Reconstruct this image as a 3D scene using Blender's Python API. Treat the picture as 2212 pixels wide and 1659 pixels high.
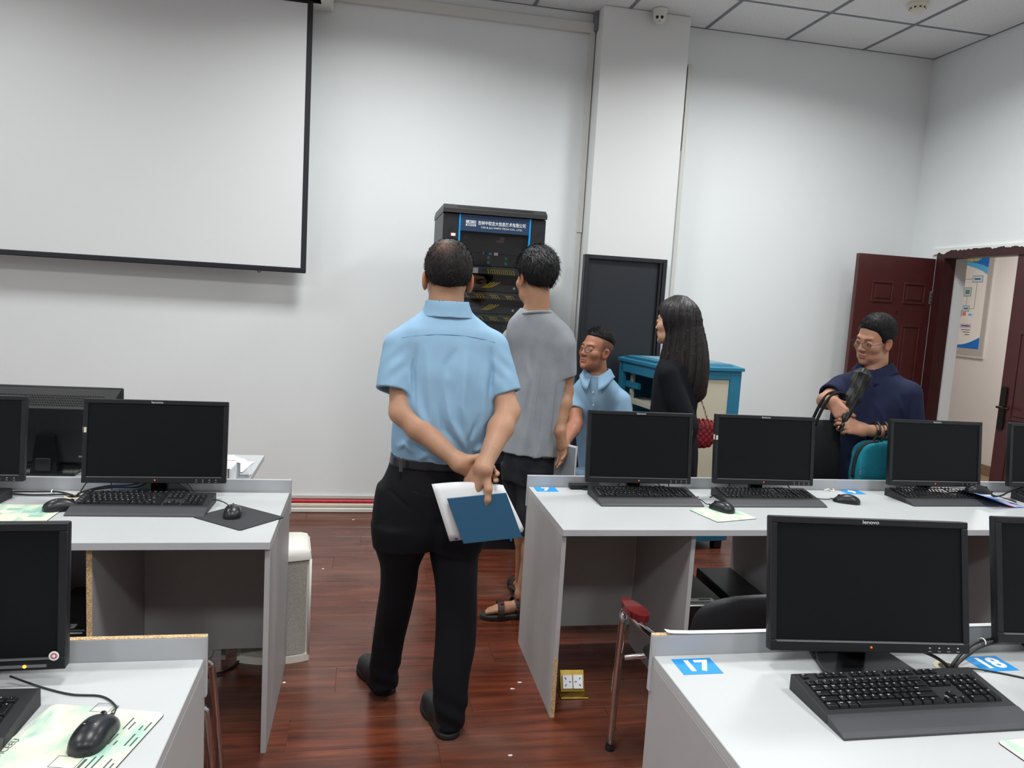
import bpy, bmesh, math, random
import numpy as np
from mathutils import Vector, Matrix

# ------------------------------------------------------------------ clear
for o in list(bpy.data.objects):
    bpy.data.objects.remove(o, do_unlink=True)
scene = bpy.context.scene
COL = scene.collection
random.seed(7)

# ------------------------------------------------------------------ camera
F_PX = 1640.0
PITCH, YAW, ROLL = -0.1129, -0.1916, 0.0592
CAM = Vector((0.0, 0.0, 1.6))
def cam_axes(p, y, r):
    B = np.array([[1, 0, 0], [0, 0, -1], [0, 1, 0]], float)
    c, s, cp, sp = math.cos(y), math.sin(y), math.cos(p), math.sin(p)
    Rz = np.array([[c, -s, 0], [s, c, 0], [0, 0, 1]])
    Rx = np.array([[1, 0, 0], [0, cp, -sp], [0, sp, cp]])
    M = B @ Rx.T @ Rz.T
    cr, sr = math.cos(r), math.sin(r)
    return np.array([[cr, -sr, 0], [sr, cr, 0], [0, 0, 1]]) @ M
_M = cam_axes(PITCH, YAW, ROLL)
cam_data = bpy.data.cameras.new('camera')
cam_data.sensor_fit = 'HORIZONTAL'
cam_data.sensor_width = 36.0
cam_data.lens = F_PX / 2212.0 * 36.0
cam_data.clip_start = 0.05
cam = bpy.data.objects.new('camera', cam_data)
COL.objects.link(cam)
R_, D_, Fw = _M
mw = Matrix(((R_[0], -D_[0], -Fw[0], CAM.x), (R_[1], -D_[1], -Fw[1], CAM.y), (R_[2], -D_[2], -Fw[2], CAM.z), (0, 0, 0, 1)))
cam.matrix_world = mw
scene.camera = cam

# ------------------------------------------------------------------ world and view
world = bpy.data.worlds.new('world')
scene.world = world
world.use_nodes = True
world.node_tree.nodes['Background'].inputs[0].default_value = (0.80, 0.88, 1.0, 1)
world.node_tree.nodes['Background'].inputs[1].default_value = 0.05
scene.view_settings.view_transform = 'Standard'
scene.view_settings.look = 'None'
scene.view_settings.gamma = 1.0
scene.view_settings.use_curve_mapping = False
scene.view_settings.exposure = 0.0
PANEL_POWER = (23.0, 14.0, 18.0)   # watts of each louvred ceiling light, front row to back row
PANEL_SPREAD = 155.0    # their louvres cut the light off towards the upper walls
CORRIDOR_POWER = 50.0

# ------------------------------------------------------------------ helpers: materials
def C(r, g, b):
    return tuple(((v / 255) / 12.92 if v / 255 <= 0.04045 else ((v / 255 + 0.055) / 1.055) ** 2.4) for v in (r, g, b))

def mat(name, col, rough=0.5, metal=0.0, noise=None, bump=None, spec=0.5, emit=None, alpha=None, coat=0.0, sheen=0.0):
    """noise=(scale, amount, detail); bump=(scale, strength[, stretch])"""
    m = bpy.data.materials.new(name); m.use_nodes = True
    nt = m.node_tree; b = nt.nodes['Principled BSDF']
    b.inputs['Base Color'].default_value = (*col, 1)
    b.inputs['Roughness'].default_value = rough
    b.inputs['Metallic'].default_value = metal
    b.inputs['Specular IOR Level'].default_value = spec
    b.inputs['Coat Weight'].default_value = coat
    b.inputs['Sheen Weight'].default_value = sheen
    if emit:
        b.inputs['Emission Color'].default_value = (*emit[0], 1)
        b.inputs['Emission Strength'].default_value = emit[1]
    if alpha is not None:
        b.inputs['Alpha'].default_value = alpha
    if noise or bump:
        tc = nt.nodes.new('ShaderNodeTexCoord')
    if noise:
        n = nt.nodes.new('ShaderNodeTexNoise'); n.inputs['Scale'].default_value = noise[0]
        n.inputs['Detail'].default_value = noise[2] if len(noise) > 2 else 4
        nt.links.new(tc.outputs['Object'], n.inputs['Vector'])
        r = nt.nodes.new('ShaderNodeValToRGB')
        a = noise[1]
        r.color_ramp.elements[0].position = 0.3; r.color_ramp.elements[1].position = 0.7
        r.color_ramp.elements[0].color = (*[max(0, c * (1 - a)) for c in col], 1)
        r.color_ramp.elements[1].color = (*[min(1, c * (1 + a)) for c in col], 1)
        nt.links.new(n.outputs['Fac'], r.inputs['Fac'])
        nt.links.new(r.outputs['Color'], b.inputs['Base Color'])
    if bump:
        n2 = nt.nodes.new('ShaderNodeTexNoise'); n2.inputs['Scale'].default_value = bump[0]
        n2.inputs['Detail'].default_value = 3
        mp = nt.nodes.new('ShaderNodeMapping')
        if len(bump) > 2: mp.inputs['Scale'].default_value = bump[2]
        nt.links.new(tc.outputs['Object'], mp.inputs['Vector'])
        nt.links.new(mp.outputs['Vector'], n2.inputs['Vector'])
        bp = nt.nodes.new('ShaderNodeBump'); bp.inputs['Strength'].default_value = bump[1]
        bp.inputs['Distance'].default_value = 0.004
        nt.links.new(n2.outputs['Fac'], bp.inputs['Height'])
        nt.links.new(bp.outputs['Normal'], b.inputs['Normal'])
    return m

def attr_mat(name, rough=0.5, sss=0.0, spec=0.4, bump=None, sheen=0.0):
    """colour comes from the mesh's own colour attribute 'tint'"""
    m = mat(name, (0.5, 0.5, 0.5), rough=rough, spec=spec, bump=bump, sheen=sheen)
    nt = m.node_tree; b = nt.nodes['Principled BSDF']
    at = nt.nodes.new('ShaderNodeAttribute'); at.attribute_name = 'tint'
    nt.links.new(at.outputs['Color'], b.inputs['Base Color'])
    if sss:
        b.inputs['Subsurface Weight'].default_value = sss
        b.inputs['Subsurface Radius'].default_value = (0.012, 0.005, 0.003)
        b.inputs['Subsurface Scale'].default_value = 0.6
    return m

# ------------------------------------------------------------------ helpers: meshes
def link(o, parent=None):
    COL.objects.link(o)
    if parent is not None: o.parent = parent
    return o

def tag(o, label, cat, group=None):
    o['label'] = label; o['category'] = cat
    if group: o['group'] = group
    return o

def struct(o):
    o['kind'] = 'structure'; return o

def thing(name, label, cat, loc=(0, 0, 0), rz=0.0, group=None):
    o = bpy.data.objects.new(name, None); COL.objects.link(o)
    o.empty_display_size = 0.1
    o.location = loc; o.rotation_euler = (0, 0, rz)
    return tag(o, label, cat, group)

def mesh_obj(name, me, m, parent=None, smooth=False):
    o = bpy.data.objects.new(name, me)
    if m is not None and not me.materials:
        me.materials.append(m)
    if smooth:
        me.polygons.foreach_set('use_smooth', [True] * len(me.polygons))
    return link(o, parent)

def from_bm(name, bm, m, parent=None, smooth=False, angle=None):
    me = bpy.data.meshes.new(name); bm.to_mesh(me); bm.free()
    o = mesh_obj(name, me, m, parent, smooth or angle is not None)
    if angle is not None:
        me.set_sharp_from_angle(angle=math.radians(angle))
    return o

def bm_box(bm, a, b, bevel=0.0, seg=1, mtx=None):
    ret = bmesh.ops.create_cube(bm, size=1.0)
    vs = ret['verts']
    for v in vs:
        v.co = Vector(((a[i] + b[i]) / 2 + v.co[i] * (b[i] - a[i]) for i in range(3)))
    if bevel > 0:
        es = list({e for v in vs for e in v.link_edges})
        r = bmesh.ops.bevel(bm, geom=es, offset=bevel, segments=seg, profile=0.5, affect='EDGES', clamp_overlap=True)
        vs = list({v for f in r['faces'] for v in f.verts} | {v for v in vs if v.is_valid})
    if mtx is not None:
        bmesh.ops.transform(bm, matrix=mtx, verts=[v for v in vs if v.is_valid])
    return vs

def box(name, a, b, m, parent=None, bevel=0.0, seg=1, mtx=None):
    bm = bmesh.new(); bm_box(bm, a, b, bevel, seg, mtx)
    return from_bm(name, bm, m, parent, angle=35 if bevel > 0 else None)

def boxes(name, lst, m, parent=None, bevel=0.0):
    bm = bmesh.new()
    for a, b in lst: bm_box(bm, a, b, bevel)
    return from_bm(name, bm, m, parent, angle=35 if bevel > 0 else None)

def catmull(pts, n=8):
    P = [Vector(p) for p in pts]
    if len(P) < 3: return P
    out = []
    for i in range(len(P) - 1):
        p0 = P[i - 1] if i > 0 else P[i] * 2 - P[i + 1]
        p1, p2 = P[i], P[i + 1]
        p3 = P[i + 2] if i + 2 < len(P) else P[i + 1] * 2 - P[i]
        for k in range(n):
            t = k / n
            out.append(0.5 * ((2 * p1) + (p2 - p0) * t + (2 * p0 - 5 * p1 + 4 * p2 - p3) * t * t + (3 * p1 - p0 - 3 * p2 + p3) * t ** 3))
    out.append(P[-1])
    return out

def bm_tube(bm, pts, r, seg=8, n=8, cap=True, rs=None):
    path = catmull(pts, n) if n > 1 else [Vector(p) for p in pts]
    rings = []; up = Vector((0, 0, 1))
    prev = None
    for i, p in enumerate(path):
        d = (path[min(i + 1, len(path) - 1)] - path[max(i - 1, 0)]).normalized()
        if prev is None:
            u = d.cross(up)
            if u.length < 1e-3: u = d.cross(Vector((1, 0, 0)))
            u.normalize()
        else:
            u = (prev - d * prev.dot(d)).normalized()
        prev = u
        w = d.cross(u)
        rr = r if rs is None else float(np.interp(i / (len(path) - 1), np.linspace(0, 1, len(rs)), rs))
        rings.append([bm.verts.new(p + (u * math.cos(2 * math.pi * k / seg) + w * math.sin(2 * math.pi * k / seg)) * rr) for k in range(seg)])
    for a, b in zip(rings, rings[1:]):
        for k in range(seg):
            bm.faces.new((a[k], a[(k + 1) % seg], b[(k + 1) % seg], b[k]))
    if cap:
        bm.faces.new(rings[0][::-1]); bm.faces.new(rings[-1])

def tube(name, pts, r, m, parent=None, seg=8, n=8, rs=None):
    bm = bmesh.new(); bm_tube(bm, pts, r, seg, n, rs=rs)
    bmesh.ops.recalc_face_normals(bm, faces=bm.faces)
    return from_bm(name, bm, m, parent, smooth=True)

def bm_lathe(bm, prof, seg=24, mtx=None):
    """prof: list of (radius, z)"""
    rings = []
    for r, z in prof:
        if r < 1e-6:
            rings.append([bm.verts.new((0, 0, z))])
        else:
            rings.append([bm.verts.new((r * math.cos(2 * math.pi * k / seg), r * math.sin(2 * math.pi * k / seg), z)) for k in range(seg)])
    for a, b in zip(rings, rings[1:]):
        for k in range(seg):
            k2 = (k + 1) % seg
            if len(a) == 1 and len(b) > 1: bm.faces.new((a[0], b[k2], b[k]))
            elif len(b) == 1 and len(a) > 1: bm.faces.new((a[k], a[k2], b[0]))
            elif len(a) > 1: bm.faces.new((a[k], a[k2], b[k2], b[k]))
    bmesh.ops.recalc_face_normals(bm, faces=bm.faces)
    if mtx is not None:
        bmesh.ops.transform(bm, matrix=mtx, verts=[v for r in rings for v in r])

def lathe(name, prof, m, parent=None, seg=24, mtx=None, angle=40):
    bm = bmesh.new(); bm_lathe(bm, prof, seg, mtx)
    return from_bm(name, bm, m, parent, angle=angle)

def bm_prism(bm, poly, z0, z1, mtx=None):
    lo = [bm.verts.new((x, y, z0)) for x, y in poly]
    hi = [bm.verts.new((x, y, z1)) for x, y in poly]
    bm.faces.new(lo[::-1]); bm.faces.new(hi)
    n = len(poly)
    for k in range(n):
        bm.faces.new((lo[k], lo[(k + 1) % n], hi[(k + 1) % n], hi[k]))
    bmesh.ops.recalc_face_normals(bm, faces=bm.faces)
    if mtx is not None: bmesh.ops.transform(bm, matrix=mtx, verts=lo + hi)

def prism(name, poly, z0, z1, m, parent=None, mtx=None, angle=None):
    bm = bmesh.new(); bm_prism(bm, poly, z0, z1, mtx)
    return from_bm(name, bm, m, parent, angle=angle)

def round_rect(x0, y0, x1, y1, r, n=5):
    out = []
    for cx, cy, a0 in ((x1 - r, y0 + r, -90), (x1 - r, y1 - r, 0), (x0 + r, y1 - r, 90), (x0 + r, y0 + r, 180)):
        for k in range(n + 1):
            a = math.radians(a0 + 90 * k / n)
            out.append((cx + r * math.cos(a), cy + r * math.sin(a)))
    return out

def text_mesh(body, size, extrude=0.0003, align='CENTER', bold=0.0, xs=1.0):
    cu = bpy.data.curves.new('txt', 'FONT'); cu.body = body; cu.size = size
    cu.extrude = extrude; cu.align_x = align; cu.align_y = 'CENTER'; cu.offset = bold
    cu.resolution_u = 3
    o = bpy.data.objects.new('txt', cu); COL.objects.link(o)
    dg = bpy.context.evaluated_depsgraph_get()
    me = bpy.data.meshes.new_from_object(o.evaluated_get(dg))
    bpy.data.objects.remove(o, do_unlink=True)
    if xs != 1.0: me.transform(Matrix.Diagonal((xs, 1, 1, 1)))
    return me

def text(name, body, size, m, mtx, parent=None, **k):
    me = text_mesh(body, size, **k)
    me.transform(mtx); me.materials.clear()
    return mesh_obj(name, me, m, parent)

FRONT = Matrix.Rotation(math.radians(90), 4, 'X')       # text facing -Y, upright
def T(x, y, z): return Matrix.Translation((x, y, z))
def RX(d): return Matrix.Rotation(math.radians(d), 4, 'X')
def RY(d): return Matrix.Rotation(math.radians(d), 4, 'Y')
def RZ(d): return Matrix.Rotation(math.radians(d), 4, 'Z')

def copy_tree(o, parent=None):
    c = o.copy(); COL.objects.link(c)
    if parent is not None: c.parent = parent
    for ch in list(o.children): copy_tree(ch, c)
    return c

# ------------------------------------------------------------------ shared materials
M = {}
M['wall'] = mat('wall_paint', C(233, 237, 238), 0.75, bump=(60, 0.06), noise=(1.2, 0.012))
M['pillar'] = mat('pillar_paint', C(228, 230, 230), 0.6, bump=(60, 0.05))
M['ceiling_dark'] = mat('grid_bar_paint', C(120, 126, 134), 0.5)
M['white_plastic'] = mat('white_plastic', C(228, 228, 222), 0.45)
M['cream_plastic'] = mat('cream_plastic', C(226, 222, 204), 0.5)
M['trunking'] = mat('trunking', C(214, 214, 210), 0.5)
M['desk_white'] = mat('desk_laminate', C(186, 189, 190), 0.35, bump=(300, 0.02), noise=(6, 0.012))
M['desk_grey'] = mat('desk_grey_edge', C(180, 182, 186), 0.45, noise=(8, 0.03))
M['desk_side'] = mat('desk_side_panel', C(172, 171, 172), 0.5, noise=(7, 0.02))
M['black'] = mat('black_plastic', C(22, 23, 26), 0.42, bump=(700, 0.05))
M['black_gloss'] = mat('black_gloss_plastic', C(22, 23, 26), 0.18)
M['bezel'] = mat('bezel_plastic', C(21, 23, 28), 0.42, bump=(900, 0.05))
M['screen'] = mat('screen_glass', C(17, 20, 22), 0.45, spec=0.16)
M['key'] = mat('key_plastic', C(20, 21, 24), 0.34)
M['key_base'] = mat('keyboard_plastic', C(30, 31, 34), 0.5, bump=(900, 0.06))
M['palm'] = mat('palm_rest_plastic', C(56, 57, 62), 0.55, bump=(900, 0.08))
M['legend'] = mat('legend_print', C(205, 208, 212), 0.6)
M['silver'] = mat('silver_trim', C(150, 152, 156), 0.35, metal=0.6)
M['chrome'] = mat('chrome', C(205, 200, 200), 0.12, metal=1.0)
M['led'] = mat('led_orange', C(255, 90, 20), 0.4, emit=(C(255, 80, 20), 1.6))
M['led_amber'] = mat('led_amber', C(255, 190, 60), 0.4, emit=(C(255, 150, 30), 6.0))
M['print_white'] = mat('print_white', C(235, 238, 240), 0.6)
M['tag_blue'] = mat('tag_blue', C(22, 140, 212), 0.5)
M['paper'] = mat('paper', C(226, 229, 232), 0.7)
M['cable'] = mat('cable_rubber', C(28, 29, 31), 0.5)
M['pale_tag'] = mat('pale_sticker', C(214, 208, 186), 0.6)
M['black_metal'] = mat('black_powder_coat', C(25, 27, 32), 0.45, bump=(500, 0.08))
M['red'] = mat('red_paint', C(198, 36, 48), 0.4, noise=(25, 0.12))

def chipboard():
    m = mat('chipboard', C(196, 168, 128), 0.85)
    nt = m.node_tree; b = nt.nodes['Principled BSDF']
    tc = nt.nodes.new('ShaderNodeTexCoord')
    v = nt.nodes.new('ShaderNodeTexVoronoi'); v.inputs['Scale'].default_value = 320
    nt.links.new(tc.outputs['Object'], v.inputs['Vector'])
    r = nt.nodes.new('ShaderNodeValToRGB')
    r.color_ramp.elements[0].color = (*C(132, 102, 66), 1); r.color_ramp.elements[1].color = (*C(222, 200, 164), 1)
    e = r.color_ramp.elements.new(0.5); e.color = (*C(196, 166, 122), 1)
    nt.links.new(v.outputs['Color'], r.inputs['Fac'])
    nt.links.new(r.outputs['Color'], b.inputs['Base Color'])
    return m
M['chip'] = chipboard()
# ================================================================== THE ROOM
X0, X1, Y0, Y1, ZC = -4.0, 4.25, -5.6, 5.47, 3.63
WT = 0.20

def plank_mat():
    m = bpy.data.materials.new('laminate_plank'); m.use_nodes = True
    nt = m.node_tree; b = nt.nodes['Principled BSDF']; L = nt.links.new
    tc = nt.nodes.new('ShaderNodeTexCoord'); oi = nt.nodes.new('ShaderNodeObjectInfo')
    geo = nt.nodes.new('ShaderNodeNewGeometry')
    cmb = nt.nodes.new('ShaderNodeVectorMath'); cmb.operation = 'SCALE'; cmb.inputs['Scale'].default_value = 37.0
    cx = nt.nodes.new('ShaderNodeCombineXYZ')
    L(oi.outputs['Random'], cx.inputs[0]); L(oi.outputs['Random'], cx.inputs[1])
    L(cx.outputs[0], cmb.inputs[0])
    add = nt.nodes.new('ShaderNodeVectorMath'); add.operation = 'ADD'
    L(geo.outputs['Position'], add.inputs[0]); L(cmb.outputs[0], add.inputs[1])
    mp = nt.nodes.new('ShaderNodeMapping'); mp.inputs['Scale'].default_value = (1.1, 15, 1)
    L(add.outputs[0], mp.inputs['Vector'])
    n1 = nt.nodes.new('ShaderNodeTexNoise'); n1.inputs['Scale'].default_value = 1.6; n1.inputs['Detail'].default_value = 7
    n1.inputs['Roughness'].default_value = 0.62; n1.inputs['Distortion'].default_value = 0.5
    L(mp.outputs[0], n1.inputs['Vector'])
    r = nt.nodes.new('ShaderNodeValToRGB')
    els = r.color_ramp.elements
    els[0].position = 0.30; els[0].color = (*C(60, 27, 17), 1)
    els[1].position = 0.78; els[1].color = (*C(132, 68, 42), 1)
    e = els.new(0.50); e.color = (*C(94, 44, 27), 1)
    e = els.new(0.62); e.color = (*C(112, 55, 34), 1)
    L(n1.outputs['Fac'], r.inputs['Fac'])
    mix = nt.nodes.new('ShaderNodeMix'); mix.data_type = 'RGBA'; mix.blend_type = 'MULTIPLY'
    mr = nt.nodes.new('ShaderNodeMapRange'); mr.inputs['To Min'].default_value = 0.88; mr.inputs['To Max'].default_value = 1.10
    L(oi.outputs['Random'], mr.inputs['Value'])
    L(r.outputs['Color'], mix.inputs[6]); L(mr.outputs['Result'], mix.inputs[7]); mix.inputs[0].default_value = 1.0
    # dust lying on the boards
    n2 = nt.nodes.new('ShaderNodeTexNoise'); n2.inputs['Scale'].default_value = 2.2; n2.inputs['Detail'].default_value = 2
    L(geo.outputs['Position'], n2.inputs['Vector'])
    r2 = nt.nodes.new('ShaderNodeValToRGB'); r2.color_ramp.elements[0].position = 0.30; r2.color_ramp.elements[1].position = 1.0; r2.color_ramp.interpolation = 'EASE'
    r2.color_ramp.elements[1].color = (0.20, 0.20, 0.20, 1)
    L(n2.outputs['Fac'], r2.inputs['Fac'])
    mx2 = nt.nodes.new('ShaderNodeMix'); mx2.data_type = 'RGBA'
    L(r2.outputs['Color'], mx2.inputs[0]); L(mix.outputs[2], mx2.inputs[6]); mx2.inputs[7].default_value = (*C(176, 156, 142), 1)
    L(mx2.outputs[2], b.inputs['Base Color'])
    rr = nt.nodes.new('ShaderNodeMapRange'); rr.inputs['To Min'].default_value = 0.17; rr.inputs['To Max'].default_value = 0.36
    L(n2.outputs['Fac'], rr.inputs['Value']); L(rr.outputs['Result'], b.inputs['Roughness'])
    b.inputs['Specular IOR Level'].default_value = 0.5
    bp = nt.nodes.new('ShaderNodeBump'); bp.inputs['Strength'].default_value = 0.06; bp.inputs['Distance'].default_value = 0.002
    L(n1.outputs['Fac'], bp.inputs['Height']); L(bp.outputs['Normal'], b.inputs['Normal'])
    return m
M['plank'] = plank_mat()
floor = struct(box('floor', (X0, Y0, -0.12), (X1, Y1, -0.006), mat('underlay', C(128, 84, 62), 0.8)))
PW, PL = 0.195, 1.21
bm = bmesh.new(); bm_box(bm, (0, 0, -0.008), (PL - 0.0016, PW - 0.0016, 0.0), 0.0006)
plank_me = bpy.data.meshes.new('plank'); bm.to_mesh(plank_me); bm.free(); plank_me.materials.append(M['plank'])
box('board_field', (X0, Y0, -0.0055), (X1, -0.62, -0.0005), M['plank'], floor)
rowi = 0; yy = Y1 - PW
while yy > -0.6:
    x = X0 - PL + (rowi * 0.437 % 1.0) * PL
    while x < X1:
        xa, xb, ya = max(x, X0), min(x + PL, X1), max(yy, Y0)
        if xb - xa > 0.02:
            if xb - xa > PL - 1e-4 and ya == yy: me = plank_me; loc = (x, yy, 0)
            else:
                bm = bmesh.new(); bm_box(bm, (0, 0, -0.008), (xb - xa - 0.0016, yy + PW - ya - 0.0016, 0.0), 0.0006)
                me = bpy.data.meshes.new('plank'); bm.to_mesh(me); bm.free(); me.materials.append(M['plank']); loc = (xa, ya, 0)
            o = bpy.data.objects.new('plank', me); COL.objects.link(o); o.location = loc; o.parent = floor
        x += PL
    yy -= PW; rowi += 1

# walls
struct(box('wall_front', (X0 - WT, Y1, -0.12), (X1 + WT, Y1 + WT, ZC + 0.25), M['wall']))
struct(box('wall_left', (X0 - WT, Y0, -0.12), (X0, Y1, ZC + 0.25), M['wall']))
struct(box('wall_back', (X0 - WT, Y0 - WT, -0.12), (X1 + WT, Y0, ZC + 0.25), M['wall']))
DY0, DY1, DZ = 3.80, 5.10, 2.09      # door opening in the right wall
struct(boxes('wall_right', [((X1, Y0, -0.12), (X1 + WT, DY0, ZC + 0.25)), ((X1, DY1, -0.12), (X1 + WT, Y1, ZC + 0.25)),
                            ((X1, DY0, DZ + 0.05), (X1 + WT, DY1, ZC + 0.25))], M['wall']))
struct(box('wall_pillar', (1.515, 5.285, 0), (2.15, Y1, ZC), M['pillar']))

# suspended ceiling: slab, bars and one object per tile
struct(box('ceiling', (X0, Y0, ZC + 0.03), (X1, Y1, ZC + 0.2), M['wall']))
ceil = bpy.data.objects['ceiling']
CP = 0.6425
tile_m = mat('ceiling_tile', C(232, 234, 234), 0.9, bump=(55, 0.5), noise=(70, 0.05, 6))
LIGHT_X, LIGHT_Y = (-2.4745, 0.0955, 2.6655), (3.9412, 1.3712, -1.1988)
xs = [2.345 + CP * k for k in range(-11, 4)]; ys = [4.905 - CP * k for k in range(-1, 18)]
xs = sorted({min(max(v, X0), X1) for v in xs}); ys = sorted({min(max(v, Y0), Y1) for v in ys})
tile_cache = {}
for xa, xb in zip(xs, xs[1:]):
    for ya, yb in zip(ys, ys[1:]):
        if xb - xa < 0.05 or yb - ya < 0.05: continue
        if any(xa < lx < xb for lx in LIGHT_X) and any(ya < ly < yb for ly in LIGHT_Y): continue
        key = (round(xb - xa, 3), round(yb - ya, 3))
        if key not in tile_cache:
            bm = bmesh.new(); bm_box(bm, (0.008, 0.008, 0), (key[0] - 0.008, key[1] - 0.008, 0.014), 0.003)
            me = bpy.data.meshes.new('ceiling_tile'); bm.to_mesh(me); bm.free(); me.materials.append(tile_m); tile_cache[key] = me
        o = bpy.data.objects.new('ceiling_tile', tile_cache[key]); COL.objects.link(o)
        o.location = (xa, ya, ZC + 0.004); o.parent = ceil
for v in xs: box('grid_bar', (v - 0.012 if v > X0 else v, Y0, ZC), (v + 0.012 if v < X1 else v, Y1, ZC + 0.03), M['ceiling_dark'], ceil)
for v in ys: box('grid_bar', (X0, v - 0.010 if v > Y0 else v, ZC + 0.001), (X1, v + 0.010 if v < Y1 else v, ZC + 0.031), M['ceiling_dark'], ceil)

# recessed light panels (all of them over and behind the photographer's field of view)
pan_m = mat('light_panel', (1, 1, 1), 0.5, emit=((0.93, 0.97, 1.0), 2.0))
proto = None; c = None
spots = {-2.4745: 'on the screen side', 0.0955: 'over the aisle', 2.6655: 'on the door side'}
rows_ = {3.9412: 'first row of desks', 1.3712: 'second row of desks', -1.1988: 'third row of desks'}
for lx in LIGHT_X:
    for ly in LIGHT_Y:
        lab = 'square white ceiling light panel %s, above the %s' % (spots[lx], rows_[ly])
        if proto is None:
            proto = thing('ceiling_light', lab, 'light', (lx, ly, ZC), 0, 'square ceiling light panels')
            boxes('frame', [((-0.31, -0.31, 0), (0.31, -0.29, 0.02)), ((-0.31, 0.29, 0), (0.31, 0.31, 0.02)), ((-0.31, -0.29, 0), (-0.29, 0.29, 0.02)), ((0.29, -0.29, 0), (0.31, 0.29, 0.02))], M['white_plastic'], proto)
            box('diffuser', (-0.29, -0.29, 0.004), (0.29, 0.29, 0.012), pan_m, proto)
        else:
            c = copy_tree(proto); c.location = (lx, ly, ZC); c['label'] = lab
        ld = bpy.data.lights.new('panel_lamp', 'AREA'); ld.shape = 'SQUARE'; ld.size = 0.56
        ld.energy = PANEL_POWER[LIGHT_Y.index(ly)]; ld.color = (0.97, 0.985, 0.975); ld.spread = math.radians(PANEL_SPREAD)
        lo = bpy.data.objects.new('panel_lamp', ld); COL.objects.link(lo); lo.location = (0, 0, 0.002)
        lo.parent = proto if c is None else c

# trims: trunking by the pillar, along the ceiling and along the skirting
t1 = struct(box('trim_1', (1.472, 5.44, 2.10), (1.508, Y1, 3.54), M['trunking'], bevel=0.003))
struct(box('trim_2', (1.474, 5.445, 0.05), (1.504, Y1, 2.098), M['trunking'], bevel=0.003))
struct(box('trim_3', (-0.9, 5.43, 3.49), (1.50, Y1, 3.56), M['trunking'], bevel=0.004))
struct(box('trim_4', (1.490, 5.40, 3.50), (1.515, Y1, ZC), M['ceiling_dark'], bevel=0.003))
struct(box('trim_5', (2.215, 5.42, 0.05), (2.245, Y1, 3.36), M['trunking'], bevel=0.002))
struct(box('trim_6', (2.207, 5.43, 2.75), (2.2145, Y1, 3.34), M['black'], bevel=0.0))
struct(box('trim_7', (-2.0, 5.25, 3.42), (-0.30, Y1 - 0.002, 3.56), M['white_plastic'], bevel=0.01))
bb = struct(box('baseboard_front', (X0, 5.455, 0.092), (1.515, Y1, 0.118), mat('skirting_cap', C(206, 204, 198), 0.5), bevel=0.003))
tube('red_pipe', [(X0 + 0.02, 5.447, 0.077), (0, 5.447, 0.076), (1.51, 5.447, 0.077)], 0.0125, M['red'], bb, n=4, seg=10)
box('cable_duct', (X0, 5.43, 0.036), (1.51, Y1, 0.063), mat('duct_cream', C(222, 212, 196), 0.5), bb, bevel=0.006)
box('lower_duct', (X0, 5.42, 0.0), (1.51, Y1, 0.033), mat('duct_grey', C(222, 222, 214), 0.45), bb, bevel=0.006)
struct(box('baseboard_right', (2.15, 5.455, 0.0), (X1, Y1, 0.09), M['trunking'], bevel=0.003))

# ------------------------------------------------------------------ door, frame, corridor
wood = mat('red_brown_door', C(72, 29, 28), 0.36, noise=(14, 0.10), bump=(120, 0.08, (1, 1, 0.12)), coat=0.12)
wood_d = mat('dark_door_frame', C(58, 22, 22), 0.42, noise=(14, 0.15))
fr = struct(boxes('trim_8', [((X1 - 0.012, DY1 - 0.012, 0), (X1 + 0.09, DY1 + 0.07, DZ + 0.06)), ((X1 - 0.012, DY0 - 0.07, 0), (X1 + 0.09, DY0 + 0.012, DZ + 0.06)),
                             ((X1 - 0.012, DY0 + 0.012, DZ - 0.006), (X1 + 0.09, DY1 - 0.012, DZ + 0.058))], wood_d))
# broken plaster along the lintel: small chips of white filler
bm = bmesh.new(); rnd = random.Random(3)
y = DY0 - 0.06; dep = 0.02
while y < DY1 + 0.09:
    w = rnd.uniform(0.012, 0.03); n2 = min(0.042, max(0.004, dep + rnd.uniform(-0.012, 0.012)))
    bm_prism(bm, [(y, -dep), (y + w * 0.55, -(dep + n2) / 2 - rnd.uniform(-.004, .006)), (y + w + 0.0005, -n2), (y + w + 0.0005, 0.012), (y, 0.012)], -0.016, 0.0, Matrix(((0, 0, 1, X1), (1, 0, 0, 0), (0, 1, 0, DZ + 0.060), (0, 0, 0, 1))))
    y += w; dep = n2
from_bm('plaster_chip', bm, mat('plaster', C(238, 238, 236), 0.9), fr)['kind'] = 'stuff'

def panel_door(name, label, w, h, panels, loc, rz, handle=None):
    """leaf in local coords: x 0..w, faces -y, thickness 0.04"""
    t = struct(bpy.data.objects.new(name, None)); COL.objects.link(t); t.location = loc; t.rotation_euler = (0, 0, rz)
    t['label'] = label
    box('leaf', (0, 0, 0.008), (w, 0.04, h), wood, t, bevel=0.003)
    for (a0, z0, a1, z1) in panels:
        fr = boxes('moulding', [((a0, -0.007, z0), (a1, 0.001, z0 + 0.016)), ((a0, -0.007, z1 - 0.016), (a1, 0.001, z1)),
                                ((a0, -0.007, z0 + 0.016), (a0 + 0.016, 0.001, z1 - 0.016)), ((a1 - 0.016, -0.007, z0 + 0.016), (a1, 0.001, z1 - 0.016))], wood, t, bevel=0.003)
        box('panel', (a0 + 0.03, -0.006, z0 + 0.03), (a1 - 0.03, 0.001, z1 - 0.03), wood, t, bevel=0.004)
    return t
pn = [(0.13, 1.73, 0.32, 1.89), (0.405, 1.73, 0.60, 1.89), (0.13, 0.95, 0.30, 1.57), (0.42, 0.95, 0.59, 1.57), (0.13, 0.2, 0.30, 0.85), (0.42, 0.2, 0.59, 0.85)]
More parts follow.
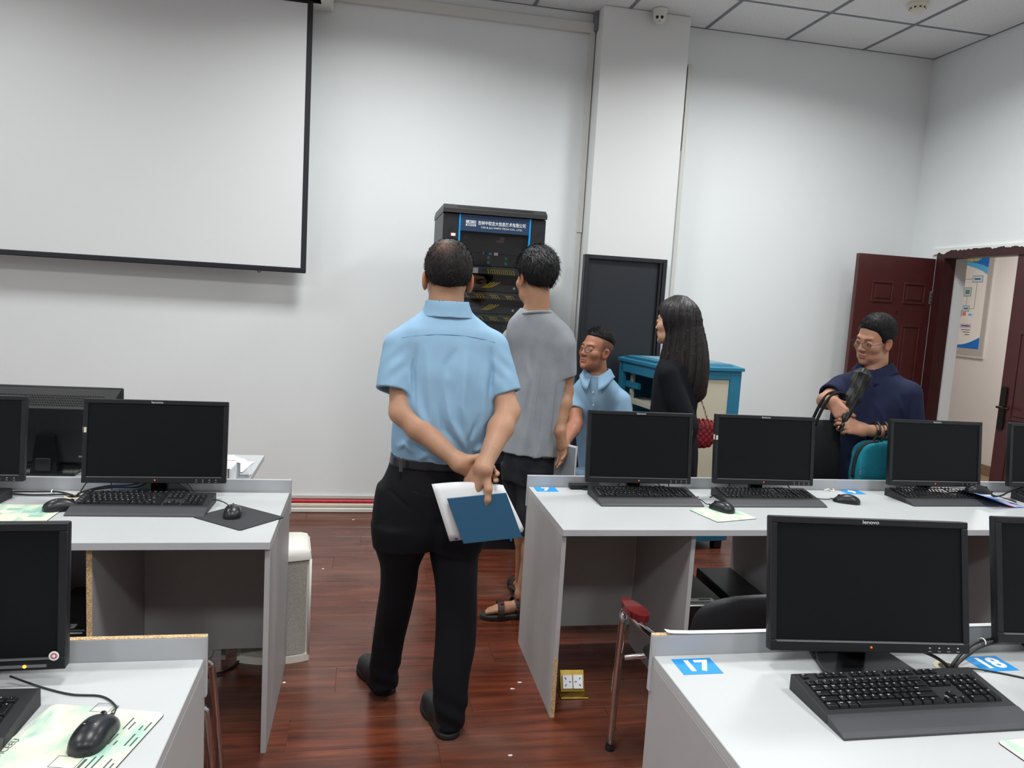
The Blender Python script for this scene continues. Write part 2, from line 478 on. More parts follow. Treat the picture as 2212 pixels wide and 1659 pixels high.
d1 = panel_door('door_1', 'dark red panelled door leaf standing open against the front wall', 0.66, 2.085, pn, (3.585, 5.17, 0), math.radians(1.0))
lathe('peephole', [(0, -0.006), (0.012, -0.006), (0.014, 0), (0.006, 0.0)], M['black_gloss'], d1, 12, T(0.37, 0, 1.66) @ RX(90))
box('hinge', (0.64, -0.004, 1.74), (0.658, 0.0, 1.84), M['silver'], d1)
boxes('hinge_screw', [((0.645, -0.006, 1.755 + k * 0.028), (0.653, -0.003, 1.762 + k * 0.028)) for k in range(3)], M['black'], d1)
d2 = panel_door('door_2', 'dark red panelled door leaf with black lever handle, closed', 0.64, 2.085, [(0.13, 1.73, 0.30, 1.89), (0.36, 1.73, 0.53, 1.89), (0.10, 0.98, 0.54, 1.57), (0.10, 0.2, 0.54, 0.86)], (X1 + 0.005, 4.44, 0), math.radians(-90))
h = prism('handle_plate', round_rect(0.02, 0.905, 0.065, 1.2, 0.015), 0, 0.012, mat('dark_bronze', C(44, 42, 40), 0.35, metal=0.7), d2, mtx=RX(90))
tube('lever', [(0.043, -0.012, 1.06), (0.043, -0.05, 1.06), (0.06, -0.058, 1.06), (0.14, -0.056, 1.058)], 0.008, bpy.data.materials['dark_bronze'], h, n=4)
lathe('keyhole', [(0, -0.004), (0.009, -0.004), (0.010, 0), (0.0, 0.0)], M['black'], h, 10, T(0.043, -0.014, 0.97) @ RX(90))

# corridor behind the doorway
CX = 6.6
corr_m = mat('corridor_paint', C(216, 211, 208), 0.7, noise=(2, 0.02))
struct(box('wall_corridor', (CX, 1.5, -0.12), (CX + WT, 9.5, 2.9), corr_m))
struct(box('wall_corridor_end', (X1 + WT, 9.5, -0.12), (CX + WT, 9.6, 2.9), corr_m))
struct(box('wall_corridor_near', (X1 + WT, 1.4, -0.12), (CX + WT, 1.5, 2.9), corr_m))
struct(box('wall_corridor_side', (X1 + WT - 0.001, Y1 + WT, -0.12), (X1 + WT + 0.08, 9.5, 2.9), corr_m))
struct(box('floor_corridor', (X1 + WT, 1.5, -0.12), (CX, 9.5, -0.002), mat('corridor_floor', C(150, 128, 104), 0.4)))
struct(box('ceiling_corridor', (X1 + WT, 1.5, 2.8), (CX, 9.5, 2.9), corr_m))
struct(box('baseboard_corridor', (CX - 0.015, 1.5, 0), (CX, 9.5, 0.11), mat('corridor_skirting', C(134, 108, 82), 0.5)))
cl = thing('corridor_light', 'white square ceiling light in the corridor behind the doorway', 'light', (5.5, 5.9, 2.8))
boxes('frame', [((-0.31, -0.31, -0.02), (0.31, -0.28, 0)), ((-0.31, 0.28, -0.02), (0.31, 0.31, 0)), ((-0.31, -0.28, -0.02), (-0.28, 0.28, 0)), ((0.28, -0.28, -0.02), (0.31, 0.28, 0))], M['white_plastic'], cl)
box('diffuser', (-0.28, -0.28, -0.014), (0.28, 0.28, -0.004), mat('corridor_panel', (1, 1, 1), 0.5, emit=((1.0, 0.98, 0.95), CORRIDOR_POWER)), cl)

# notice board with poster on the corridor wall (faces -X)
pb = thing('notice_poster', 'blue and white flow chart poster in a clear frame on the corridor wall', 'poster', (CX, 7.24, 1.34))
# local: x' = along -Y (to the left seen from the room: +Y), so build in (y, z)
PWd, PHt = 0.80, 1.12
def pq(name, pts, d, m, par=pb):       # flat shape on the poster: (u to the left = +y, v up)
    bm = bmesh.new(); vs = [bm.verts.new((-d, u, v)) for u, v in pts]
    vs2 = [bm.verts.new((-d + 0.0006, u, v)) for u, v in pts]
    bm.faces.new(vs); bm.faces.new(vs2[::-1])
    for k in range(len(vs)): bm.faces.new((vs[k], vs[(k + 1) % len(vs)], vs2[(k + 1) % len(vs)], vs2[k]))
    bmesh.ops.recalc_face_normals(bm, faces=bm.faces)
    return from_bm(name, bm, m, par)
box('backing', (-0.012, -0.07, -0.08), (-0.0005, PWd, PHt + 0.06), mat('poster_frame_back', C(176, 170, 164), 0.4), pb, bevel=0.002)
boxes('clear_frame', [((-0.02, -0.085, -0.10), (-0.0005, -0.07, PHt + 0.08)), ((-0.02, -0.07, -0.10), (-0.0005, PWd, -0.08))], mat('acrylic', C(202, 200, 196), 0.2), pb)
sheet = pq('sheet', [(0, 0), (PWd, 0), (PWd, PHt), (0, PHt)], 0.0135, mat('poster_sheet', C(232, 228, 222), 0.35))
blue = mat('poster_blue', C(28, 112, 196), 0.35); lblue = mat('poster_light_blue', C(96, 180, 226), 0.35)
ink = mat('poster_ink', C(70, 74, 92), 0.5)
bot = [(u, 0.03 + 0.10 * max(0, 1 - u / 0.30) ** 1.6) for u in np.linspace(0, PWd, 14)]
pq('blue_wave', [(0, 0)] + [(0, bot[0][1])] + bot[1:] + [(PWd, 0)], 0.0145, blue)
topc = [(u, 0.86 + 0.10 * (u / 0.45) ** 0.7 if u < 0.45 else 0.96) for u in np.linspace(0, PWd, 14)]
pq('light_wave', [(0, PHt)] + [(u, v - 0.05 * math.exp(-u * 4)) for u, v in topc] + [(PWd, PHt)], 0.0145, lblue)
pq('dark_wave', [(0, PHt)] + [(u, v + 0.03) for u, v in topc] + [(PWd, PHt)], 0.0152, blue)
def prect(u0, v0, u1, v1, m, name='chart_box'):
    pq(name, [(u0, v0), (u1, v0), (u1, v1), (u0, v1)], 0.0150, m)
ROT = Matrix(((0, 0, -1, 0), (-1, 0, 0, 0), (0, 1, 0, 0), (0, 0, 0, 1)))   # text x-> -y, y-> z, faces -x
text('poster_title', '虚拟服务器流程', 0.055, mat('poster_yellow', C(232, 206, 60), 0.5), Matrix.Translation((-0.0165, 0.30, 0.985)) @ ROT, pb, bold=0.0012)
box1 = mat('chart_blue', C(190, 212, 226), 0.5); box2 = mat('chart_green', C(176, 208, 196), 0.5); box3 = mat('chart_pink', C(226, 204, 198), 0.5)
def chart(u0, v0, u1, v1, m):
    prect(u0 - 0.004, v0 - 0.004, u1 + 0.004, v1 + 0.004, ink, 'chart_outline')
    pq('chart_box', [(u0, v0), (u1, v0), (u1, v1), (u0, v1)], 0.0158, m)
    for k, f in enumerate((0.38, 0.62) if v1 - v0 > 0.08 else (0.5,)):
        pq('chart_writing', [(u0 + (u1 - u0) * .2, v0 + (v1 - v0) * f - .007), (u1 - (u1 - u0) * .2, v0 + (v1 - v0) * f - .007), (u1 - (u1 - u0) * .2, v0 + (v1 - v0) * f + .007), (u0 + (u1 - u0) * .2, v0 + (v1 - v0) * f + .007)], 0.0164, ink)
chart(0.06, 0.735, 0.20, 0.80, box1); chart(0.20, 0.58, 0.30, 0.67, box2); chart(0.20, 0.41, 0.29, 0.47, box1); chart(0.40, 0.59, 0.48, 0.67, box3)
for a in ((0.20, 0.766, 0.46, 0.770), (0.30, 0.624, 0.40, 0.628), (0.248, 0.47, 0.252, 0.58), (0.128, 0.44, 0.132, 0.735), (0.13, 0.438, 0.20, 0.442)):
    prect(*a, ink, 'chart_line')
prect(0.30, 0.345, 0.325, 0.42, ink, 'chart_symbol'); prect(0.235, 0.36, 0.29, 0.40, mat('poster_red', C(226, 130, 110), 0.5), 'chart_symbol'); prect(0.15, 0.362, 0.20, 0.385, lblue, 'chart_symbol')
prect(0.14, 0.225, 0.30, 0.27, mat('poster_lilac', C(206, 184, 208), 0.5), 'chart_box'); prect(0.16, 0.243, 0.28, 0.252, ink, 'chart_writing')
for k in range(3): prect(0.15, 0.20 - k * 0.026, 0.28 - 0.03 * k, 0.207 - k * 0.026, ink, 'chart_writing')

# ------------------------------------------------------------------ projection screen
ps = thing('projection_screen', 'white projection screen with a black border hanging in front of the wall', 'screen', (-2.2, 5.30, 0))
scr_m = mat('screen_fabric', C(226, 229, 230), 0.8, bump=(400, 0.03)); blk = mat('screen_border', C(24, 26, 34), 0.6)
SX0, SX1, SZ0, SZ1 = -1.6, 1.78, 1.68, 3.40
box('fabric', (SX0 + 0.035, 0.0, SZ0 + 0.034), (SX1 - 0.035, 0.004, SZ1), scr_m, ps)
boxes('border', [((SX0, -0.001, SZ0 + 0.03), (SX0 + 0.035, 0.005, SZ1)), ((SX1 - 0.035, -0.001, SZ0 + 0.03), (SX1, 0.005, SZ1)), ((SX0, -0.001, SZ1), (SX1, 0.005, SZ1 + 0.02))], blk, ps)
box('weight_bar', (SX0, -0.008, SZ0), (SX1, 0.012, SZ0 + 0.034), mat('weight_bar_black', C(30, 32, 40), 0.35), ps, bevel=0.005)
tube('pull_tab', [(1.47, 0.012, 1.683), (1.475, 0.014, 1.670), (1.49, 0.012, 1.676)], 0.003, blk, ps, n=4, seg=6)
box('casing', (SX0 - 0.1, -0.05, SZ1 + 0.02), (SX1 + 0.06, 0.05, SZ1 + 0.13), M['white_plastic'], ps, bevel=0.012)
for cxk in (SX0 + 0.3, SX1 - 0.3): box('hanger', (cxk - 0.015, -0.004, SZ1 + 0.13), (cxk + 0.015, 0.004, ZC), M['silver'], ps)

# ------------------------------------------------------------------ ceiling devices
sc = thing('security_camera', 'white dome security camera with two dark lenses fixed above the pillar', 'camera', (1.90, 5.235, ZC))
lathe('mount', [(0, -0.03), (0.045, -0.03), (0.052, -0.012), (0.052, 0), (0, 0)], M['white_plastic'], sc, 24)
bm = bmesh.new(); bmesh.ops.create_uvsphere(bm, u_segments=20, v_segments=14, radius=0.045)
from_bm('eyeball', bm, M['white_plastic'], sc, smooth=True).location = (-0.005, -0.012, -0.052)
cdir = Vector((-0.28, -0.80, -0.45)).normalized(); q = cdir.to_track_quat('Z', 'Y').to_matrix().to_4x4()
base = Vector((-0.005, -0.012, -0.052))
for dx in (-0.016, 0.016):
    lathe('lens', [(0, 0.004), (0.009, 0.004), (0.011, 0.0), (0.011, -0.012), (0, -0.012)], M['black_gloss'], sc, 14, T(*(base + cdir * 0.0415)) @ q @ T(dx, 0.006, 0))
lathe('sensor', [(0, 0.002), (0.004, 0.002), (0.004, -0.01), (0, -0.01)], M['black'], sc, 10, T(*(base + cdir * 0.042)) @ q @ T(0, -0.018, 0))
sd = thing('smoke_detector', 'round cream smoke detector on a ceiling tile', 'detector', (3.40, 4.585, ZC + 0.004))
lathe('base', [(0, 0), (0.062, 0), (0.064, -0.018), (0.055, -0.026), (0, -0.026)], M['cream_plastic'], sd, 28)
lathe('dome', [(0.050, -0.026), (0.046, -0.045), (0.032, -0.056), (0, -0.058)], M['cream_plastic'], sd, 28)
for k in range(10):
    a = 2 * math.pi * k / 10
    o = box('vent', (-0.006, -0.002, -0.004), (0.006, 0.003, 0.004), M['black'], sd); o.location = (0.0485 * math.cos(a), 0.0485 * math.sin(a), -0.036); o.rotation_euler = (0, 0, a + math.pi / 2)
# ================================================================== DESKS
DZT = 0.752
def desk(label, loc, length, yf, yb, dividers, mod, group, chips=(), cut_rail=0.0, seam=False):
    """loc = left front corner on the floor; local x right, y back; dividers = local x; mod = list of (x0, x1) modesty panels"""
    t = thing('computer_desk', label, 'desk', loc, 0, group)
    d = yb - yf
    box('tabletop', (0, 0, DZT - 0.025), (length, d - 0.0, DZT), M['desk_white'], t, bevel=0.0015)
    box('front_edge', (0.0005, -0.0012, DZT - 0.0245), (length - 0.0005, 0.0, DZT - 0.001), M['desk_grey'], t)
    for xx in (0.0, length - 0.018):
        box('side_panel', (xx, 0.012, 0), (xx + 0.018, d + 0.016, DZT - 0.0255), M['desk_side'], t, bevel=0.001)
    for xx in dividers:
        dv = box('divider', (xx, 0.03, 0.0), (xx + 0.018, d - 0.018, DZT - 0.0255), M['desk_side'], t, bevel=0.001)
        if 'divider' in chips: box('raw_edge', (xx + 0.0005, 0.0285, 0.0), (xx + 0.0175, 0.03, DZT - 0.027), M['chip'], dv)
    for a, b in mod:
        box('modesty_panel', (a, d - 0.017, 0.09), (b, d - 0.0005, DZT - 0.0255), M['desk_side'], t, bevel=0.001)
    r = box('back_rail', (-0.006, d + 0.0005, 0.66), (length + (0.006 if not seam else -0.002), d + 0.0165, 0.803), M['desk_grey'], t, bevel=0.001)
    if 'rail' in chips: box('raw_edge', (-0.005, d + 0.001, 0.8028), (length + 0.005, d + 0.016, 0.8042), M['chip'], r)
    if 'peel' in chips:
        box('raw_edge', (-0.005, d + 0.001, 0.8028), (0.035, d + 0.016, 0.8045), M['chip'], r)
        bm = bmesh.new()
        pr = [(0.028, 0.812), (0.045, 0.8085), (0.09, 0.8065), (0.2, 0.8055), (length, 0.8045)]
        for (xa, za), (xb, zb) in zip(pr, pr[1:]):
            v = [bm.verts.new((xa, d + 0.0, za)), bm.verts.new((xb, d + 0.0, zb)), bm.verts.new((xb, d + 0.017, zb)), bm.verts.new((xa, d + 0.017, za)),
                 bm.verts.new((xa, d + 0.0, za + .001)), bm.verts.new((xb, d + 0.0, zb + .001)), bm.verts.new((xb, d + 0.017, zb + .001)), bm.verts.new((xa, d + 0.017, za + .001))]
            for f in ((0, 3, 2, 1), (4, 5, 6, 7), (0, 1, 5, 4), (1, 2, 6, 5), (2, 3, 7, 6), (3, 0, 4, 7)): bm.faces.new([v[k] for k in f])
        from_bm('peeling_edge_band', bm, M['print_white'], r)
    if 'side' in chips: box('raw_edge', (0.0005, 0.0105, 0.0), (0.0175, 0.012, 0.24), M['chip'], t)
    return t
GD = 'white computer desks'
deskR = desk('white computer desk with blue number 7 tag and grey back rail', (0.745, 2.665, 0), 1.555, 2.665, 3.30, (0.53, 1.015), [(0.018, 0.53), (1.033, 1.537)], GD, ('side',), seam=True)
deskR2 = desk('white computer desk with blue number 9 tag, beside the doorway', (2.302, 2.665, 0), 1.555, 2.665, 3.30, (0.53, 1.015), [(0.018, 0.53), (1.033, 1.537)], GD)
deskF = desk('white computer desk with blue number 17 tag and peeling edge strip', (0.716, 1.03, 0), 1.555, 1.03, 1.665, (0.53, 1.015), [(0.018, 0.53), (1.033, 1.537)], GD, ('peel',))
deskL = desk('white computer desk with a black mouse mat, beside the white loudspeaker', (-1.845, 2.53, 0), 1.555, 2.53, 3.162, (0.53, 0.985), [(0.018, 0.53), (1.003, 1.537)], GD, ('divider',))
deskLF = desk('white computer desk with raw chipboard along the top of its back rail', (-1.89, 1.085, 0), 1.555, 1.085, 1.72, (0.53, 1.015), [(0.018, 0.53), (1.033, 1.537)], GD, ('rail',))
teach = thing('teacher_desk', 'white desk carrying a carton and papers, against the front area under the screen', 'desk', (-2.1, 3.20, 0))
box('tabletop', (0, 0, 0.725), (1.62, 0.66, 0.752), M['desk_white'], teach, bevel=0.0015)
for xx in (0.06, 1.54): box('side_panel', (xx, 0.03, 0), (xx + 0.018, 0.62, 0.7245), M['desk_side'], teach, bevel=0.001)
box('modesty_panel', (0.08, 0.04, 0.12), (1.54, 0.056, 0.7245), M['desk_side'], teach, bevel=0.001)

# number tags
def num_tag(num, loc, rz, label):
    t = thing('number_tag', label, 'sticker', loc, rz, 'blue desk number tags')
    box('plate', (-0.05, -0.038, 0), (0.05, 0.038, 0.0008), M['tag_blue'], t)
    text('numeral', num, 0.070, M['print_white'], T(0, -0.001, 0.0013), t, extrude=0.0003, bold=0.0026)
num_tag('7', (0.815, 3.252, DZT), 0, 'blue seven sticker beside the flat black adapter')
num_tag('9', (2.364, 3.262, DZT), 0, 'blue nine sticker beside the seam between two desks')
num_tag('17', (0.802, 1.607, DZT), 0, 'large blue seventeen sticker in the corner of the desk with the peeling strip')
num_tag('18', (1.578, 1.567, DZT), math.radians(0), 'blue eighteen sticker crossed by thick black cables')
tag(box('blue_label', (-0.995, 3.095, DZT), (-0.90, 3.148, DZT + 0.0008), M['tag_blue']), 'blue label half hidden behind the keyboard under the left monitor', 'sticker')

# ================================================================== MONITORS
def monitor(name, label, loc, rz, W=0.505, Hh=0.318, z0=0.062, tilt=7.0, style=0, sticker=None, group='black monitors on the desks', led='led', by=(0.025, 0.115)):
    t = thing(name, label, 'monitor', loc, rz, group)
    # base plate and neck
    prism('base', [(-0.125, by[0]), (0.125, by[0]), (0.10, by[1]), (-0.10, by[1])], 0.0, 0.010, M['black_gloss'], t)
    bm = bmesh.new()
    tl = math.sin(math.radians(tilt)); prof = [(0.028, 0.055, 0.008), (0.030, 0.055, 0.09), (0.036, 0.040 + tl * 0.12, 0.20), (0.036, 0.036 + tl * 0.15, 0.225)]
    rings = []
    for hw, yy, zz in prof:
        rings.append([bm.verts.new((sx * hw, yy + sy, zz)) for sx, sy in ((-1, -0.014), (1, -0.014), (1, 0.014), (-1, 0.014))])
    for a, b in zip(rings, rings[1:]):
        for k in range(4): bm.faces.new((a[k], a[(k + 1) % 4], b[(k + 1) % 4], b[k]))
    bm.faces.new(rings[0][::-1]); bm.faces.new(rings[-1])
    from_bm('neck', bm, M['black_gloss'], t)
    mt = T(0, -0.022, z0) @ RX(-tilt)
    # casing: front rim box and stepped back shell
    bm = bmesh.new()
    bm_box(bm, (-W / 2, 0, 0), (W / 2, 0.022, Hh), 0.004, 2, mt)
    bm_prism(bm, [(-W / 2 + 0.012, 0.022), (W / 2 - 0.012, 0.022), (W / 2 - 0.05, 0.045), (-W / 2 + 0.05, 0.045)], 0.02, Hh - 0.012, mt)
    shell = from_bm('casing', bm, M['bezel'], t, angle=35)
    bz = 0.0165
    lower = 0.026
    bm = bmesh.new()
    for a, b in (((-W / 2, -0.006, Hh - bz), (W / 2, 0.0, Hh)), ((-W / 2, -0.006, 0), (W / 2, 0.0, lower)), ((-W / 2, -0.006, lower), (-W / 2 + bz, 0.0, Hh - bz)), ((W / 2 - bz, -0.006, lower), (W / 2, 0.0, Hh - bz))):
        bm_box(bm, a, b, 0.0016, 1, mt)
    fr = from_bm('bezel', bm, M['bezel'], t, angle=35)
    box('screen', (-W / 2 + bz, -0.0015, lower), (W / 2 - bz, 0.0005, Hh - bz), M['screen'], t, mtx=mt)
    box('trim_line', (-W / 2 + bz, -0.0068, lower - 0.004), (W / 2 - bz, -0.0055, lower - 0.0018), M['silver'], fr, mtx=mt)
    text('logo', 'lenovo', 0.0125, M['legend'], mt @ T(0, -0.0064, Hh - 0.0085) @ FRONT, fr, xs=1.25, bold=0.0001)
    if style == 0:
        lathe('power_light', [(0, 0.001), (0.0022, 0.001), (0.0026, 0)], M[led], fr, 10, mt @ T(0.0, -0.0062, 0.012) @ RX(90))
        for k in range(4):
            box('button', (0.145 + k * 0.024, -0.0068, 0.004), (0.153 + k * 0.024, -0.0058, 0.0065), M['silver'], fr, mtx=mt)
            box('button_mark', (0.147 + k * 0.024, -0.0064, 0.012), (0.151 + k * 0.024, -0.0058, 0.0145), M['pale_tag'], fr, mtx=mt)
    else:
        box('button_strip', (0.02, -0.0068, 0.006), (W / 2 - 0.035, -0.0055, 0.012), M['silver'], fr, mtx=mt)
        lathe('power_light', [(0, 0.001), (0.003, 0.001), (0.0035, 0)], M['led_amber'], fr, 10, mt @ T(W / 2 - 0.075, -0.0072, 0.009) @ RX(90))
        st = lathe('round_sticker', [(0, 0.0006), (0.0095, 0.0006), (0.0098, 0)], M['print_white'], fr, 20, mt @ T(W / 2 - 0.0215, -0.0064, 0.0285) @ RX(90))
        lathe('sticker_ring', [(0, 0.0004), (0.0066, 0.0004), (0.0066, 0)], mat('sticker_red', C(196, 110, 116), 0.6), st, 18, mt @ T(W / 2 - 0.0215, -0.0068, 0.0285) @ RX(90))
        lathe('sticker_mark', [(0, 0.0004), (0.003, 0.0004), (0.003, 0)], M['print_white'], st, 14, mt @ T(W / 2 - 0.0215, -0.0072, 0.0285) @ RX(90))
    if sticker:
        for sx, zz in sticker:
            box('side_sticker', (sx * (W / 2 + 0.0004) - 0.0006, -0.003, zz), (sx * (W / 2 + 0.0004) + 0.0006, 0.012, zz + 0.024), M['pale_tag'], fr, mtx=mt)
            if sx < 0: box('front_sticker', (-W / 2 + 0.004, -0.0067, zz), (-W / 2 + 0.013, -0.0058, zz + 0.02), M['pale_tag'], fr, mtx=mt)
    return t
R = math.radians
monitor('monitor', 'black monitor standing behind the desk number 7 sticker', (1.210, 3.165, DZT), R(-2), W=0.485, sticker=[(1, 0.22)])
monitor('monitor', 'black monitor on the number 7 desk, with a cream sticker on its bezel', (1.815, 3.165, DZT), R(-3), W=0.485, sticker=[(-1, 0.20), (1, 0.19)])
monitor('monitor', 'black monitor on the number 9 desk in front of the doorway', (2.728, 3.180, DZT), R(-2), W=0.492, by=(0.045, 0.115), sticker=[(1, 0.19)])
monitor('monitor', 'black monitor on the number 9 desk in front of the closed door leaf', (3.405, 3.18, DZT), R(-2))
monitor('monitor', 'black monitor with glowing orange light beside the number 17 sticker', (1.222, 1.574, DZT), R(-6), z0=0.050, tilt=12, by=(-0.075, 0.078), sticker=[(1, 0.21)])
monitor('monitor', 'black monitor standing behind the number 18 sticker', (1.855, 1.575, DZT), R(-6), z0=0.050, tilt=12, by=(-0.075, 0.078))
monitor('monitor', 'black monitor beside the black mouse mat', (-0.780, 3.07, DZT), R(1.5), W=0.515, by=(-0.045, 0.085), sticker=[(-1, 0.19)])
monitor('monitor', 'black monitor beyond the pale green mouse mat, next to the screen with the black mat', (-1.49, 3.07, DZT), R(1.0), by=(0.0, 0.085))
monitor('monitor', 'black monitor with a round red and white sticker and a bright amber light', (-0.838, 1.64, DZT), R(2), Hh=0.303, style=1, z0=0.036, tilt=4, by=(-0.075, 0.07))

# big monitor on the teacher's desk, seen from behind
tm = thing('monitor', 'large black monitor seen from behind on the desk with the carton', 'monitor', (-1.30, 3.46, DZT), R(180), 'black monitors on the desks')
W, Hh = 0.565, 0.335
prism('base', [(-0.11, -0.085), (0.11, -0.085), (0.12, 0.075), (-0.12, 0.075)], 0, 0.010, M['black_gloss'], tm)
bm = bmesh.new()
rings = []
for hw, y0, y1, zz in ((0.052, 0.005, 0.070, 0.008), (0.044, 0.018, 0.062, 0.07), (0.036, 0.025, 0.050, 0.155), (0.034, 0.025, 0.048, 0.165)):
    rings.append([bm.verts.new(v) for v in ((-hw, y0, zz), (hw, y0, zz), (hw, y1, zz), (-hw, y1, zz))])
for a, b in zip(rings, rings[1:]):
    for k in range(4): bm.faces.new((a[k], a[(k + 1) % 4], b[(k + 1) % 4], b[k]))
bm.faces.new(rings[0][::-1]); bm.faces.new(rings[-1])
nk = from_bm('neck', bm, M['black_gloss'], tm)
bm = bmesh.new(); bm_box(bm, (-0.03, 0.066, 0.02), (0.03, 0.078, 0.075), 0.008, 2); from_bm('cable_clip', bm, M['black'], nk, angle=40)
bm = bmesh.new(); bm_box(bm, (-W / 2, -0.03, 0.03), (W / 2, -0.008, 0.03 + Hh), 0.006, 2)
sh = from_bm('casing', bm, M['bezel'], tm, angle=35)
bm = bmesh.new(); zt = 0.03 + Hh
rings = [[bm.verts.new((sx * hw, yy, zz)) for sx, zz in ((-1, za), (1, za), (1, zb), (-1, zb))] for hw, yy, za, zb in ((W / 2 - 0.006, -0.008, 0.036, zt - 0.006), (W / 2 - 0.045, 0.026, 0.05, zt - 0.085), (W / 2 - 0.06, 0.028, 0.06, zt - 0.09))]
for a, b in zip(rings, rings[1:]):
    for k in range(4): bm.faces.new((a[k], a[(k + 1) % 4], b[(k + 1) % 4], b[k]))
bm.faces.new(rings[-1])
bmesh.ops.recalc_face_normals(bm, faces=bm.faces)
from_bm('back_shell', bm, M['black'], tm)
bm = bmesh.new()
for r_ in range(5):
    for k in range(44):
        xk = -0.215 + k * 0.0098 + (0.0049 if r_ % 2 else 0); f = r_ / 4
        bm_box(bm, (xk, 0.0, 0), (xk + 0.0055, 0.0015, 0.004), 0, 1, T(0, 0.0085 + 0.0135 * (1 - f) + 0.002, zt - 0.075 + 0.038 * f) @ RX(-24))
from_bm('vent_slots', bm, M['black_gloss'], sh)['kind'] = 'stuff'
box('ridge_line', (-W / 2 + 0.045, 0.0265, zt - 0.0865), (W / 2 - 0.045, 0.0285, zt - 0.0845), M['silver'], sh)
box('label_plate', (-0.17, 0.0275, 0.07), (-0.12, 0.0295, 0.078), M['silver'], sh)
box('screen', (-W / 2 + 0.018, -0.0315, 0.05), (W / 2 - 0.018, -0.0302, zt - 0.018), M['screen'], tm)

# ================================================================== KEYBOARDS
def key_layout():
    """(x, row, width) in key units; main block 15u, nav 3u, pad 4u"""
    L = []
    rows = [
        [('Esc', 0, 1)] + [('F%d' % (k + 1), 2 + k + (k // 4) * 0.5, 1) for k in range(12)],
        [(c, k, 1) for k, c in enumerate("`1234567890-=")] + [('<-', 13, 2)],
        [('Tab', 0, 1.5)] + [(c, 1.5 + k, 1) for k, c in enumerate('QWERTYUIOP[]')] + [('\\', 13.5, 1.5)],
        [('Caps', 0, 1.75)] + [(c, 1.75 + k, 1) for k, c in enumerate("ASDFGHJKL;'")] + [('Enter', 12.75, 2.25)],
        [('Shift', 0, 2.25)] + [(c, 2.25 + k, 1) for k, c in enumerate('ZXCVBNM,./')] + [('Shift', 12.25, 2.75)],
        [('Ctrl', 0, 1.4), ('Win', 1.4, 1.2), ('Alt', 2.6, 1.3), ('', 3.9, 5.5), ('Alt', 9.4, 1.3), ('Fn', 10.7, 1.3), ('=', 12.0, 1.3), ('Ctrl', 13.3, 1.7)]]
    for r, ks in enumerate(rows):
        for c, x, w in ks: L.append((c, x, r, w, 1))
    for r, ks in ((0, ('Prt', 'Scr', 'Brk')), (1, ('Ins', 'Hm', 'PU')), (2, ('Del', 'End', 'PD'))):
        for k, c in enumerate(ks): L.append((c, 15.3 + k, r, 1, 1))
    L += [('^', 16.3, 4, 1, 1), ('<', 15.3, 5, 1, 1), ('v', 16.3, 5, 1, 1), ('>', 17.3, 5, 1, 1)]
    for r, ks in ((1, 'N/*-'), (2, '789'), (3, '456'), (4, '123')):
        for k, c in enumerate(ks): L.append((c, 18.6 + k, r, 1, 1))
    L += [('+', 21.6, 2, 1, 2), ('En', 21.6, 4, 1, 2), ('0', 18.6, 5, 2, 1), ('.', 20.6, 5, 1, 1)]
    return L
KEYS = key_layout()
KW, KD = 0.466, 0.205
U = 0.0191
TILT = 6.5
def kb_plane(y):        # height of the deck at local y (front edge y = -KD/2)
    return 0.013 + (y + KD / 2) * math.tan(R(TILT))
key_cache = {}
def key_mesh(w, d):
    k = (round(w, 3), round(d, 3))
    if k not in key_cache:
        bm = bmesh.new(); a, b = w - 0.0022, d - 0.0022
        lo = [bm.verts.new((sx * a / 2, sy * b / 2, 0)) for sx, sy in ((-1, -1), (1, -1), (1, 1), (-1, 1))]
        hi = [bm.verts.new((sx * (a / 2 - 0.0024), sy * (b / 2 - 0.0022) + 0.0006, 0.0075)) for sx, sy in ((-1, -1), (1, -1), (1, 1), (-1, 1))]
        bm.faces.new(hi); bm.faces.new(lo[::-1])
        for i in range(4): bm.faces.new((lo[i], lo[(i + 1) % 4], hi[(i + 1) % 4], hi[i]))
        bmesh.ops.bevel(bm, geom=[e for e in bm.edges if e.verts[0] in hi and e.verts[1] in hi], offset=0.0008, segments=1, affect='EDGES')
        me = bpy.data.meshes.new('key'); bm.to_mesh(me); bm.free(); me.materials.append(M['key']); key_cache[k] = me
    return key_cache[k]
def key_pos(x, r, w, h):
    ox = -KW / 2 + 0.0135
    ky = KD / 2 - 0.018 - r * U - (0.006 if r > 0 else 0) - (h - 1) * U / 2
    return ox + (x + w / 2) * U * 0.995, ky
LEG_CACHE = {}
def legend_mesh():
    """all key legends as one flat mesh"""
    if 'm' in LEG_CACHE: return LEG_CACHE['m']
    bm = bmesh.new(); glyph = {}
    for c, x, r, w, h in KEYS:
        if not c: continue
        if c not in glyph: glyph[c] = text_mesh(c, 0.0062 if len(c) < 2 else 0.0042, extrude=0.0, bold=0.0001)
        px, py = key_pos(x, r, w, h)
        sub = bmesh.new(); sub.from_mesh(glyph[c])
        for v in sub.verts:
            v.co = Vector((v.co.x + px - (w * U / 2 - 0.007 if w > 1.2 else 0.0015), v.co.y + py + 0.0022 + (h - 1) * U / 2, 0))
        for v in sub.verts: v.co.z = kb_plane(v.co.y) + 0.0082
        tmp = bpy.data.meshes.new('t'); sub.to_mesh(tmp); sub.free(); bm.from_mesh(tmp); bpy.data.meshes.remove(tmp)
    me = bpy.data.meshes.new('key_legends'); bm.to_mesh(me); bm.free(); me.materials.clear(); me.materials.append(M['legend'])
    LEG_CACHE['m'] = me
    return me
KB = {}
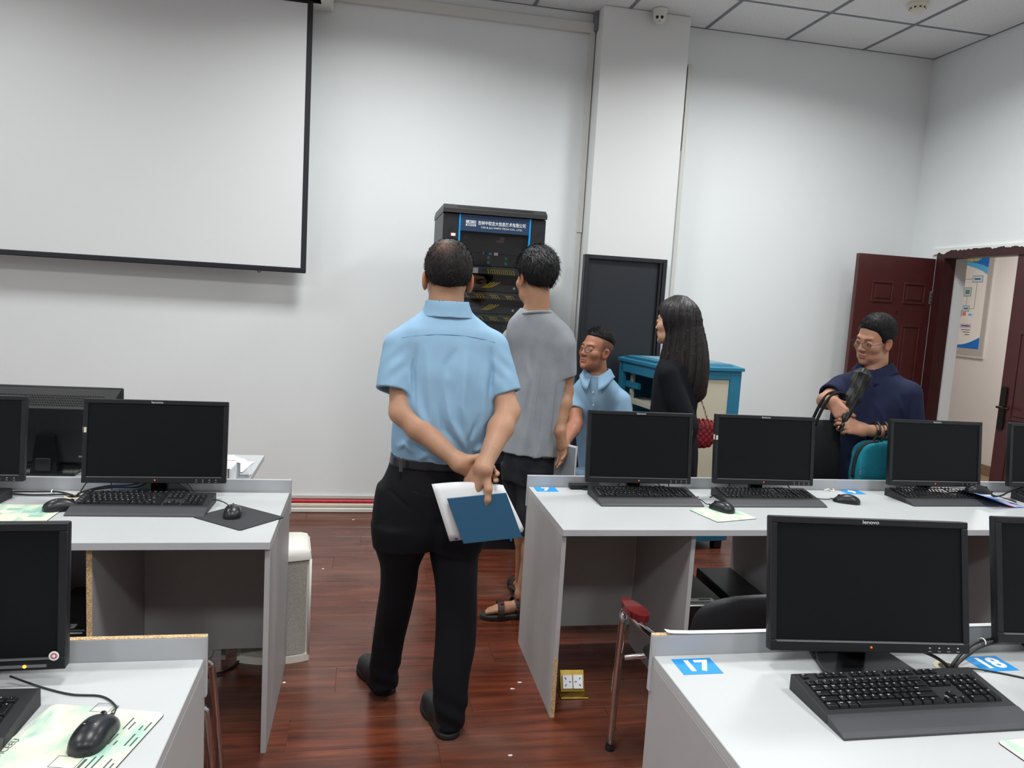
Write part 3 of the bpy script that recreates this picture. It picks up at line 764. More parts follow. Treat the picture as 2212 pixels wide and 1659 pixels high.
def keyboard(label, loc, rz, fine):
    t = thing('keyboard', label, 'keyboard', loc, rz, 'black keyboards')
    if 'body' not in KB:
        # wedge body and palm rest, as side profile extruded along x
        def ext(name, prof, x0, x1, m):
            bm = bmesh.new()
            A = [bm.verts.new((x0, y, z)) for y, z in prof]; B = [bm.verts.new((x1, y, z)) for y, z in prof]
            bm.faces.new(A); bm.faces.new(B[::-1])
            for k in range(len(prof)): bm.faces.new((A[k], B[k], B[(k + 1) % len(prof)], A[(k + 1) % len(prof)]))
            bmesh.ops.recalc_face_normals(bm, faces=bm.faces)
            bmesh.ops.bevel(bm, geom=list(bm.edges), offset=0.0015, segments=1, affect='EDGES', clamp_overlap=True)
            me = bpy.data.meshes.new(name); bm.to_mesh(me); bm.free(); me.materials.append(m); return me
        f = -KD / 2
        KB['body'] = ext('deck', [(f + 0.058, 0.0), (KD / 2, 0.0), (KD / 2, kb_plane(KD / 2)), (KD / 2 - 0.006, kb_plane(KD / 2) + 0.002), (f + 0.062, kb_plane(f + 0.062))], -KW / 2, KW / 2, M['key_base'])
        KB['palm'] = ext('palm_rest', [(f, 0.0), (f + 0.0575, 0.0), (f + 0.0615, kb_plane(f + 0.0615) + 0.001), (f + 0.05, 0.0195), (f + 0.012, 0.010), (f, 0.004)], -KW / 2, KW / 2, M['palm'])
        wl = KB['wall'] = bmesh.new()
        for s in (-1, 1): bm_box(wl, (s * KW / 2 - 0.004, f + 0.06, 0.002), (s * KW / 2 + 0.004, KD / 2, 0.03), 0.001)
        me = bpy.data.meshes.new('side_wall'); wl.to_mesh(me); wl.free(); me.materials.append(M['key_base']); KB['wall'] = me
        bm = bmesh.new()
        for c, x, r, w, h in KEYS:
            px, py = key_pos(x, r, w, h)
            tmp = bmesh.new(); tmp.from_mesh(key_mesh(w * U, h * U))
            bmesh.ops.transform(tmp, matrix=T(px, py, kb_plane(py) + 0.0005) @ RX(TILT), verts=tmp.verts)
            mm = bpy.data.meshes.new('t'); tmp.to_mesh(mm); tmp.free(); bm.from_mesh(mm); bpy.data.meshes.remove(mm)
        me = bpy.data.meshes.new('keys'); bm.to_mesh(me); bm.free(); me.materials.append(M['key']); KB['keys'] = me
    mesh_obj('deck', KB['body'], None, t); mesh_obj('palm_rest', KB['palm'], None, t)
    if fine:
        for c, x, r, w, h in KEYS:
            px, py = key_pos(x, r, w, h)
            o = mesh_obj('key', key_mesh(w * U, h * U), None, t); o.location = (px, py, kb_plane(py) + 0.0005); o.rotation_euler = (R(TILT), 0, 0)
    else:
        mesh_obj('keys', KB['keys'], None, t)['kind'] = 'stuff'
    mesh_obj('key_legends', legend_mesh(), None, t)['kind'] = 'stuff'
    text('logo', 'lenovo', 0.008, M['legend'], T(0.098, 0.001, kb_plane(0.001) + 0.0008) @ RX(TILT), t, xs=1.2)
    return t
keyboard('black keyboard in front of the monitor by the number 7 sticker', (1.222, 3.083, DZT), R(0.5), False)
keyboard('black keyboard with a pale green mouse mat at its left front corner', (1.812, 3.083, DZT), R(0.5), False)
keyboard('black keyboard on the number 9 desk with a mouse lying on its right end', (2.738, 3.118, DZT), R(1), False)
keyboard('black keyboard on the number 9 desk in front of the closed door leaf', (3.415, 3.075, DZT), R(1), False)
keyboard('black keyboard in front of the orange-lit monitor beside number 17', (1.206, 1.386, DZT), R(0), True)
keyboard('black keyboard next to the black mouse mat', (-0.783, 2.912, DZT), R(-1), True)
keyboard('black keyboard left of the pale green mat on the left row', (-1.515, 2.965, DZT), R(-4), False)
keyboard('black keyboard left of the large pale green mouse mat with printed letters', (-0.838, 1.452, DZT), R(-2), True)
k2 = keyboard('black keyboard behind the large monitor seen from the back', (-1.25, 3.66, DZT), R(180), False)

# ================================================================== MICE, MATS, CABLES
def mouse_parts(t):
    n, mseg = 22, 20
    bm = bmesh.new(); rings = []
    Lh, Wd, Hm = 0.059, 0.033, 0.039
    for i in range(n + 1):
        u = -1 + 2 * i / n; a = max(0.0, 1 - abs(u) ** 2.6) ** 0.5
        wv = Wd * (0.14 + 0.86 * a) * (1 - 0.06 * math.cos(u * math.pi)); hv = Hm * (0.30 + 0.70 * max(0, 1 - ((u + 0.18) / 1.20) ** 2) ** 0.75) * (0.45 + 0.55 * a)
        rings.append([bm.verts.new((wv * math.cos(math.pi * k / mseg), u * Lh, 0.001 + hv * math.sin(math.pi * k / mseg) ** 0.72)) for k in range(mseg + 1)])
    for a, b in zip(rings, rings[1:]):
        for k in range(mseg): bm.faces.new((a[k], b[k], b[k + 1], a[k + 1]))
        bm.faces.new((a[0], a[mseg], b[mseg], b[0]))
    bm.faces.new([v for v in rings[0]]); bm.faces.new([v for v in rings[-1]][::-1])
    bmesh.ops.recalc_face_normals(bm, faces=bm.faces)
    from_bm('shell', bm, mat('mouse_plastic', C(30, 32, 36), 0.3, bump=(600, 0.03)) if 'mouse_plastic' not in bpy.data.materials else bpy.data.materials['mouse_plastic'], t, angle=50)
    w = lathe('wheel', [(0, -0.0035), (0.008, -0.0035), (0.0088, 0), (0.008, 0.0035), (0, 0.0035)], M['black_gloss'], t, 14, T(0, 0.033, 0.026) @ RY(90))
    box('logo_line', (-0.011, -0.0165, 0.0376), (0.011, -0.0150, 0.0386), M['legend'], t)
    tube('cable_boot', [(0, 0.056, 0.010), (0, 0.068, 0.009)], 0.0032, M['cable'], t, n=1, seg=8)
PROTO_MOUSE = None
def mouse(label, loc, rz, cable_pts, group='black mice'):
    global PROTO_MOUSE
    if PROTO_MOUSE is None:
        t = thing('computer_mouse', label, 'mouse', loc, rz, group); mouse_parts(t); PROTO_MOUSE = t
    else:
        t = copy_tree(PROTO_MOUSE); t.location = loc; t.rotation_euler = (0, 0, rz); t['label'] = label
        for ch in list(t.children):
            if ch.name.startswith('cable') and not ch.name.startswith('cable_boot'): bpy.data.objects.remove(ch, do_unlink=True)
    inv = (Matrix.Translation(loc) @ Matrix.Rotation(rz, 4, 'Z')).inverted()
    tip = Vector((0, 0.066, 0.009))
    tube('cable', [tip] + [inv @ Vector(p) for p in cable_pts], 0.0021, M['cable'], t, seg=6, n=8)
def zc(*pts, h=0.0028): return [(x, y, DZT + (h if len(r) == 0 else r[0])) for x, y, *r in pts]
mouse('black mouse on the large pale green mat with printed letters', (-0.463, 1.416, DZT + 0.003), R(-8), zc((-0.455, 1.50), (-0.462, 1.53), (-0.50, 1.568), (-0.56, 1.58), (-0.63, 1.615), (-0.70, 1.65, .01)))
mouse('black mouse on the black mouse mat', (-0.458, 2.828, DZT + 0.003), R(6), zc((-0.475, 2.91), (-0.50, 2.945, .012), (-0.53, 2.96, .02), (-0.56, 2.97, .02)))
mouse('black mouse partly on the pale green mat beside the left keyboard', (-1.052, 2.892, DZT + 0.003), R(-62), zc((-0.985, 2.93, .012), (-0.965, 2.96), (-0.99, 3.02), (-1.05, 3.066, .004)))
mouse('black mouse on the small pale green mat', (1.508, 2.925, DZT + 0.003), R(28), zc((1.47, 3.0, .01), (1.462, 3.05, .016), (1.44, 3.10), (1.50, 3.14)))
mouse('black mouse lying directly on the white desk top', (2.20, 3.072, DZT), R(60), zc((2.13, 3.118), (2.09, 3.13), (2.06, 3.14, .01), (2.03, 3.16)))
mouse('black mouse lying on the right end of a keyboard', (2.925, 3.105, DZT + 0.045), R(-105), [(2.995, 3.088, DZT + 0.04), (3.04, 3.07, DZT + 0.03), (3.10, 3.06, DZT + 0.012), (3.15, 3.12, DZT + 0.003), (3.14, 3.18, DZT + 0.003)])

def mat_pattern(name, cols, sc):
    m = bpy.data.materials.new(name); m.use_nodes = True; nt = m.node_tree; b = nt.nodes['Principled BSDF']; L = nt.links.new
    tc = nt.nodes.new('ShaderNodeTexCoord')
    n = nt.nodes.new('ShaderNodeTexNoise'); n.inputs['Scale'].default_value = sc; n.inputs['Detail'].default_value = 5; n.inputs['Distortion'].default_value = 0.4
    mp = nt.nodes.new('ShaderNodeMapping'); mp.inputs['Scale'].default_value = (1, 0.6, 1)
    L(tc.outputs['Object'], mp.inputs['Vector']); L(mp.outputs[0], n.inputs['Vector'])
    r = nt.nodes.new('ShaderNodeValToRGB'); els = r.color_ramp.elements
    els[0].position = 0.32; els[0].color = (*cols[0], 1); els[1].position = 0.68; els[1].color = (*cols[-1], 1)
    for k, c in enumerate(cols[1:-1]):
        e = els.new(0.32 + 0.36 * (k + 1) / (len(cols) - 1)); e.color = (*c, 1)
    L(n.outputs['Fac'], r.inputs['Fac']); L(r.outputs['Color'], b.inputs['Base Color']); b.inputs['Roughness'].default_value = 0.55
    return m
M['mat_green'] = mat_pattern('mouse_mat_print', [C(120, 176, 156), C(176, 204, 186), C(214, 216, 194), C(216, 218, 204), C(140, 188, 168)], 9)
ink2 = mat('mat_ink', C(70, 84, 80), 0.6)
def mouse_mat(label, poly, m, loc, rz, under=True):
    t = thing('mouse_mat', label, 'mouse mat', loc, rz, 'mouse mats')
    prism('rubber', poly, 0.0, 0.0021, M['black'], t)
    prism('surface', [(x * 0.996, y * 0.996) for x, y in poly], 0.0021, 0.0029, m, t)
    return t
def rrc(w, h, r=0.012): return round_rect(-w / 2, -h / 2, w / 2, h / 2, r)
g = mouse_mat('large pale green mouse mat with printed letters and small sketches', rrc(0.226, 0.27, 0.014), M['mat_green'], (-0.500, 1.390, DZT), R(-12.8))
text('printed_letters', 'TUROMCEEU', 0.017, ink2, T(-0.100, -0.035, 0.0032) @ RZ(90), g, extrude=0.0001)
for (x, y, w, h) in ((-0.03, 0.118, 0.035, 0.03), (0.0, -0.055, 0.045, 0.032), (-0.06, -0.11, 0.03, 0.035)):
    boxes('printed_sketch', [((x, y, 0.0029), (x + w, y + 0.0012, 0.0032)), ((x, y + h, 0.0029), (x + w, y + h + 0.0012, 0.0032)), ((x, y, 0.0029), (x + 0.0012, y + h, 0.0032)), ((x + w, y, 0.0029), (x + w + 0.0012, y + h, 0.0032)), ((x + w + 0.004, y + 0.004, 0.0029), (x + w + 0.009, y + h - 0.003, 0.0032))], ink2, g)
rn = random.Random(5)
boxes('printed_lines', [((x, y, 0.0029), (x + 0.003, y + rn.uniform(0.012, 0.04), 0.0032)) for x in (0.062, 0.072, 0.092, 0.102) for y in (-0.12, -0.05, 0.02, 0.07)], ink2, g)
g = mouse_mat('pale green mouse mat beside the keyboard on the left row', rrc(0.235, 0.21), M['mat_green'], (-1.165, 2.845, DZT), R(0))
boxes('printed_block', [((x, y, 0.0029), (x + 0.045, y + 0.028, 0.0031)) for x, y in ((-0.06, 0.03), (0.0, 0.0), (0.04, -0.05), (-0.10, -0.03), (0.03, 0.05))], mat('mat_teal', C(142, 188, 172), 0.6), g)
mouse_mat('black mouse mat at the right end of the left desk', rrc(0.245, 0.205, 0.01), mat('mat_black', C(44, 46, 50), 0.75, bump=(900, 0.1)), (-0.432, 2.805, DZT), R(-40))
mouse_mat('small pale green mouse mat under a mouse between two keyboards', rrc(0.21, 0.185), M['mat_green'], (1.487, 2.872, DZT), R(14))
mouse_mat('pale green mouse mat at the front of the number 18 place', rrc(0.235, 0.20), M['mat_green'], (1.42, 1.155, DZT), R(2))
# bent glossy blue mat lying partly on a keyboard
gm = thing('mouse_mat', 'glossy blue and purple bent mat lying over the end of a keyboard', 'mouse mat', (2.99, 3.09, DZT), R(4), 'mouse mats')
bm = bmesh.new(); N = 14; top, bot_ = [], []
for i in range(N + 1):
    u = i / N; x = -0.105 + 0.215 * u
    z = 0.046 * (1 - u) ** 1.0 * (0.5 + 0.5 * math.cos(u * math.pi * 0.9)) + 0.005 * math.sin(u * 7) * (1 - u) + 0.0016
    top.append([bm.verts.new((x, y, z + 0.0016)) for y in (-0.095, 0, 0.095)]); bot_.append([bm.verts.new((x, y, z)) for y in (-0.095, 0, 0.095)])
for i in range(N):
    for k in range(2):
        bm.faces.new((top[i][k], top[i + 1][k], top[i + 1][k + 1], top[i][k + 1])); bm.faces.new((bot_[i][k + 1], bot_[i + 1][k + 1], bot_[i + 1][k], bot_[i][k]))
    for k in (0, 2): bm.faces.new((bot_[i][k], bot_[i + 1][k], top[i + 1][k], top[i][k]))
for i in (0, N):
    for k in range(2): bm.faces.new((bot_[i][k], bot_[i][k + 1], top[i][k + 1], top[i][k]))
bmesh.ops.recalc_face_normals(bm, faces=bm.faces)
bmat = mat_pattern('mat_blue_print', [C(30, 30, 110), C(60, 120, 220), C(150, 190, 240), C(210, 150, 170), C(40, 30, 100)], 14)
bmat.node_tree.nodes['Principled BSDF'].inputs['Roughness'].default_value = 0.25
from_bm('surface', bm, bmat, gm, smooth=True)

# cable holes and cable bundles
ring_m = mat('grommet_cream', C(214, 204, 176), 0.5)
def grommet(label, x, y):
    t = thing('cable_grommet', label, 'grommet', (x, y, DZT), 0, 'desk cable grommets')
    lathe('ring', [(0.024, 0.0), (0.036, 0.0), (0.036, 0.002), (0.033, 0.0032), (0.025, 0.0032), (0.024, 0.0)], ring_m, t, 26)
    lathe('opening', [(0, 0.0004), (0.024, 0.0004), (0.024, 0.0), (0, 0)], M['black'], t, 20)
grommet('cream cable hole ring beside the number 18 sticker', 1.447, 1.553)
grommet('cream cable hole ring behind the mouse and keyboard on the left row', -1.07, 3.068)
def bundle(label, paths, r=0.0042, group='black cable bundles', tie=None):
    t = thing('cable_bundle', label, 'cables', (0, 0, 0), 0, group)
    for p in paths: tube('cable', p, r, M['cable'], t, seg=7, n=8)
    if tie: lathe('cable_tie', [(0.0095, -0.002), (0.0105, -0.002), (0.0105, 0.002), (0.0095, 0.002)], M['print_white'], t, 12, tie)
    return t
bundle('thick black cables rising from the hole beside number 18', [
    zc((1.452, 1.552, .0), (1.46, 1.555, .012), (1.50, 1.573, .030), (1.56, 1.595, .045), (1.64, 1.60, .055), (1.74, 1.57, .09)),
    zc((1.456, 1.545, .0), (1.468, 1.55, .014), (1.51, 1.565, .028), (1.57, 1.585, .040), (1.66, 1.595, .050), (1.76, 1.57, .09)),
    zc((1.444, 1.55, .0), (1.432, 1.556, .014), (1.40, 1.57, .030), (1.35, 1.585, .042), (1.29, 1.585, .050), (1.20, 1.57, .09))], tie=T(1.57, 1.592, DZT + 0.046) @ RZ(15) @ RY(90))
bundle('thin black cord running from the hole to the right beside number 18', [zc((1.45, 1.542, .001), (1.49, 1.537, .006), (1.55, 1.52), (1.62, 1.475), (1.70, 1.43))], r=0.0022)
bundle('thin black cord hanging at the foot of the orange-lit monitor', [zc((1.09, 1.585, .08), (1.09, 1.565, .03), (1.10, 1.535, .0125), (1.15, 1.525, .0125), (1.195, 1.497, .0125))], r=0.0022)
bundle('black cables from the hole to the left monitors on the left row', [
    zc((-1.075, 3.066, .0), (-1.09, 3.07, .010), (-1.14, 3.08, .016), (-1.24, 3.085, .014), (-1.36, 3.10, .012), (-1.44, 3.11, .05)),
    zc((-1.07, 3.06, .0), (-1.08, 3.062, .010), (-1.13, 3.07, .008), (-1.23, 3.07, .006), (-1.36, 3.09, .01)),
    zc((-1.062, 3.07, .0), (-1.055, 3.075, .012), (-1.02, 3.09, .024), (-0.96, 3.10, .035), (-0.88, 3.105, .04), (-0.80, 3.10, .07)),
    zc((-1.066, 3.075, .0), (-1.055, 3.082, .012), (-1.01, 3.098, .020), (-0.94, 3.11, .028), (-0.86, 3.115, .03), (-0.79, 3.11, .07))], r=0.0036, tie=T(-1.15, 3.079, DZT + 0.014) @ RZ(-5) @ RY(90))
bundle('thin looping cords under the left monitor with the black mat', [
    zc((-1.06, 3.08, .005), (-1.035, 3.1, .05), (-0.99, 3.11, .075), (-0.96, 3.11, .06), (-0.95, 3.105, .02), (-0.955, 3.10)),
    zc((-0.70, 3.11, .06), (-0.67, 3.10, .045), (-0.645, 3.08, .02), (-0.63, 3.06)), zc((-0.72, 3.10, .055), (-0.68, 3.09, .035), (-0.655, 3.07, .012), (-0.65, 3.05))], r=0.0022)
bundle('thin cords under the monitor beside number 7', [zc((1.16, 3.21, .07), (1.14, 3.22, .03), (1.12, 3.23)), zc((1.30, 3.20, .075), (1.34, 3.19, .03), (1.37, 3.18), (1.42, 3.17)), zc((1.38, 3.21, .07), (1.38, 3.19, .02), (1.42, 3.16))], r=0.0022)
bundle('thin cords under the monitor with the cream sticker', [zc((1.70, 3.20, .075), (1.67, 3.19, .05), (1.66, 3.17, .03), (1.60, 3.19, .002)), zc((1.95, 3.20, .07), (1.98, 3.18, .03), (2.0, 3.17)), zc((1.55, 3.13), (1.60, 3.16, .012), (1.68, 3.18, .02))], r=0.0026)
bundle('dark cables and blue cord under the monitor by the closed door leaf', [zc((3.02, 3.12, .03), (3.06, 3.14, .018), (3.12, 3.16, .02), (3.2, 3.2, .03), (3.3, 3.2, .06))], r=0.0045)
tag(boxes('dark_bracket', [((0.93, 3.255, DZT), (1.075, 3.295, DZT + 0.022)), ((0.985, 3.245, DZT), (1.06, 3.255, DZT + 0.010))], M['black'], bevel=0.002), 'flat black adapter lying against the rail beside the number 7 sticker', 'adapter')
tag(tube('cord_end', [(2.215, 3.275, DZT + .003), (2.235, 3.27, DZT + .012), (2.25, 3.275, DZT + .003), (2.262, 3.265, DZT + .003), (2.27, 3.28, DZT + .01)], 0.0034, M['cream_plastic']), 'short cream cord end lying beside the seam of the number 7 desk', 'cord')

# papers and carton on the teacher's desk
ct = thing('carton', 'white carton with red print and an open lid flap', 'box', (-0.665, 3.37, DZT), R(-2))
box('body', (-0.17, -0.10, 0), (0.13, 0.10, 0.068), mat('carton_white', C(232, 233, 236), 0.6), ct, bevel=0.0015)
box('lid', (-0.172, -0.101, 0.0685), (0.128, 0.101, 0.071), M['paper'], ct)
boxes('red_stripe', [((-0.17, 0.045, 0.0711), (0.12, 0.053, 0.0716))], M['red'], ct)
for k in range(5): box('red_print', (-0.15 + k * 0.05, 0.018, 0.0711), (-0.125 + k * 0.05, 0.031, 0.0716), M['red'], ct)
box('grey_print', (-0.10, -0.075, 0.0711), (0.02, -0.066, 0.0716), ink2, ct)
box('dark_gap', (0.118, -0.1012, 0.002), (0.1215, -0.0995, 0.068), M['black'], ct)
bm = bmesh.new(); pr = [(0.128, 0.071), (0.150, 0.066), (0.172, 0.045), (0.182, 0.012)]
for (xa, za), (xb, zb) in zip(pr, pr[1:]):
    v = [bm.verts.new(p) for p in ((xa, 0.02, za), (xb, 0.02, zb), (xb, 0.099, zb), (xa, 0.099, za), (xa - .001, 0.02, za + .0015), (xb + .001, 0.02, zb + .0015), (xb + .001, 0.099, zb + .0015), (xa - .001, 0.099, za + .0015))]
    for f in ((0, 3, 2, 1), (4, 5, 6, 7), (0, 1, 5, 4), (2, 3, 7, 6), (1, 2, 6, 5), (3, 0, 4, 7)): bm.faces.new([v[i] for i in f])
from_bm('flap', bm, M['paper'], ct)
pp = thing('paper_pile', 'loose white paper sheets spread on the desk behind the carton', 'papers', (-0.70, 3.63, DZT), R(4))
rn = random.Random(11)
for k in range(6):
    o = box('sheet', (-0.15, -0.105, 0), (0.15, 0.105, 0.0009), M['paper'], pp); o.location = (rn.uniform(-0.03, 0.05), rn.uniform(-0.04, 0.06), 0.0004 + k * 0.0011); o.rotation_euler = (0, 0, rn.uniform(-0.35, 0.25))

# ================================================================== BLACK RACK WITH PATCH CABLES
rk = thing('server_rack', 'tall black server rack with tinted glass door and blue side strips', 'rack', (0.418, 4.60, 0))
RW, RH, RD = 0.626, 2.082, 0.62
hd = mat('rack_header_blue', C(38, 62, 92), 0.35)
strip = mat('rack_strip_blue', C(20, 150, 220), 0.4)
inner = mat('rack_inside', C(18, 19, 22), 0.5)
boxes('carcass', [((0, 0.03, 0.05), (0.02, RD, RH)), ((RW - 0.02, 0.03, 0.05), (RW, RD, RH)), ((0.02, RD - 0.015, 0.05), (RW - 0.02, RD, RH)), ((0.02, 0.03, 0.05), (RW - 0.02, RD - 0.015, 0.08)), ((0.02, 0.03, RH - 0.02), (RW - 0.02, RD - 0.015, RH))], M['black_metal'], rk)
bm = bmesh.new()
for (a, b, z, e) in ((0, 0, 0, 0),): pass
cap = [(-0.004, -0.012), (RW + 0.004, -0.012), (RW + 0.004, RD + 0.004), (-0.004, RD + 0.004)]
lo = [bm.verts.new((x, y, RH + 0.002)) for x, y in cap]; mi = [bm.verts.new((x, y, RH + 0.026)) for x, y in cap]
hi = [bm.verts.new((x * 0.985 + RW * 0.0075, y * 0.90 + RD * 0.05, RH + 0.052)) for x, y in cap]
bm.faces.new(lo[::-1]); bm.faces.new(hi)
for A, B in ((lo, mi), (mi, hi)):
    for k in range(4): bm.faces.new((A[k], A[(k + 1) % 4], B[(k + 1) % 4], B[k]))
cp = from_bm('top_cap', bm, mat('rack_cap', C(48, 48, 50), 0.45), rk)
bm = bmesh.new()
for k in range(64):
    bm_box(bm, (0.0, -0.0012, -0.009), (0.0042, 0.0008, 0.009), 0, 1, T(0.085 + k * 0.0072, 0.0035, RH + 0.039) @ RX(-50))
from_bm('cap_vents', bm, inner, cp)['kind'] = 'stuff'
box('plinth', (0.01, 0.02, 0), (RW - 0.01, RD - 0.01, 0.05), M['black_metal'], rk)
# door: two slotted stiles, blue strips, header with lettering, glass
for sx0, sx1, nm in ((0.0, 0.094, -1), (0.534, RW, 1)):
    st = box('door_stile', (sx0, 0.0, 0.06), (sx1, 0.028, RH - 0.003), M['black_metal'], rk, bevel=0.003)
    for k in range(24):
        zc_ = RH - 0.09 - k * 0.075
        o = box('slot', (-0.0035, -0.0014, -0.026), (0.0035, 0.0006, 0.026), inner, st)
        o.location = ((sx0 + sx1) / 2, 0, zc_); o.rotation_euler = (0, R(-38 * nm) if nm < 0 else R(48), 0)
for xx in (0.094, 0.524): box('blue_strip', (xx, -0.004, 0.06), (xx + 0.010, 0.028, RH - 0.003), strip, rk, bevel=0.001)
hdp = box('header', (0.104, -0.001, 1.982), (0.524, 0.028, RH - 0.004), hd, rk)
tw = M['print_white']
boxes('emblem', [((0.136, -0.0022, 2.028), (0.153, -0.0008, 2.045)), ((0.153, -0.0022, 2.028), (0.196, -0.0008, 2.0305)), ((0.153, -0.0022, 2.0425), (0.196, -0.0008, 2.045)), ((0.1935, -0.0022, 2.0305), (0.196, -0.0008, 2.0425)), ((0.136, -0.0022, 2.012), (0.196, -0.0008, 2.0235))], tw, hdp)
text('emblem_letters', 'CS&S', 0.0135, tw, T(0.173, -0.0018, 2.0365) @ FRONT, hdp, bold=0.0003)
text('emblem_letters', 'JL', 0.013, hd, T(0.1445, -0.0026, 2.0365) @ FRONT, hdp, bold=0.0002)
text('emblem_letters', '吉林中软', 0.0095, hd, T(0.166, -0.0026, 2.0175) @ FRONT, hdp, bold=0.0002, xs=1.3)
text('lettering', '吉林中软吉大信息技术有限公司', 0.0262, tw, T(0.355, -0.0018, 2.033) @ FRONT, hdp, bold=0.0002, xs=0.80)
text('lettering', 'CSS & JLU INFO-TECH CO., LTD.', 0.0135, tw, T(0.355, -0.0018, 2.0085) @ FRONT, hdp, bold=0.0001, xs=1.32)
box('sticker', (0.048, -0.0015, 1.945), (0.078, -0.0003, 1.965), M['red'], rk); box('sticker', (0.050, -0.0022, 1.947), (0.076, -0.0014, 1.963), M['print_white'], rk)
glass = bpy.data.materials.new('tinted_glass'); glass.use_nodes = True
nt = glass.node_tree; nt.nodes.remove(nt.nodes['Principled BSDF'])
tr = nt.nodes.new('ShaderNodeBsdfTransparent'); tr.inputs[0].default_value = (0.95, 0.965, 0.97, 1)
gl = nt.nodes.new('ShaderNodeBsdfGlossy'); gl.inputs['Roughness'].default_value = 0.02
fz = nt.nodes.new('ShaderNodeFresnel'); fz.inputs[0].default_value = 1.55
mx = nt.nodes.new('ShaderNodeMixShader'); nt.links.new(fz.outputs[0], mx.inputs[0]); nt.links.new(tr.outputs[0], mx.inputs[1]); nt.links.new(gl.outputs[0], mx.inputs[2])
nt.links.new(mx.outputs[0], nt.nodes['Material Output'].inputs['Surface'])
gp = box('glass_pane', (0.104, 0.006, 0.10), (0.524, 0.010, 1.981), glass, rk)
# equipment behind the glass
eq = mat('equipment_black', C(34, 36, 40), 0.4); eq2 = mat('equipment_grey', C(70, 75, 77), 0.5); port = mat('port_black', C(12, 12, 14), 0.4); yel = mat('patch_yellow', C(246, 212, 36), 0.45); teal = mat('drive_green', C(34, 150, 124), 0.5)
def unit(name, z0, z1, m=eq, y=0.055): return box(name, (0.085, y, z0), (0.54, y + 0.35, z1), m, rk, bevel=0.002)
u1 = unit('console_unit', 1.86, 1.975)
boxes('display_frame', [((0.205, 0.053, 1.925), (0.33, 0.0545, 1.927)), ((0.205, 0.053, 1.962), (0.33, 0.0545, 1.964)), ((0.205, 0.053, 1.925), (0.207, 0.0545, 1.964)), ((0.328, 0.053, 1.925), (0.33, 0.0545, 1.964))], eq2, u1)
box('tape_label', (0.355, 0.053, 1.946), (0.385, 0.0546, 1.962), mat('tape_brown', C(120, 98, 84), 0.6), u1); box('tape_label', (0.335, 0.053, 1.930), (0.38, 0.0546, 1.943), bpy.data.materials['tape_brown'], u1)
box('power_socket', (0.135, 0.053, 1.945), (0.17, 0.0546, 1.962), eq2, u1); box('socket_hole', (0.153, 0.0522, 1.949), (0.166, 0.0535, 1.959), port, u1)
u2 = unit('server', 1.785, 1.858)
for c in range(4):
    for r_ in range(2):
        bay = box('drive_bay', (0.098 + c * 0.109, 0.0535, 1.790 + r_ * 0.031), (0.203 + c * 0.109, 0.0555, 1.818 + r_ * 0.031), port, u2)
        if c < 3: box('drive_tab', (0.186 + c * 0.109 - 0.010, 0.0525, 1.797 + r_ * 0.031), (0.186 + c * 0.109 + 0.004, 0.0537, 1.813 + r_ * 0.031), teal, bay)
box('blue_port', (0.255, 0.053, 1.853), (0.264, 0.0546, 1.867), strip, u1); box('blue_port', (0.292, 0.053, 1.853), (0.312, 0.0546, 1.865), strip, u1)
box('red_label', (0.322, 0.052, 1.849), (0.35, 0.0545, 1.869), M['red'], u1); box('red_label', (0.324, 0.0512, 1.851), (0.348, 0.0522, 1.867), M['print_white'], u1)
def cords(par, z, xs_, drop=0.02, slant=0.012):
    for x in xs_:
        bm = bmesh.new(); bm_tube(bm, [(x, 0.055, z + 0.004), (x + slant * 0.4, 0.036, z + 0.003), (x + slant, 0.028, z - drop)], 0.0022, 6, 5); from_bm('patch_cord', bm, yel, par, smooth=True)
u3 = unit('switch', 1.735, 1.78, eq2)
box('white_label', (0.165, 0.053, 1.737), (0.232, 0.0548, 1.770), M['print_white'], u3)
for k in range(12): box('port', (0.262 + k * 0.0155, 0.0535, 1.752), (0.274 + k * 0.0155, 0.0555, 1.763), port, u3)
cords(u3, 1.757, [0.285, 0.300, 0.312, 0.326, 0.340, 0.352, 0.366, 0.380, 0.392, 0.404, 0.418, 0.430, 0.444], 0.022, 0.010)
for zz, i in ((1.63, 0), (1.495, 1)):
    us = unit('switch', zz, zz + 0.044, eq)
    for k in range(4):
        bm = bmesh.new(); bm_tube(bm, [(0.255 + k * 0.012, 0.054, zz + 0.02), (0.275 + k * 0.014, 0.035, zz + 0.028), (0.315 + k * 0.018, 0.032, zz + 0.058)], 0.0022, 6, 5); from_bm('patch_cord', bm, yel, us, smooth=True)
    for k in range(6): box('port', (0.215 + k * 0.018, 0.0535, zz + 0.014), (0.229 + k * 0.018, 0.0555, zz + 0.026), port, us)
    lathe('knob', [(0, 0.004), (0.006, 0.004), (0.008, 0), (0, 0)], M['print_white'], us, 12, T(0.462, 0.054, zz + 0.026) @ RX(90))
    up = unit('patch_panel', zz - 0.048, zz - 0.006, eq2)
    for k in range(24): box('port', (0.095 + k * 0.0182, 0.0535, zz - 0.031), (0.108 + k * 0.0182, 0.0555, zz - 0.019), port, up)
    cords(up, zz - 0.026, [0.11, 0.13, 0.15, 0.215, 0.233, 0.252, 0.305, 0.318, 0.330, 0.345, 0.40, 0.412, 0.424, 0.44], 0.016, 0.024)
unit('server', 1.20, 1.43); unit('shelf_unit', 0.55, 0.60, eq2); unit('server', 0.60, 0.72)

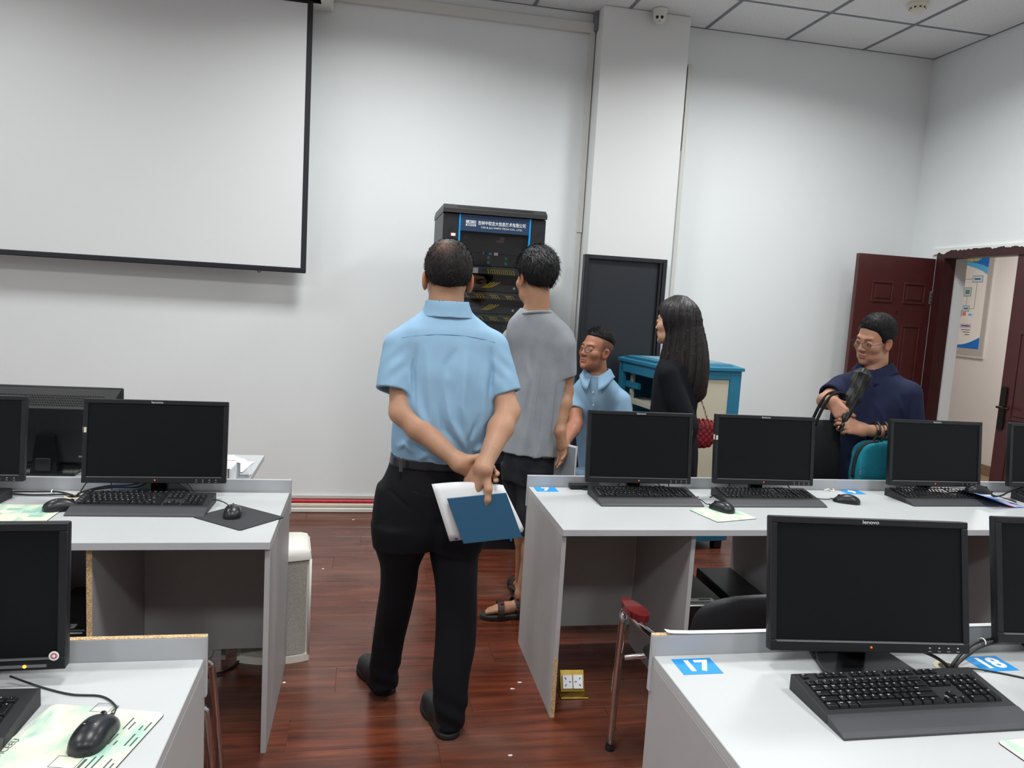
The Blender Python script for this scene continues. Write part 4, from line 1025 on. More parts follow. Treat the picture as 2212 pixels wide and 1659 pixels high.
# ================================================================== BLACK FRAMED PANEL AND BLUE CABINET
bp = thing('black_panel', 'tall black framed metal panel standing against the pillar', 'panel', (1.478, 5.205, 0))
PWx, PHz = 0.612, 1.935
boxes('frame', [((0, 0, 0), (0.03, 0.06, PHz)), ((PWx - 0.03, 0, 0), (PWx, 0.06, PHz)), ((0.03, 0, PHz - 0.028), (PWx - 0.03, 0.06, PHz)), ((0.03, 0, 0), (PWx - 0.03, 0.06, 0.03))], mat('panel_frame', C(30, 32, 40), 0.45), bp, bevel=0.002)
box('sheet', (0.03, 0.028, 0.03), (PWx - 0.03, 0.034, PHz - 0.028), mat('panel_sheet', C(36, 40, 46), 0.4, bump=(300, 0.05)), bp)
box('inner_strip', (PWx - 0.052, 0.006, 0.03), (PWx - 0.036, 0.028, PHz - 0.028), M['black'], bp)
for dx, dz in ((0.012, 0.018), (0.018, 0.012), (PWx - 0.012, 0.018), (PWx - 0.018, 0.012)):
    lathe('rivet', [(0, 0.0015), (0.002, 0.001), (0.0025, 0)], M['black_gloss'], bp, 8, T(dx, 0, PHz - dz) @ RX(90))

cb = thing('blue_cabinet', 'low teal blue equipment cabinet with beige side panel and open shelf', 'cabinet', (1.835, 4.535, 0), R(7))
tealm = mat('cabinet_teal', C(34, 118, 150), 0.45, bump=(300, 0.04)); beige = mat('cabinet_beige', C(206, 200, 178), 0.5); inn = mat('cabinet_inner', C(188, 186, 172), 0.5)
CW, CD, CH = 0.60, 0.60, 1.205
boxes('frame', [((0, 0, 0.06), (0.075, 0.03, CH)), ((CW - 0.085, 0, 0.06), (CW, 0.03, CH)), ((0.075, 0, CH - 0.055), (CW - 0.085, 0.03, CH)), ((0.075, 0, 0.06), (CW - 0.085, 0.03, 0.14)),
                ((0, 0.03, CH - 0.07), (0.03, CD - 0.03, CH)), ((0, 0.03, 0.06), (0.03, CD - 0.03, 0.14)), ((0, CD - 0.06, 0.06), (0.03, CD, CH)), ((0, 0.03, 0.06), (0.03, 0.06, CH)),
                ((0.03, CD - 0.02, 0.06), (CW, CD, CH)), ((CW - 0.02, 0.03, 0.06), (CW, CD - 0.02, CH)), ((0.03, 0.03, 0.06), (CW - 0.02, CD - 0.02, 0.08))], tealm, cb, bevel=0.002)
box('side_panel', (0.075, 0.010, 0.14), (CW - 0.085, 0.016, CH - 0.055), beige, cb)
box('inner_wall', (0.075, 0.018, 0.14), (CW - 0.085, 0.022, CH - 0.055), inn, cb)
for yy in (0.10, 0.46):
    ur = box('upright', (0.04, yy, 0.08), (0.06, yy + 0.03, CH - 0.02), inn, cb)
    boxes('slot_hole', [((0.0385, yy + 0.010, 0.3 + k * 0.045), (0.0402, yy + 0.020, 0.315 + k * 0.045)) for k in range(19)], M['black'], ur)
box('shelf', (0.035, 0.06, 0.92), (CW - 0.04, CD - 0.05, 0.955), inn, cb, bevel=0.002)
box('shelf', (0.035, 0.06, 0.52), (CW - 0.04, CD - 0.05, 0.555), inn, cb, bevel=0.002)
box('cross_bar', (0.03, CD - 0.25, 1.03), (0.05, CD - 0.06, 1.07), tealm, cb)
bm = bmesh.new(); capq = [(-0.012, -0.012), (CW + 0.012, -0.012), (CW + 0.012, CD + 0.01), (-0.012, CD + 0.01)]
lo = [bm.verts.new((x, y, CH + 0.002)) for x, y in capq]; mi = [bm.verts.new((x, y, CH + 0.022)) for x, y in capq]
hi = [bm.verts.new(((x - CW / 2) * 0.80 + CW / 2, (y - CD / 2) * 0.80 + CD / 2, CH + 0.044)) for x, y in capq]
bm.faces.new(lo[::-1]); bm.faces.new(hi)
for A, B in ((lo, mi), (mi, hi)):
    for k in range(4): bm.faces.new((A[k], A[(k + 1) % 4], B[(k + 1) % 4], B[k]))
ccap = from_bm('top_cap', bm, tealm, cb)
bm = bmesh.new()
for k in range(46):
    bm_box(bm, (0, -0.018, 0), (0.0045, 0.018, 0.0012), 0, 1, T(0.06 + k * 0.0105, 0.022, CH + 0.0335) @ RX(20))
for k in range(46):
    bm_box(bm, (-0.018, 0, 0), (0.018, 0.0045, 0.0012), 0, 1, T(0.020, 0.08 + k * 0.0105, CH + 0.0335) @ RY(-20))
from_bm('cap_vents', bm, mat('vent_dark_teal', C(20, 70, 92), 0.5), ccap)['kind'] = 'stuff'
box('top_plate', (0.10, 0.10, CH + 0.044), (CW - 0.10, CD - 0.10, CH + 0.046), mat('cap_grey', C(120, 150, 160), 0.5), ccap)
for x, y in ((0.05, 0.05), (CW - 0.05, 0.05), (CW - 0.05, CD - 0.05), (0.05, CD - 0.05)):
    ft = box('foot', (x - 0.03, y - 0.03, 0.0), (x + 0.03, y + 0.03, 0.06), M['black'], cb, bevel=0.006)

# ================================================================== CHAIRS, PCs, SPEAKER, FLOOR SOCKET
leather = mat('black_leather', C(26, 27, 31), 0.38, bump=(220, 0.15)); pad_w = mat('armrest_wood', C(96, 18, 20), 0.18, coat=0.6, noise=(20, 0.2))
def chair(label, loc, rz):
    """faces +y; origin on the floor under the seat centre"""
    t = thing('office_chair', label, 'chair', loc, rz, 'black chairs with chrome arms')
    # seat shell
    bm = bmesh.new(); N = 16; rings = []
    def pad_mesh(w, d, fn, th):
        bm = bmesh.new(); nx, ny = 14, 14; top = {}; bot = {}
        for i in range(nx + 1):
            for j in range(ny + 1):
                u, v = -1 + 2 * i / nx, -1 + 2 * j / ny
                k = max(abs(u), abs(v), 1e-6); s = 1 / (max(1e-9, abs(u / k) ** 3.6 + abs(v / k) ** 3.6) ** (1 / 3.6))
                uu, vv = u * s, v * s
                e = 1 - max(abs(u), abs(v)) ** 6
                top[i, j] = bm.verts.new(fn(uu * w / 2, vv * d / 2, th * 0.5 * e)); bot[i, j] = bm.verts.new(fn(uu * w / 2, vv * d / 2, -th * 0.5 * e - 0.004))
        for i in range(nx):
            for j in range(ny):
                bm.faces.new((top[i, j], top[i + 1, j], top[i + 1, j + 1], top[i, j + 1])); bm.faces.new((bot[i, j + 1], bot[i + 1, j + 1], bot[i + 1, j], bot[i, j]))
        for i in range(nx):
            for j in (0, ny): bm.faces.new((bot[i, j], bot[i + 1, j], top[i + 1, j], top[i, j]) if j == 0 else (top[i, j], top[i + 1, j], bot[i + 1, j], bot[i, j]))
        for j in range(ny):
            for i in (0, nx): bm.faces.new((top[i, j], top[i, j + 1], bot[i, j + 1], bot[i, j]) if i == 0 else (bot[i, j], bot[i, j + 1], top[i, j + 1], top[i, j]))
        bmesh.ops.recalc_face_normals(bm, faces=bm.faces)
        return bm
    st = from_bm('seat', pad_mesh(0.54, 0.46, lambda x, y, z: Vector((x, y, 0.425 + z + 0.10 * max(0, abs(x) / 0.225 - 0.6) ** 2 * 0.3 - 0.35 * max(0, y - 0.15) ** 1.5)), 0.045), leather, t, smooth=True)
    from_bm('backrest', pad_mesh(0.58, 0.27, lambda x, y, z: Vector((x, -0.235 + 0.7 * x * x - z - (y) * 0.18, 0.645 + y)), 0.035), leather, t, smooth=True)
    # chrome horseshoe arm tube with legs
    for s in (-1, 1):
        lg = tube('leg', [(s * 0.285, 0.27, 0.006), (s * 0.30, 0.235, 0.30), (s * 0.31, 0.20, 0.555)], 0.0135, M['chrome'], t, n=6, seg=12)
        lathe('foot_cap', [(0, 0), (0.017, 0), (0.017, 0.02), (0.014, 0.024), (0, 0.024)], M['black'], lg, 14, T(s * 0.285, 0.271, 0))
        lg2 = tube('leg', [(s * 0.205, -0.24, 0.006), (s * 0.195, -0.17, 0.22), (s * 0.19, -0.13, 0.39)], 0.0125, M['chrome'], t, n=5, seg=12)
        lathe('foot_cap', [(0, 0), (0.016, 0), (0.016, 0.02), (0.013, 0.024), (0, 0.024)], M['black'], lg2, 14, T(s * 0.205, -0.241, 0))
        ap = prism('armrest', [(s * (0.31 + 0.030 * math.cos(a) * (1 - 0.35 * math.sin(a)) * (1 if True else 1)), 0.135 + 0.085 * math.sin(a)) for a in np.linspace(0, 2 * math.pi, 22, endpoint=False)], 0.578, 0.600, pad_w, t, angle=40)
    tube('arm_tube', [(0.31, 0.20, 0.555), (0.31, 0.19, 0.566), (0.312, 0.15, 0.566), (0.320, 0.02, 0.566), (0.290, -0.14, 0.566), (0.180, -0.242, 0.566), (0, -0.28, 0.566), (-0.180, -0.242, 0.566), (-0.290, -0.14, 0.566), (-0.320, 0.02, 0.566), (-0.312, 0.15, 0.566), (-0.31, 0.19, 0.566), (-0.31, 0.20, 0.555)], 0.0135, M['chrome'], t, n=5, seg=12)
    tube('seat_bar', [(-0.295, 0.20, 0.385), (0.295, 0.20, 0.385)], 0.010, M['chrome'], t, n=1, seg=10)
    tube('seat_bar', [(-0.19, -0.13, 0.385), (0.19, -0.13, 0.385)], 0.010, M['chrome'], t, n=1, seg=10)
    for s in (-1, 1):
        b = lathe('bolt', [(0, 0.004), (0.004, 0.004), (0.0085, 0.002), (0.009, 0)], M['silver'], t, 14, T(s * 0.185, -0.216, 0.566) @ RZ(s * 40) @ RX(90) @ T(0, 0, 0.012))
    return t
chair('black chair with chrome arms and a red wooden armrest, below the number 7 desk', (1.235, 2.225, 0), R(8))
sl_ = thing('stool', 'low black stool with bent metal legs behind the chipboard-edged desk', 'stool', (-0.60, 2.235, 0), R(8))
prism('seat', round_rect(-0.17, -0.16, 0.17, 0.16, 0.06), 0.428, 0.462, leather, sl_, angle=40)
for sx in (-1, 1):
    for sy in (-1, 1):
        lg = tube('leg', [(sx * 0.10, sy * 0.13, 0.418), (sx * 0.150, sy * 0.135, 0.418), (sx * 0.172, sy * 0.137, 0.405), (sx * 0.180, sy * 0.138, 0.375), (sx * 0.196, sy * 0.150, 0.18), (sx * 0.21, sy * 0.16, 0.006)], 0.0115, M['chrome'], sl_, n=5, seg=10)
        lathe('foot_cap', [(0, 0), (0.015, 0), (0.015, 0.02), (0.012, 0.024), (0, 0.024)], M['black'], lg, 12, T(sx * 0.21, sy * 0.16, 0))

pcm = mat('pc_black', C(26, 27, 29), 0.4, bump=(500, 0.05))
def pc(label, loc, rz):
    t = thing('computer_case', label, 'computer', loc, rz, 'black computer cases under the desks')
    box('case', (-0.085, -0.19, 0.012), (0.085, 0.20, 0.40), pcm, t, bevel=0.004)
    box('front_panel', (-0.083, -0.204, 0.015), (0.083, -0.19, 0.397), M['black_gloss'], t, bevel=0.004)
    s = box('sticker', (-0.06, -0.175, 0.4002), (0.045, -0.142, 0.4008), mat('pc_sticker', C(176, 178, 178), 0.5) if 'pc_sticker' not in bpy.data.materials else bpy.data.materials['pc_sticker'], t)
    box('barcode', (-0.02, -0.168, 0.4008), (0.03, -0.15, 0.4011), ink2, s)
    box('drive_slot', (-0.06, -0.2055, 0.33), (0.06, -0.2035, 0.365), pcm, t); box('drive_slot', (-0.06, -0.2055, 0.28), (0.06, -0.2035, 0.315), pcm, t)
    lathe('power_button', [(0, 0.002), (0.007, 0.002), (0.008, 0)], M['silver'], t, 12, T(0.05, -0.204, 0.24) @ RX(90))
    for x, y in ((-0.06, -0.15), (0.06, -0.15), (-0.06, 0.16), (0.06, 0.16)): box('foot', (x - 0.015, y - 0.015, 0), (x + 0.015, y + 0.015, 0.0122), M['black'], t)
pc('black computer case next to the grey divider below the number 7 desk', (1.412, 2.985, 0), 0)
pc('black computer case beside the other case, farther from the aisle', (1.632, 3.0, 0), R(-1))
pc('black computer case in the dark bay below the desk with the black mouse mat', (-0.985, 2.86, 0), 0)
pc('second black computer case in the dark bay under the black mouse mat desk', (-1.19, 2.86, 0), 0)

sp = thing('loudspeaker', 'white column loudspeaker with perforated grille standing on the floor', 'loudspeaker', (-0.345, 3.32, 0))
spm = mat('speaker_white', C(232, 231, 222), 0.45)
def spk_outline(w, y0, y1):
    return [(w * s, y) for s, y in ()]
sw, sh_ = 0.145, 0.50
prof = [(x, -0.10 - 0.035 * (1 - (x / sw) ** 2)) for x in np.linspace(-sw, sw, 13)] + [(sw * 0.86, 0.10), (-sw * 0.86, 0.10)]
prism('cabinet', [(x * 0.985, y * 0.985 + 0.002) for x, y in prof], 0.02, sh_ - 0.02, spm, sp, angle=40)
bm = bmesh.new(); lays = [(0.70, sh_ + 0.004), (0.90, sh_ - 0.004), (0.99, sh_ - 0.022), (1.02, sh_ - 0.05)]
rings = [[bm.verts.new((x * s, y * (0.6 + 0.4 * s) - 0.012 * (s > 0.98), z)) for x, y in prof] for s, z in lays]
for a, b in zip(rings, rings[1:]):
    for k in range(len(prof)): bm.faces.new((b[k], b[(k + 1) % len(prof)], a[(k + 1) % len(prof)], a[k]))
bm.faces.new(rings[0]); bm.faces.new(rings[-1][::-1]); from_bm('top_cap', bm, spm, sp, angle=50)
prism('bottom_cap', [(x * 1.02, y * 1.0 - 0.012) for x, y in prof], 0.0, 0.03, spm, sp, angle=40)
gr = mat('grille', C(176, 174, 165), 0.6, noise=(420, 0.35, 1))
gpro = [(x, -0.104 - 0.035 * (1 - (x / sw) ** 2)) for x in np.linspace(-sw * 0.9, sw * 0.9, 13)]
prism('grille', gpro + [(x, y + 0.006) for x, y in gpro[::-1]], 0.034, sh_ - 0.056, gr, sp, angle=40)
tube('side_rim', [(sw * 0.99, -0.112, 0.03), (sw * 0.99, -0.112, sh_ - 0.05)], 0.006, spm, sp, n=1); tube('side_rim', [(-sw * 0.99, -0.112, 0.03), (-sw * 0.99, -0.112, sh_ - 0.05)], 0.006, spm, sp, n=1)
tag(tube('floor_cable', [(-0.80, 3.30, 0.006), (-0.70, 3.22, 0.006), (-0.62, 3.12, 0.006), (-0.56, 3.10, 0.006), (-0.50, 3.16, 0.006), (-0.47, 3.28, 0.006)], 0.005, M['cable']), 'black cable curling on the floor under the left desk by the loudspeaker', 'cable')

fs = thing('floor_socket', 'open brass floor socket with white outlets beside the desk leg', 'socket', (0.882, 2.855, 0), R(-3))
brass = mat('brass', C(176, 148, 72), 0.3, metal=0.9, noise=(30, 0.2))
box('frame', (-0.058, -0.055, 0), (0.058, 0.055, 0.006), brass, fs, bevel=0.002)
lid = box('raised_lid', (-0.05, -0.004, 0), (0.05, 0.004, 0.085), brass, fs, bevel=0.001, mtx=T(0, -0.01, 0.008) @ RX(-32))
mt = T(0, -0.0155, 0.014) @ RX(-32)
for sx in (-1, 1):
    oc = box('outlet', (sx * 0.022 - 0.0205, -0.006, 0.008), (sx * 0.022 + 0.0205, 0.0, 0.062), M['print_white'], lid, bevel=0.002, mtx=mt)
    for dx, dz, rot in ((-0.010 * sx, 0.035, 90), (0.008 * sx, 0.048, 35 * sx), (0.008 * sx, 0.022, -35 * sx)):
        box('pin_hole', (-0.0016, -0.0072, -0.0045), (0.0016, -0.0058, 0.0045), M['black'], lid, mtx=mt @ T(sx * 0.022 + dx, 0, dz) @ RY(rot))
for sx in (-1, 1): prism('lid_side', [(-0.01, 0.006), (0.045, 0.006), (0.028, 0.075)], -0.001, 0.001, brass, fs, mtx=T(sx * 0.049, 0, 0) @ RZ(90) @ RX(90))
# scraps of litter on the floor
for k, (x, y) in enumerate(((0.68, 2.95), (-0.20, 4.3), (0.64, 2.90), (-0.28, 3.02), (0.55, 2.45), (0.28, 5.1), (-0.05, 5.25))):
    bm = bmesh.new(); rn = random.Random(k); bm_prism(bm, [(0.012 * rn.uniform(.4, 1) * math.cos(a), 0.008 * rn.uniform(.4, 1) * math.sin(a)) for a in np.linspace(0, 6.28, 7, endpoint=False)], 0.0, 0.002)
    o = from_bm('paper_scrap', bm, M['paper']); o.location = (x, y, 0.0); tag(o, 'tiny pale paper scrap lying on the red wooden floor', 'scrap', 'paper scraps on the floor')
# ================================================================== PEOPLE: implicit-surface modelling kit
def V3(*a): return np.array(a, float)
def nrm(v): v = np.asarray(v, float); return v / np.linalg.norm(v)
def rc(P, a, b, ra, rb):
    a = np.asarray(a, float); b = np.asarray(b, float); ab = b - a
    t = np.clip(((P - a) @ ab) / max(ab @ ab, 1e-9), 0, 1)
    return np.linalg.norm(P - a - t[:, None] * ab, axis=1) - (ra + (rb - ra) * t)
def ell(P, c, r):
    p = P - np.asarray(c, float); r = np.asarray(r, float)
    k0 = np.linalg.norm(p / r, axis=1); k1 = np.linalg.norm(p / (r * r), axis=1)
    return k0 * (k0 - 1) / np.maximum(k1, 1e-6)
def smin(a, b, k):
    h = np.clip(0.5 + 0.5 * (b - a) / k, 0, 1)
    return b + (a - b) * h - k * h * (1 - h)
def smax(a, b, k): return -smin(-a, -b, k)
def spline(zs, vals, q):
    """smooth interpolation of rows (zs ascending)"""
    zs = np.asarray(zs, float); vals = np.asarray(vals, float)
    m = np.gradient(vals, zs) if len(zs) > 2 else np.full(len(zs), (vals[-1] - vals[0]) / (zs[-1] - zs[0]))
    q = np.clip(q, zs[0], zs[-1]); i = np.clip(np.searchsorted(zs, q) - 1, 0, len(zs) - 2)
    h = zs[i + 1] - zs[i]; t = (q - zs[i]) / h
    h00 = 2 * t ** 3 - 3 * t ** 2 + 1; h10 = t ** 3 - 2 * t ** 2 + t; h01 = -2 * t ** 3 + 3 * t ** 2; h11 = t ** 3 - t ** 2
    return h00 * vals[i] + h10 * h * m[i] + h01 * vals[i + 1] + h11 * h * m[i + 1]
def loft(P, rows, yaw=0.0, n=2.3, cap=0.0):
    """rows of (z, cx, cy, a, b): stacked super-ellipses; yaw turns the section"""
    rows = sorted(rows); Rr = np.array(rows); z = P[:, 2]
    cx, cy, a, b = (spline(Rr[:, 0], Rr[:, k], z) for k in (1, 2, 3, 4))
    dx, dy = P[:, 0] - cx, P[:, 1] - cy; c, s = math.cos(yaw), math.sin(yaw)
    u, v = c * dx + s * dy, -s * dx + c * dy
    q = (np.abs(u / a) ** n + np.abs(v / b) ** n) ** (1 / n)
    d = (q - 1) * np.minimum(a, b)
    e = np.maximum(z - Rr[-1, 0], Rr[0, 0] - z)
    return smax(d, e, cap) if cap > 0 else np.maximum(d, e)
def plane(P, p, n): return (P - np.asarray(p, float)) @ nrm(n)
def seg2(P, ax, a, b):
    """distance in a plane (axes ax) to polyline a->b"""
    q = P[:, ax]; a = np.asarray(a, float); b = np.asarray(b, float); ab = b - a
    t = np.clip(((q - a) @ ab) / max(ab @ ab, 1e-9), 0, 1)
    return np.linalg.norm(q - a - t[:, None] * ab, axis=1), t
def folds(P, lst, mask):
    """lst of (polyline in (x, z), width, height)"""
    out = np.zeros(len(P))
    for poly, w, amp in lst:
        dm = np.full(len(P), 9.0); tt = np.zeros(len(P)); ns = len(poly) - 1
        for i, (a, b) in enumerate(zip(poly, poly[1:])):
            dd, t = seg2(P, (0, 2), a, b); k = dd < dm; dm = np.where(k, dd, dm); tt = np.where(k, (i + t) / ns, tt)
        out += amp * np.exp(-(dm / w) ** 2) * np.sin(np.clip(tt, 0.0, 1.0) * math.pi) ** 1.1
    return out * mask
def wob(P, f, seed=0.0):
    x, y, z = P[:, 0] * f + seed, P[:, 1] * f + seed * 1.7, P[:, 2] * f + seed * 2.3
    return (np.sin(x + 1.3 * np.sin(z * 0.7 + y)) + np.sin(y * 1.1 + 1.7 * np.sin(x * 0.6)) + np.sin(z * 0.9 + 1.1 * np.sin(y * 0.8 + x * .4))) / 3

def polygonise(fn, lo, hi, h):
    lo, hi = np.asarray(lo, float), np.asarray(hi, float)
    n = np.ceil((hi - lo) / h).astype(int) + 1
    ax = [lo[k] + h * np.arange(n[k]) for k in range(3)]
    V = np.empty(n)
    step = max(1, 400000 // (n[1] * n[2]))
    for i in range(0, n[0], step):
        g = np.stack(np.meshgrid(ax[0][i:i + step], ax[1], ax[2], indexing='ij'), -1)
        V[i:i + step] = fn(g.reshape(-1, 3)).reshape(g.shape[:3])
    S = V < 0
    c = np.zeros(np.array(n) - 1, np.int8)
    for a in (0, 1):
        for b in (0, 1):
            for d in (0, 1): c += S[a:n[0] - 1 + a, b:n[1] - 1 + b, d:n[2] - 1 + d]
    act = np.argwhere((c > 0) & (c < 8))
    if len(act) == 0: return np.zeros((0, 3)), np.zeros((0, 4), int)
    acc = np.zeros((len(act), 3)); cnt = np.zeros(len(act))
    C8 = [(a, b, d) for a in (0, 1) for b in (0, 1) for d in (0, 1)]
    for p in C8:
        for k in range(3):
            if p[k]: continue
            q = list(p); q[k] = 1
            ip, iq = act + p, act + q
            vp, vq = V[tuple(ip.T)], V[tuple(iq.T)]
            m = (vp < 0) != (vq < 0)
            t = np.where(m, vp / np.where(m, vp - vq, 1), 0)
            pos = ip.astype(float); pos[:, k] += t
            acc += pos * m[:, None]; cnt += m
    vert = lo + h * acc / cnt[:, None]
    idx = np.full(c.shape, -1, int); idx[tuple(act.T)] = np.arange(len(act))
    quads = []
    for k in range(3):
        a, b = [(1, 2), (2, 0), (0, 1)][k]
        s0 = [slice(None)] * 3; s1 = [slice(None)] * 3
        s0[k] = slice(0, n[k] - 1); s1[k] = slice(1, n[k])
        A, B = S[tuple(s0)], S[tuple(s1)]
        e = np.argwhere(A != B)
        e = e[(e[:, a] > 0) & (e[:, b] > 0) & (e[:, a] < n[a] - 1) & (e[:, b] < n[b] - 1)]
        if len(e) == 0: continue
        inside = A[tuple(e.T)]
        def at(da, db):
            q = e.copy(); q[:, a] -= da; q[:, b] -= db; return idx[tuple(q.T)]
        f = np.stack([at(1, 1), at(0, 1), at(0, 0), at(1, 0)], 1)
        f[~inside] = f[~inside][:, ::-1]
        quads.append(f[(f >= 0).all(1)])
    return project(fn, vert, h), np.concatenate(quads)
def project(fn, v, h, it=1):
    if h > 0.0085: it = 2
    for _ in range(it):
        e = h * 0.35; d = fn(v)
        g = np.stack([(fn(v + np.eye(3)[k] * e) - fn(v - np.eye(3)[k] * e)) / (2 * e) for k in range(3)], 1)
        g2 = np.maximum((g * g).sum(1), 0.15)
        mv = -g * (d / g2)[:, None]
        L = np.linalg.norm(mv, axis=1); mv *= np.minimum(1, 0.6 * h / np.maximum(L, 1e-9))[:, None]
        v = v + mv
    return v
def sdf_obj(name, pieces, m, root, tint=None):
    """pieces: list of (fn, lo, hi, h) joined into one mesh; coordinates are world, stored relative to root"""
    vs, fs, off = [], [], 0
    for fn, lo, hi, h in pieces:
        v, f = polygonise(fn, lo, hi, h)
        vs.append(v); fs.append(f + off); off += len(v)
    v = np.concatenate(vs); f = np.concatenate(fs)
    me = bpy.data.meshes.new(name)
    loc = np.array(root.location)
    me.vertices.add(len(v)); me.vertices.foreach_set('co', (v - loc).ravel())
    me.loops.add(len(f) * 4); me.loops.foreach_set('vertex_index', f.ravel())
    me.polygons.add(len(f)); me.polygons.foreach_set('loop_start', np.arange(len(f)) * 4)
    me.polygons.foreach_set('use_smooth', np.ones(len(f), bool))
    me.update(calc_edges=True)
    if tint is not None:
        at = me.color_attributes.new('tint', 'FLOAT_COLOR', 'POINT')
        col = np.ones((len(v), 4)); col[:, :3] = tint(v); at.data.foreach_set('color', col.ravel())
    me.validate()
    return mesh_obj(name, me, m, root)
def drape(fn, pts, y0, y1, off=0.0):
    """surface points seen along +y for (x, z) pairs"""
    out = []
    for x, z in pts:
        ys = np.linspace(y0, y1, 160); P = np.stack([np.full(160, x), ys, np.full(160, z)], 1); d = fn(P)
        i = np.argmax(d < 0) if (d < 0).any() else 80
        out.append((x, ys[i] - off, z))
    return out

# ------------------------------------------------------------------ anatomy
def basis(fwd, up=(0, 0, 1), roll=0.0):
    f = nrm(fwd); r = nrm(np.cross(f, up)); u = np.cross(r, f)
    c, s = math.cos(roll), math.sin(roll)
    return np.stack([r * c + u * s, f, u * c - r * s], 1)      # columns right, fwd, up
def head_sdf(p, fem=False):
    ax = np.abs(p[:, 0]); q = p.copy(); q[:, 0] = ax
    d = ell(q, (0, -0.014, 0.038), (0.0745, 0.094, 0.086))
    d = smin(d, ell(q, (0, 0.030, -0.030), (0.060, 0.062, 0.082)), 0.03)
    d = smin(d, ell(q, (0.022, 0.030, -0.078), (0.034, 0.046, 0.030)), 0.03)
    d = smin(d, ell(q, (0, 0.076, -0.100), (0.019, 0.017, 0.016)), 0.025)
    d = smin(d, ell(q, (0.043, 0.056, -0.022), (0.024, 0.026, 0.022)), 0.022)
    d = smin(d, rc(q, (0.0, 0.080, 0.024), (0.036, 0.072, 0.026), 0.012, 0.011), 0.015)
    d = smax(d, -ell(q, (0.031, 0.098, 0.006), (0.018, 0.017, 0.011)), 0.014)
    d = smin(d, rc(q, (0, 0.083, 0.014), (0, (0.096 if fem else 0.101), -0.026), 0.008, (0.009 if fem else 0.0115)), 0.010)
    d = smin(d, ell(q, (0.0125, 0.094, -0.030), (0.009, 0.011, 0.008)), 0.006)
    d = smin(d, ell(q, (0, 0.0875, -0.0575), (0.023, 0.010, 0.0065)), 0.006)
    d = smin(d, ell(q, (0, 0.0860, -0.0690), (0.020, 0.010, 0.0070)), 0.006)
    d = smax(d, -ell(q, (0, 0.0975, -0.0632), (0.020, 0.006, 0.0016)), 0.003)
    # eyelids
    lid = ell(q, (0.031, 0.0785, 0.005), (0.0165, 0.0125, 0.0125))
    d = smin(d, lid, 0.004)
    d = smax(d, -ell(q, (0.031, 0.0920, 0.0042), (0.0120, 0.0075, 0.0028)), 0.002)
    # ears
    e = np.stack([ax - 0.078 - 0.25 * (q[:, 1] + 0.005) * -1, q[:, 1] + 0.006 + 0.18 * (p[:, 2] + 0.01), p[:, 2] + 0.010], 1)
    ear = ell(e, (0, 0, 0), (0.0095, 0.019, 0.033))
    ear = smax(ear, -ell(e, (0.009, 0.004, 0.003), (0.007, 0.011, 0.020)), 0.005)
    return d if fem else smin(d, ear, 0.007)
def neck_sdf(p, base):
    return rc(p, (0, -0.018, -0.04), base, 0.053, 0.060)
def hair_short(p, zmin, t=0.012, ys=None, top=0.0, noise=0.002, seed=0.0):
    d = ell(p, (0, -0.016, 0.042 + top * 0.5), (0.0745 + t, 0.094 + t, 0.086 + t + top))
    d = d - noise * wob(p, 190, seed) - noise * wob(p, 75, seed + 3)
    line = np.interp(p[:, 1], [k for k, _ in zmin], [v for _, v in zmin])
    d = d + t * 0.75 * np.exp(-np.clip(p[:, 2] - line, 0, 1) / 0.022)
    return smax(d, (line - p[:, 2]) * 0.8 - 0.0012 * wob(p, 260, 1), 0.006)
ZM_MAN = [(-0.13, -0.088), (-0.06, -0.078), (-0.035, -0.060), (-0.012, 0.006), (0.006, 0.012), (0.012, -0.022), (0.024, -0.018), (0.030, 0.020), (0.05, 0.062), (0.075, 0.088), (0.12, 0.098)]
def hand_prims(w, d, l, right, curls, thumb, s=1.0, spread=0.05):
    """w wrist, d towards the knuckles, l towards the thumb side; right = right hand; fingers curl away from the back n"""
    w = np.asarray(w, float); d = nrm(d); l = nrm(np.asarray(l) - d * (np.asarray(l) @ d)); n = np.cross(d, l) * (1 if right else -1)
    palm, fing = [], []
    base = [(0.029, 0.086), (0.010, 0.091), (-0.009, 0.087), (-0.027, 0.079)]
    lens = [(0.042, 0.026, 0.021), (0.046, 0.029, 0.022), (0.042, 0.027, 0.021), (0.033, 0.020, 0.018)]
    for k, ((bl, bd), ls) in enumerate(zip(base, lens)):
        kn = w + (l * bl + d * bd) * s
        palm.append((w + l * bl * 0.55 * s + d * 0.006 * s, kn - n * 0.002 * s, 0.0165 * s, 0.0125 * s))
        ang = 0.0; p = kn; dd = nrm(d + l * spread * (1.2 - 0.8 * k))
        for j in range(3):
            ang += math.radians(curls[k][j]); q = p + (dd * math.cos(ang) - n * math.sin(ang)) * ls[j] * s
            r0 = (0.0098, 0.0086, 0.0078)[j] * (0.9 if k == 3 else 1) * s
            fing.append((p, q, r0, r0 * (0.90 if j < 2 else 0.86))); p = q
    tb = w + (l * 0.020 + d * 0.020 - n * 0.006) * s; p = tb; th = []
    for j, (v, L) in enumerate(zip(thumb, (0.046, 0.033, 0.027))):
        v = nrm(v); q = p + (d * v[0] + l * v[1] + n * v[2]) * L * s
        th.append((p, q, (0.0155, 0.0112, 0.0098)[j] * s, (0.0118, 0.0100, 0.0082)[j] * s)); p = q
    return palm, fing, th
def hand_sdf(P, hp):
    palm, fing, th = hp
    d = None
    for a in palm:
        x = rc(P, *a); d = x if d is None else smin(d, x, 0.016)
    for a in th: d = smin(d, rc(P, *a), 0.010)
    f = None
    for i in range(0, len(fing), 3):
        g = None
        for a in fing[i:i + 3]:
            x = rc(P, *a); g = x if g is None else smin(g, x, 0.003)
        f = g if f is None else np.minimum(f, g)
    return smin(d, f, 0.006)
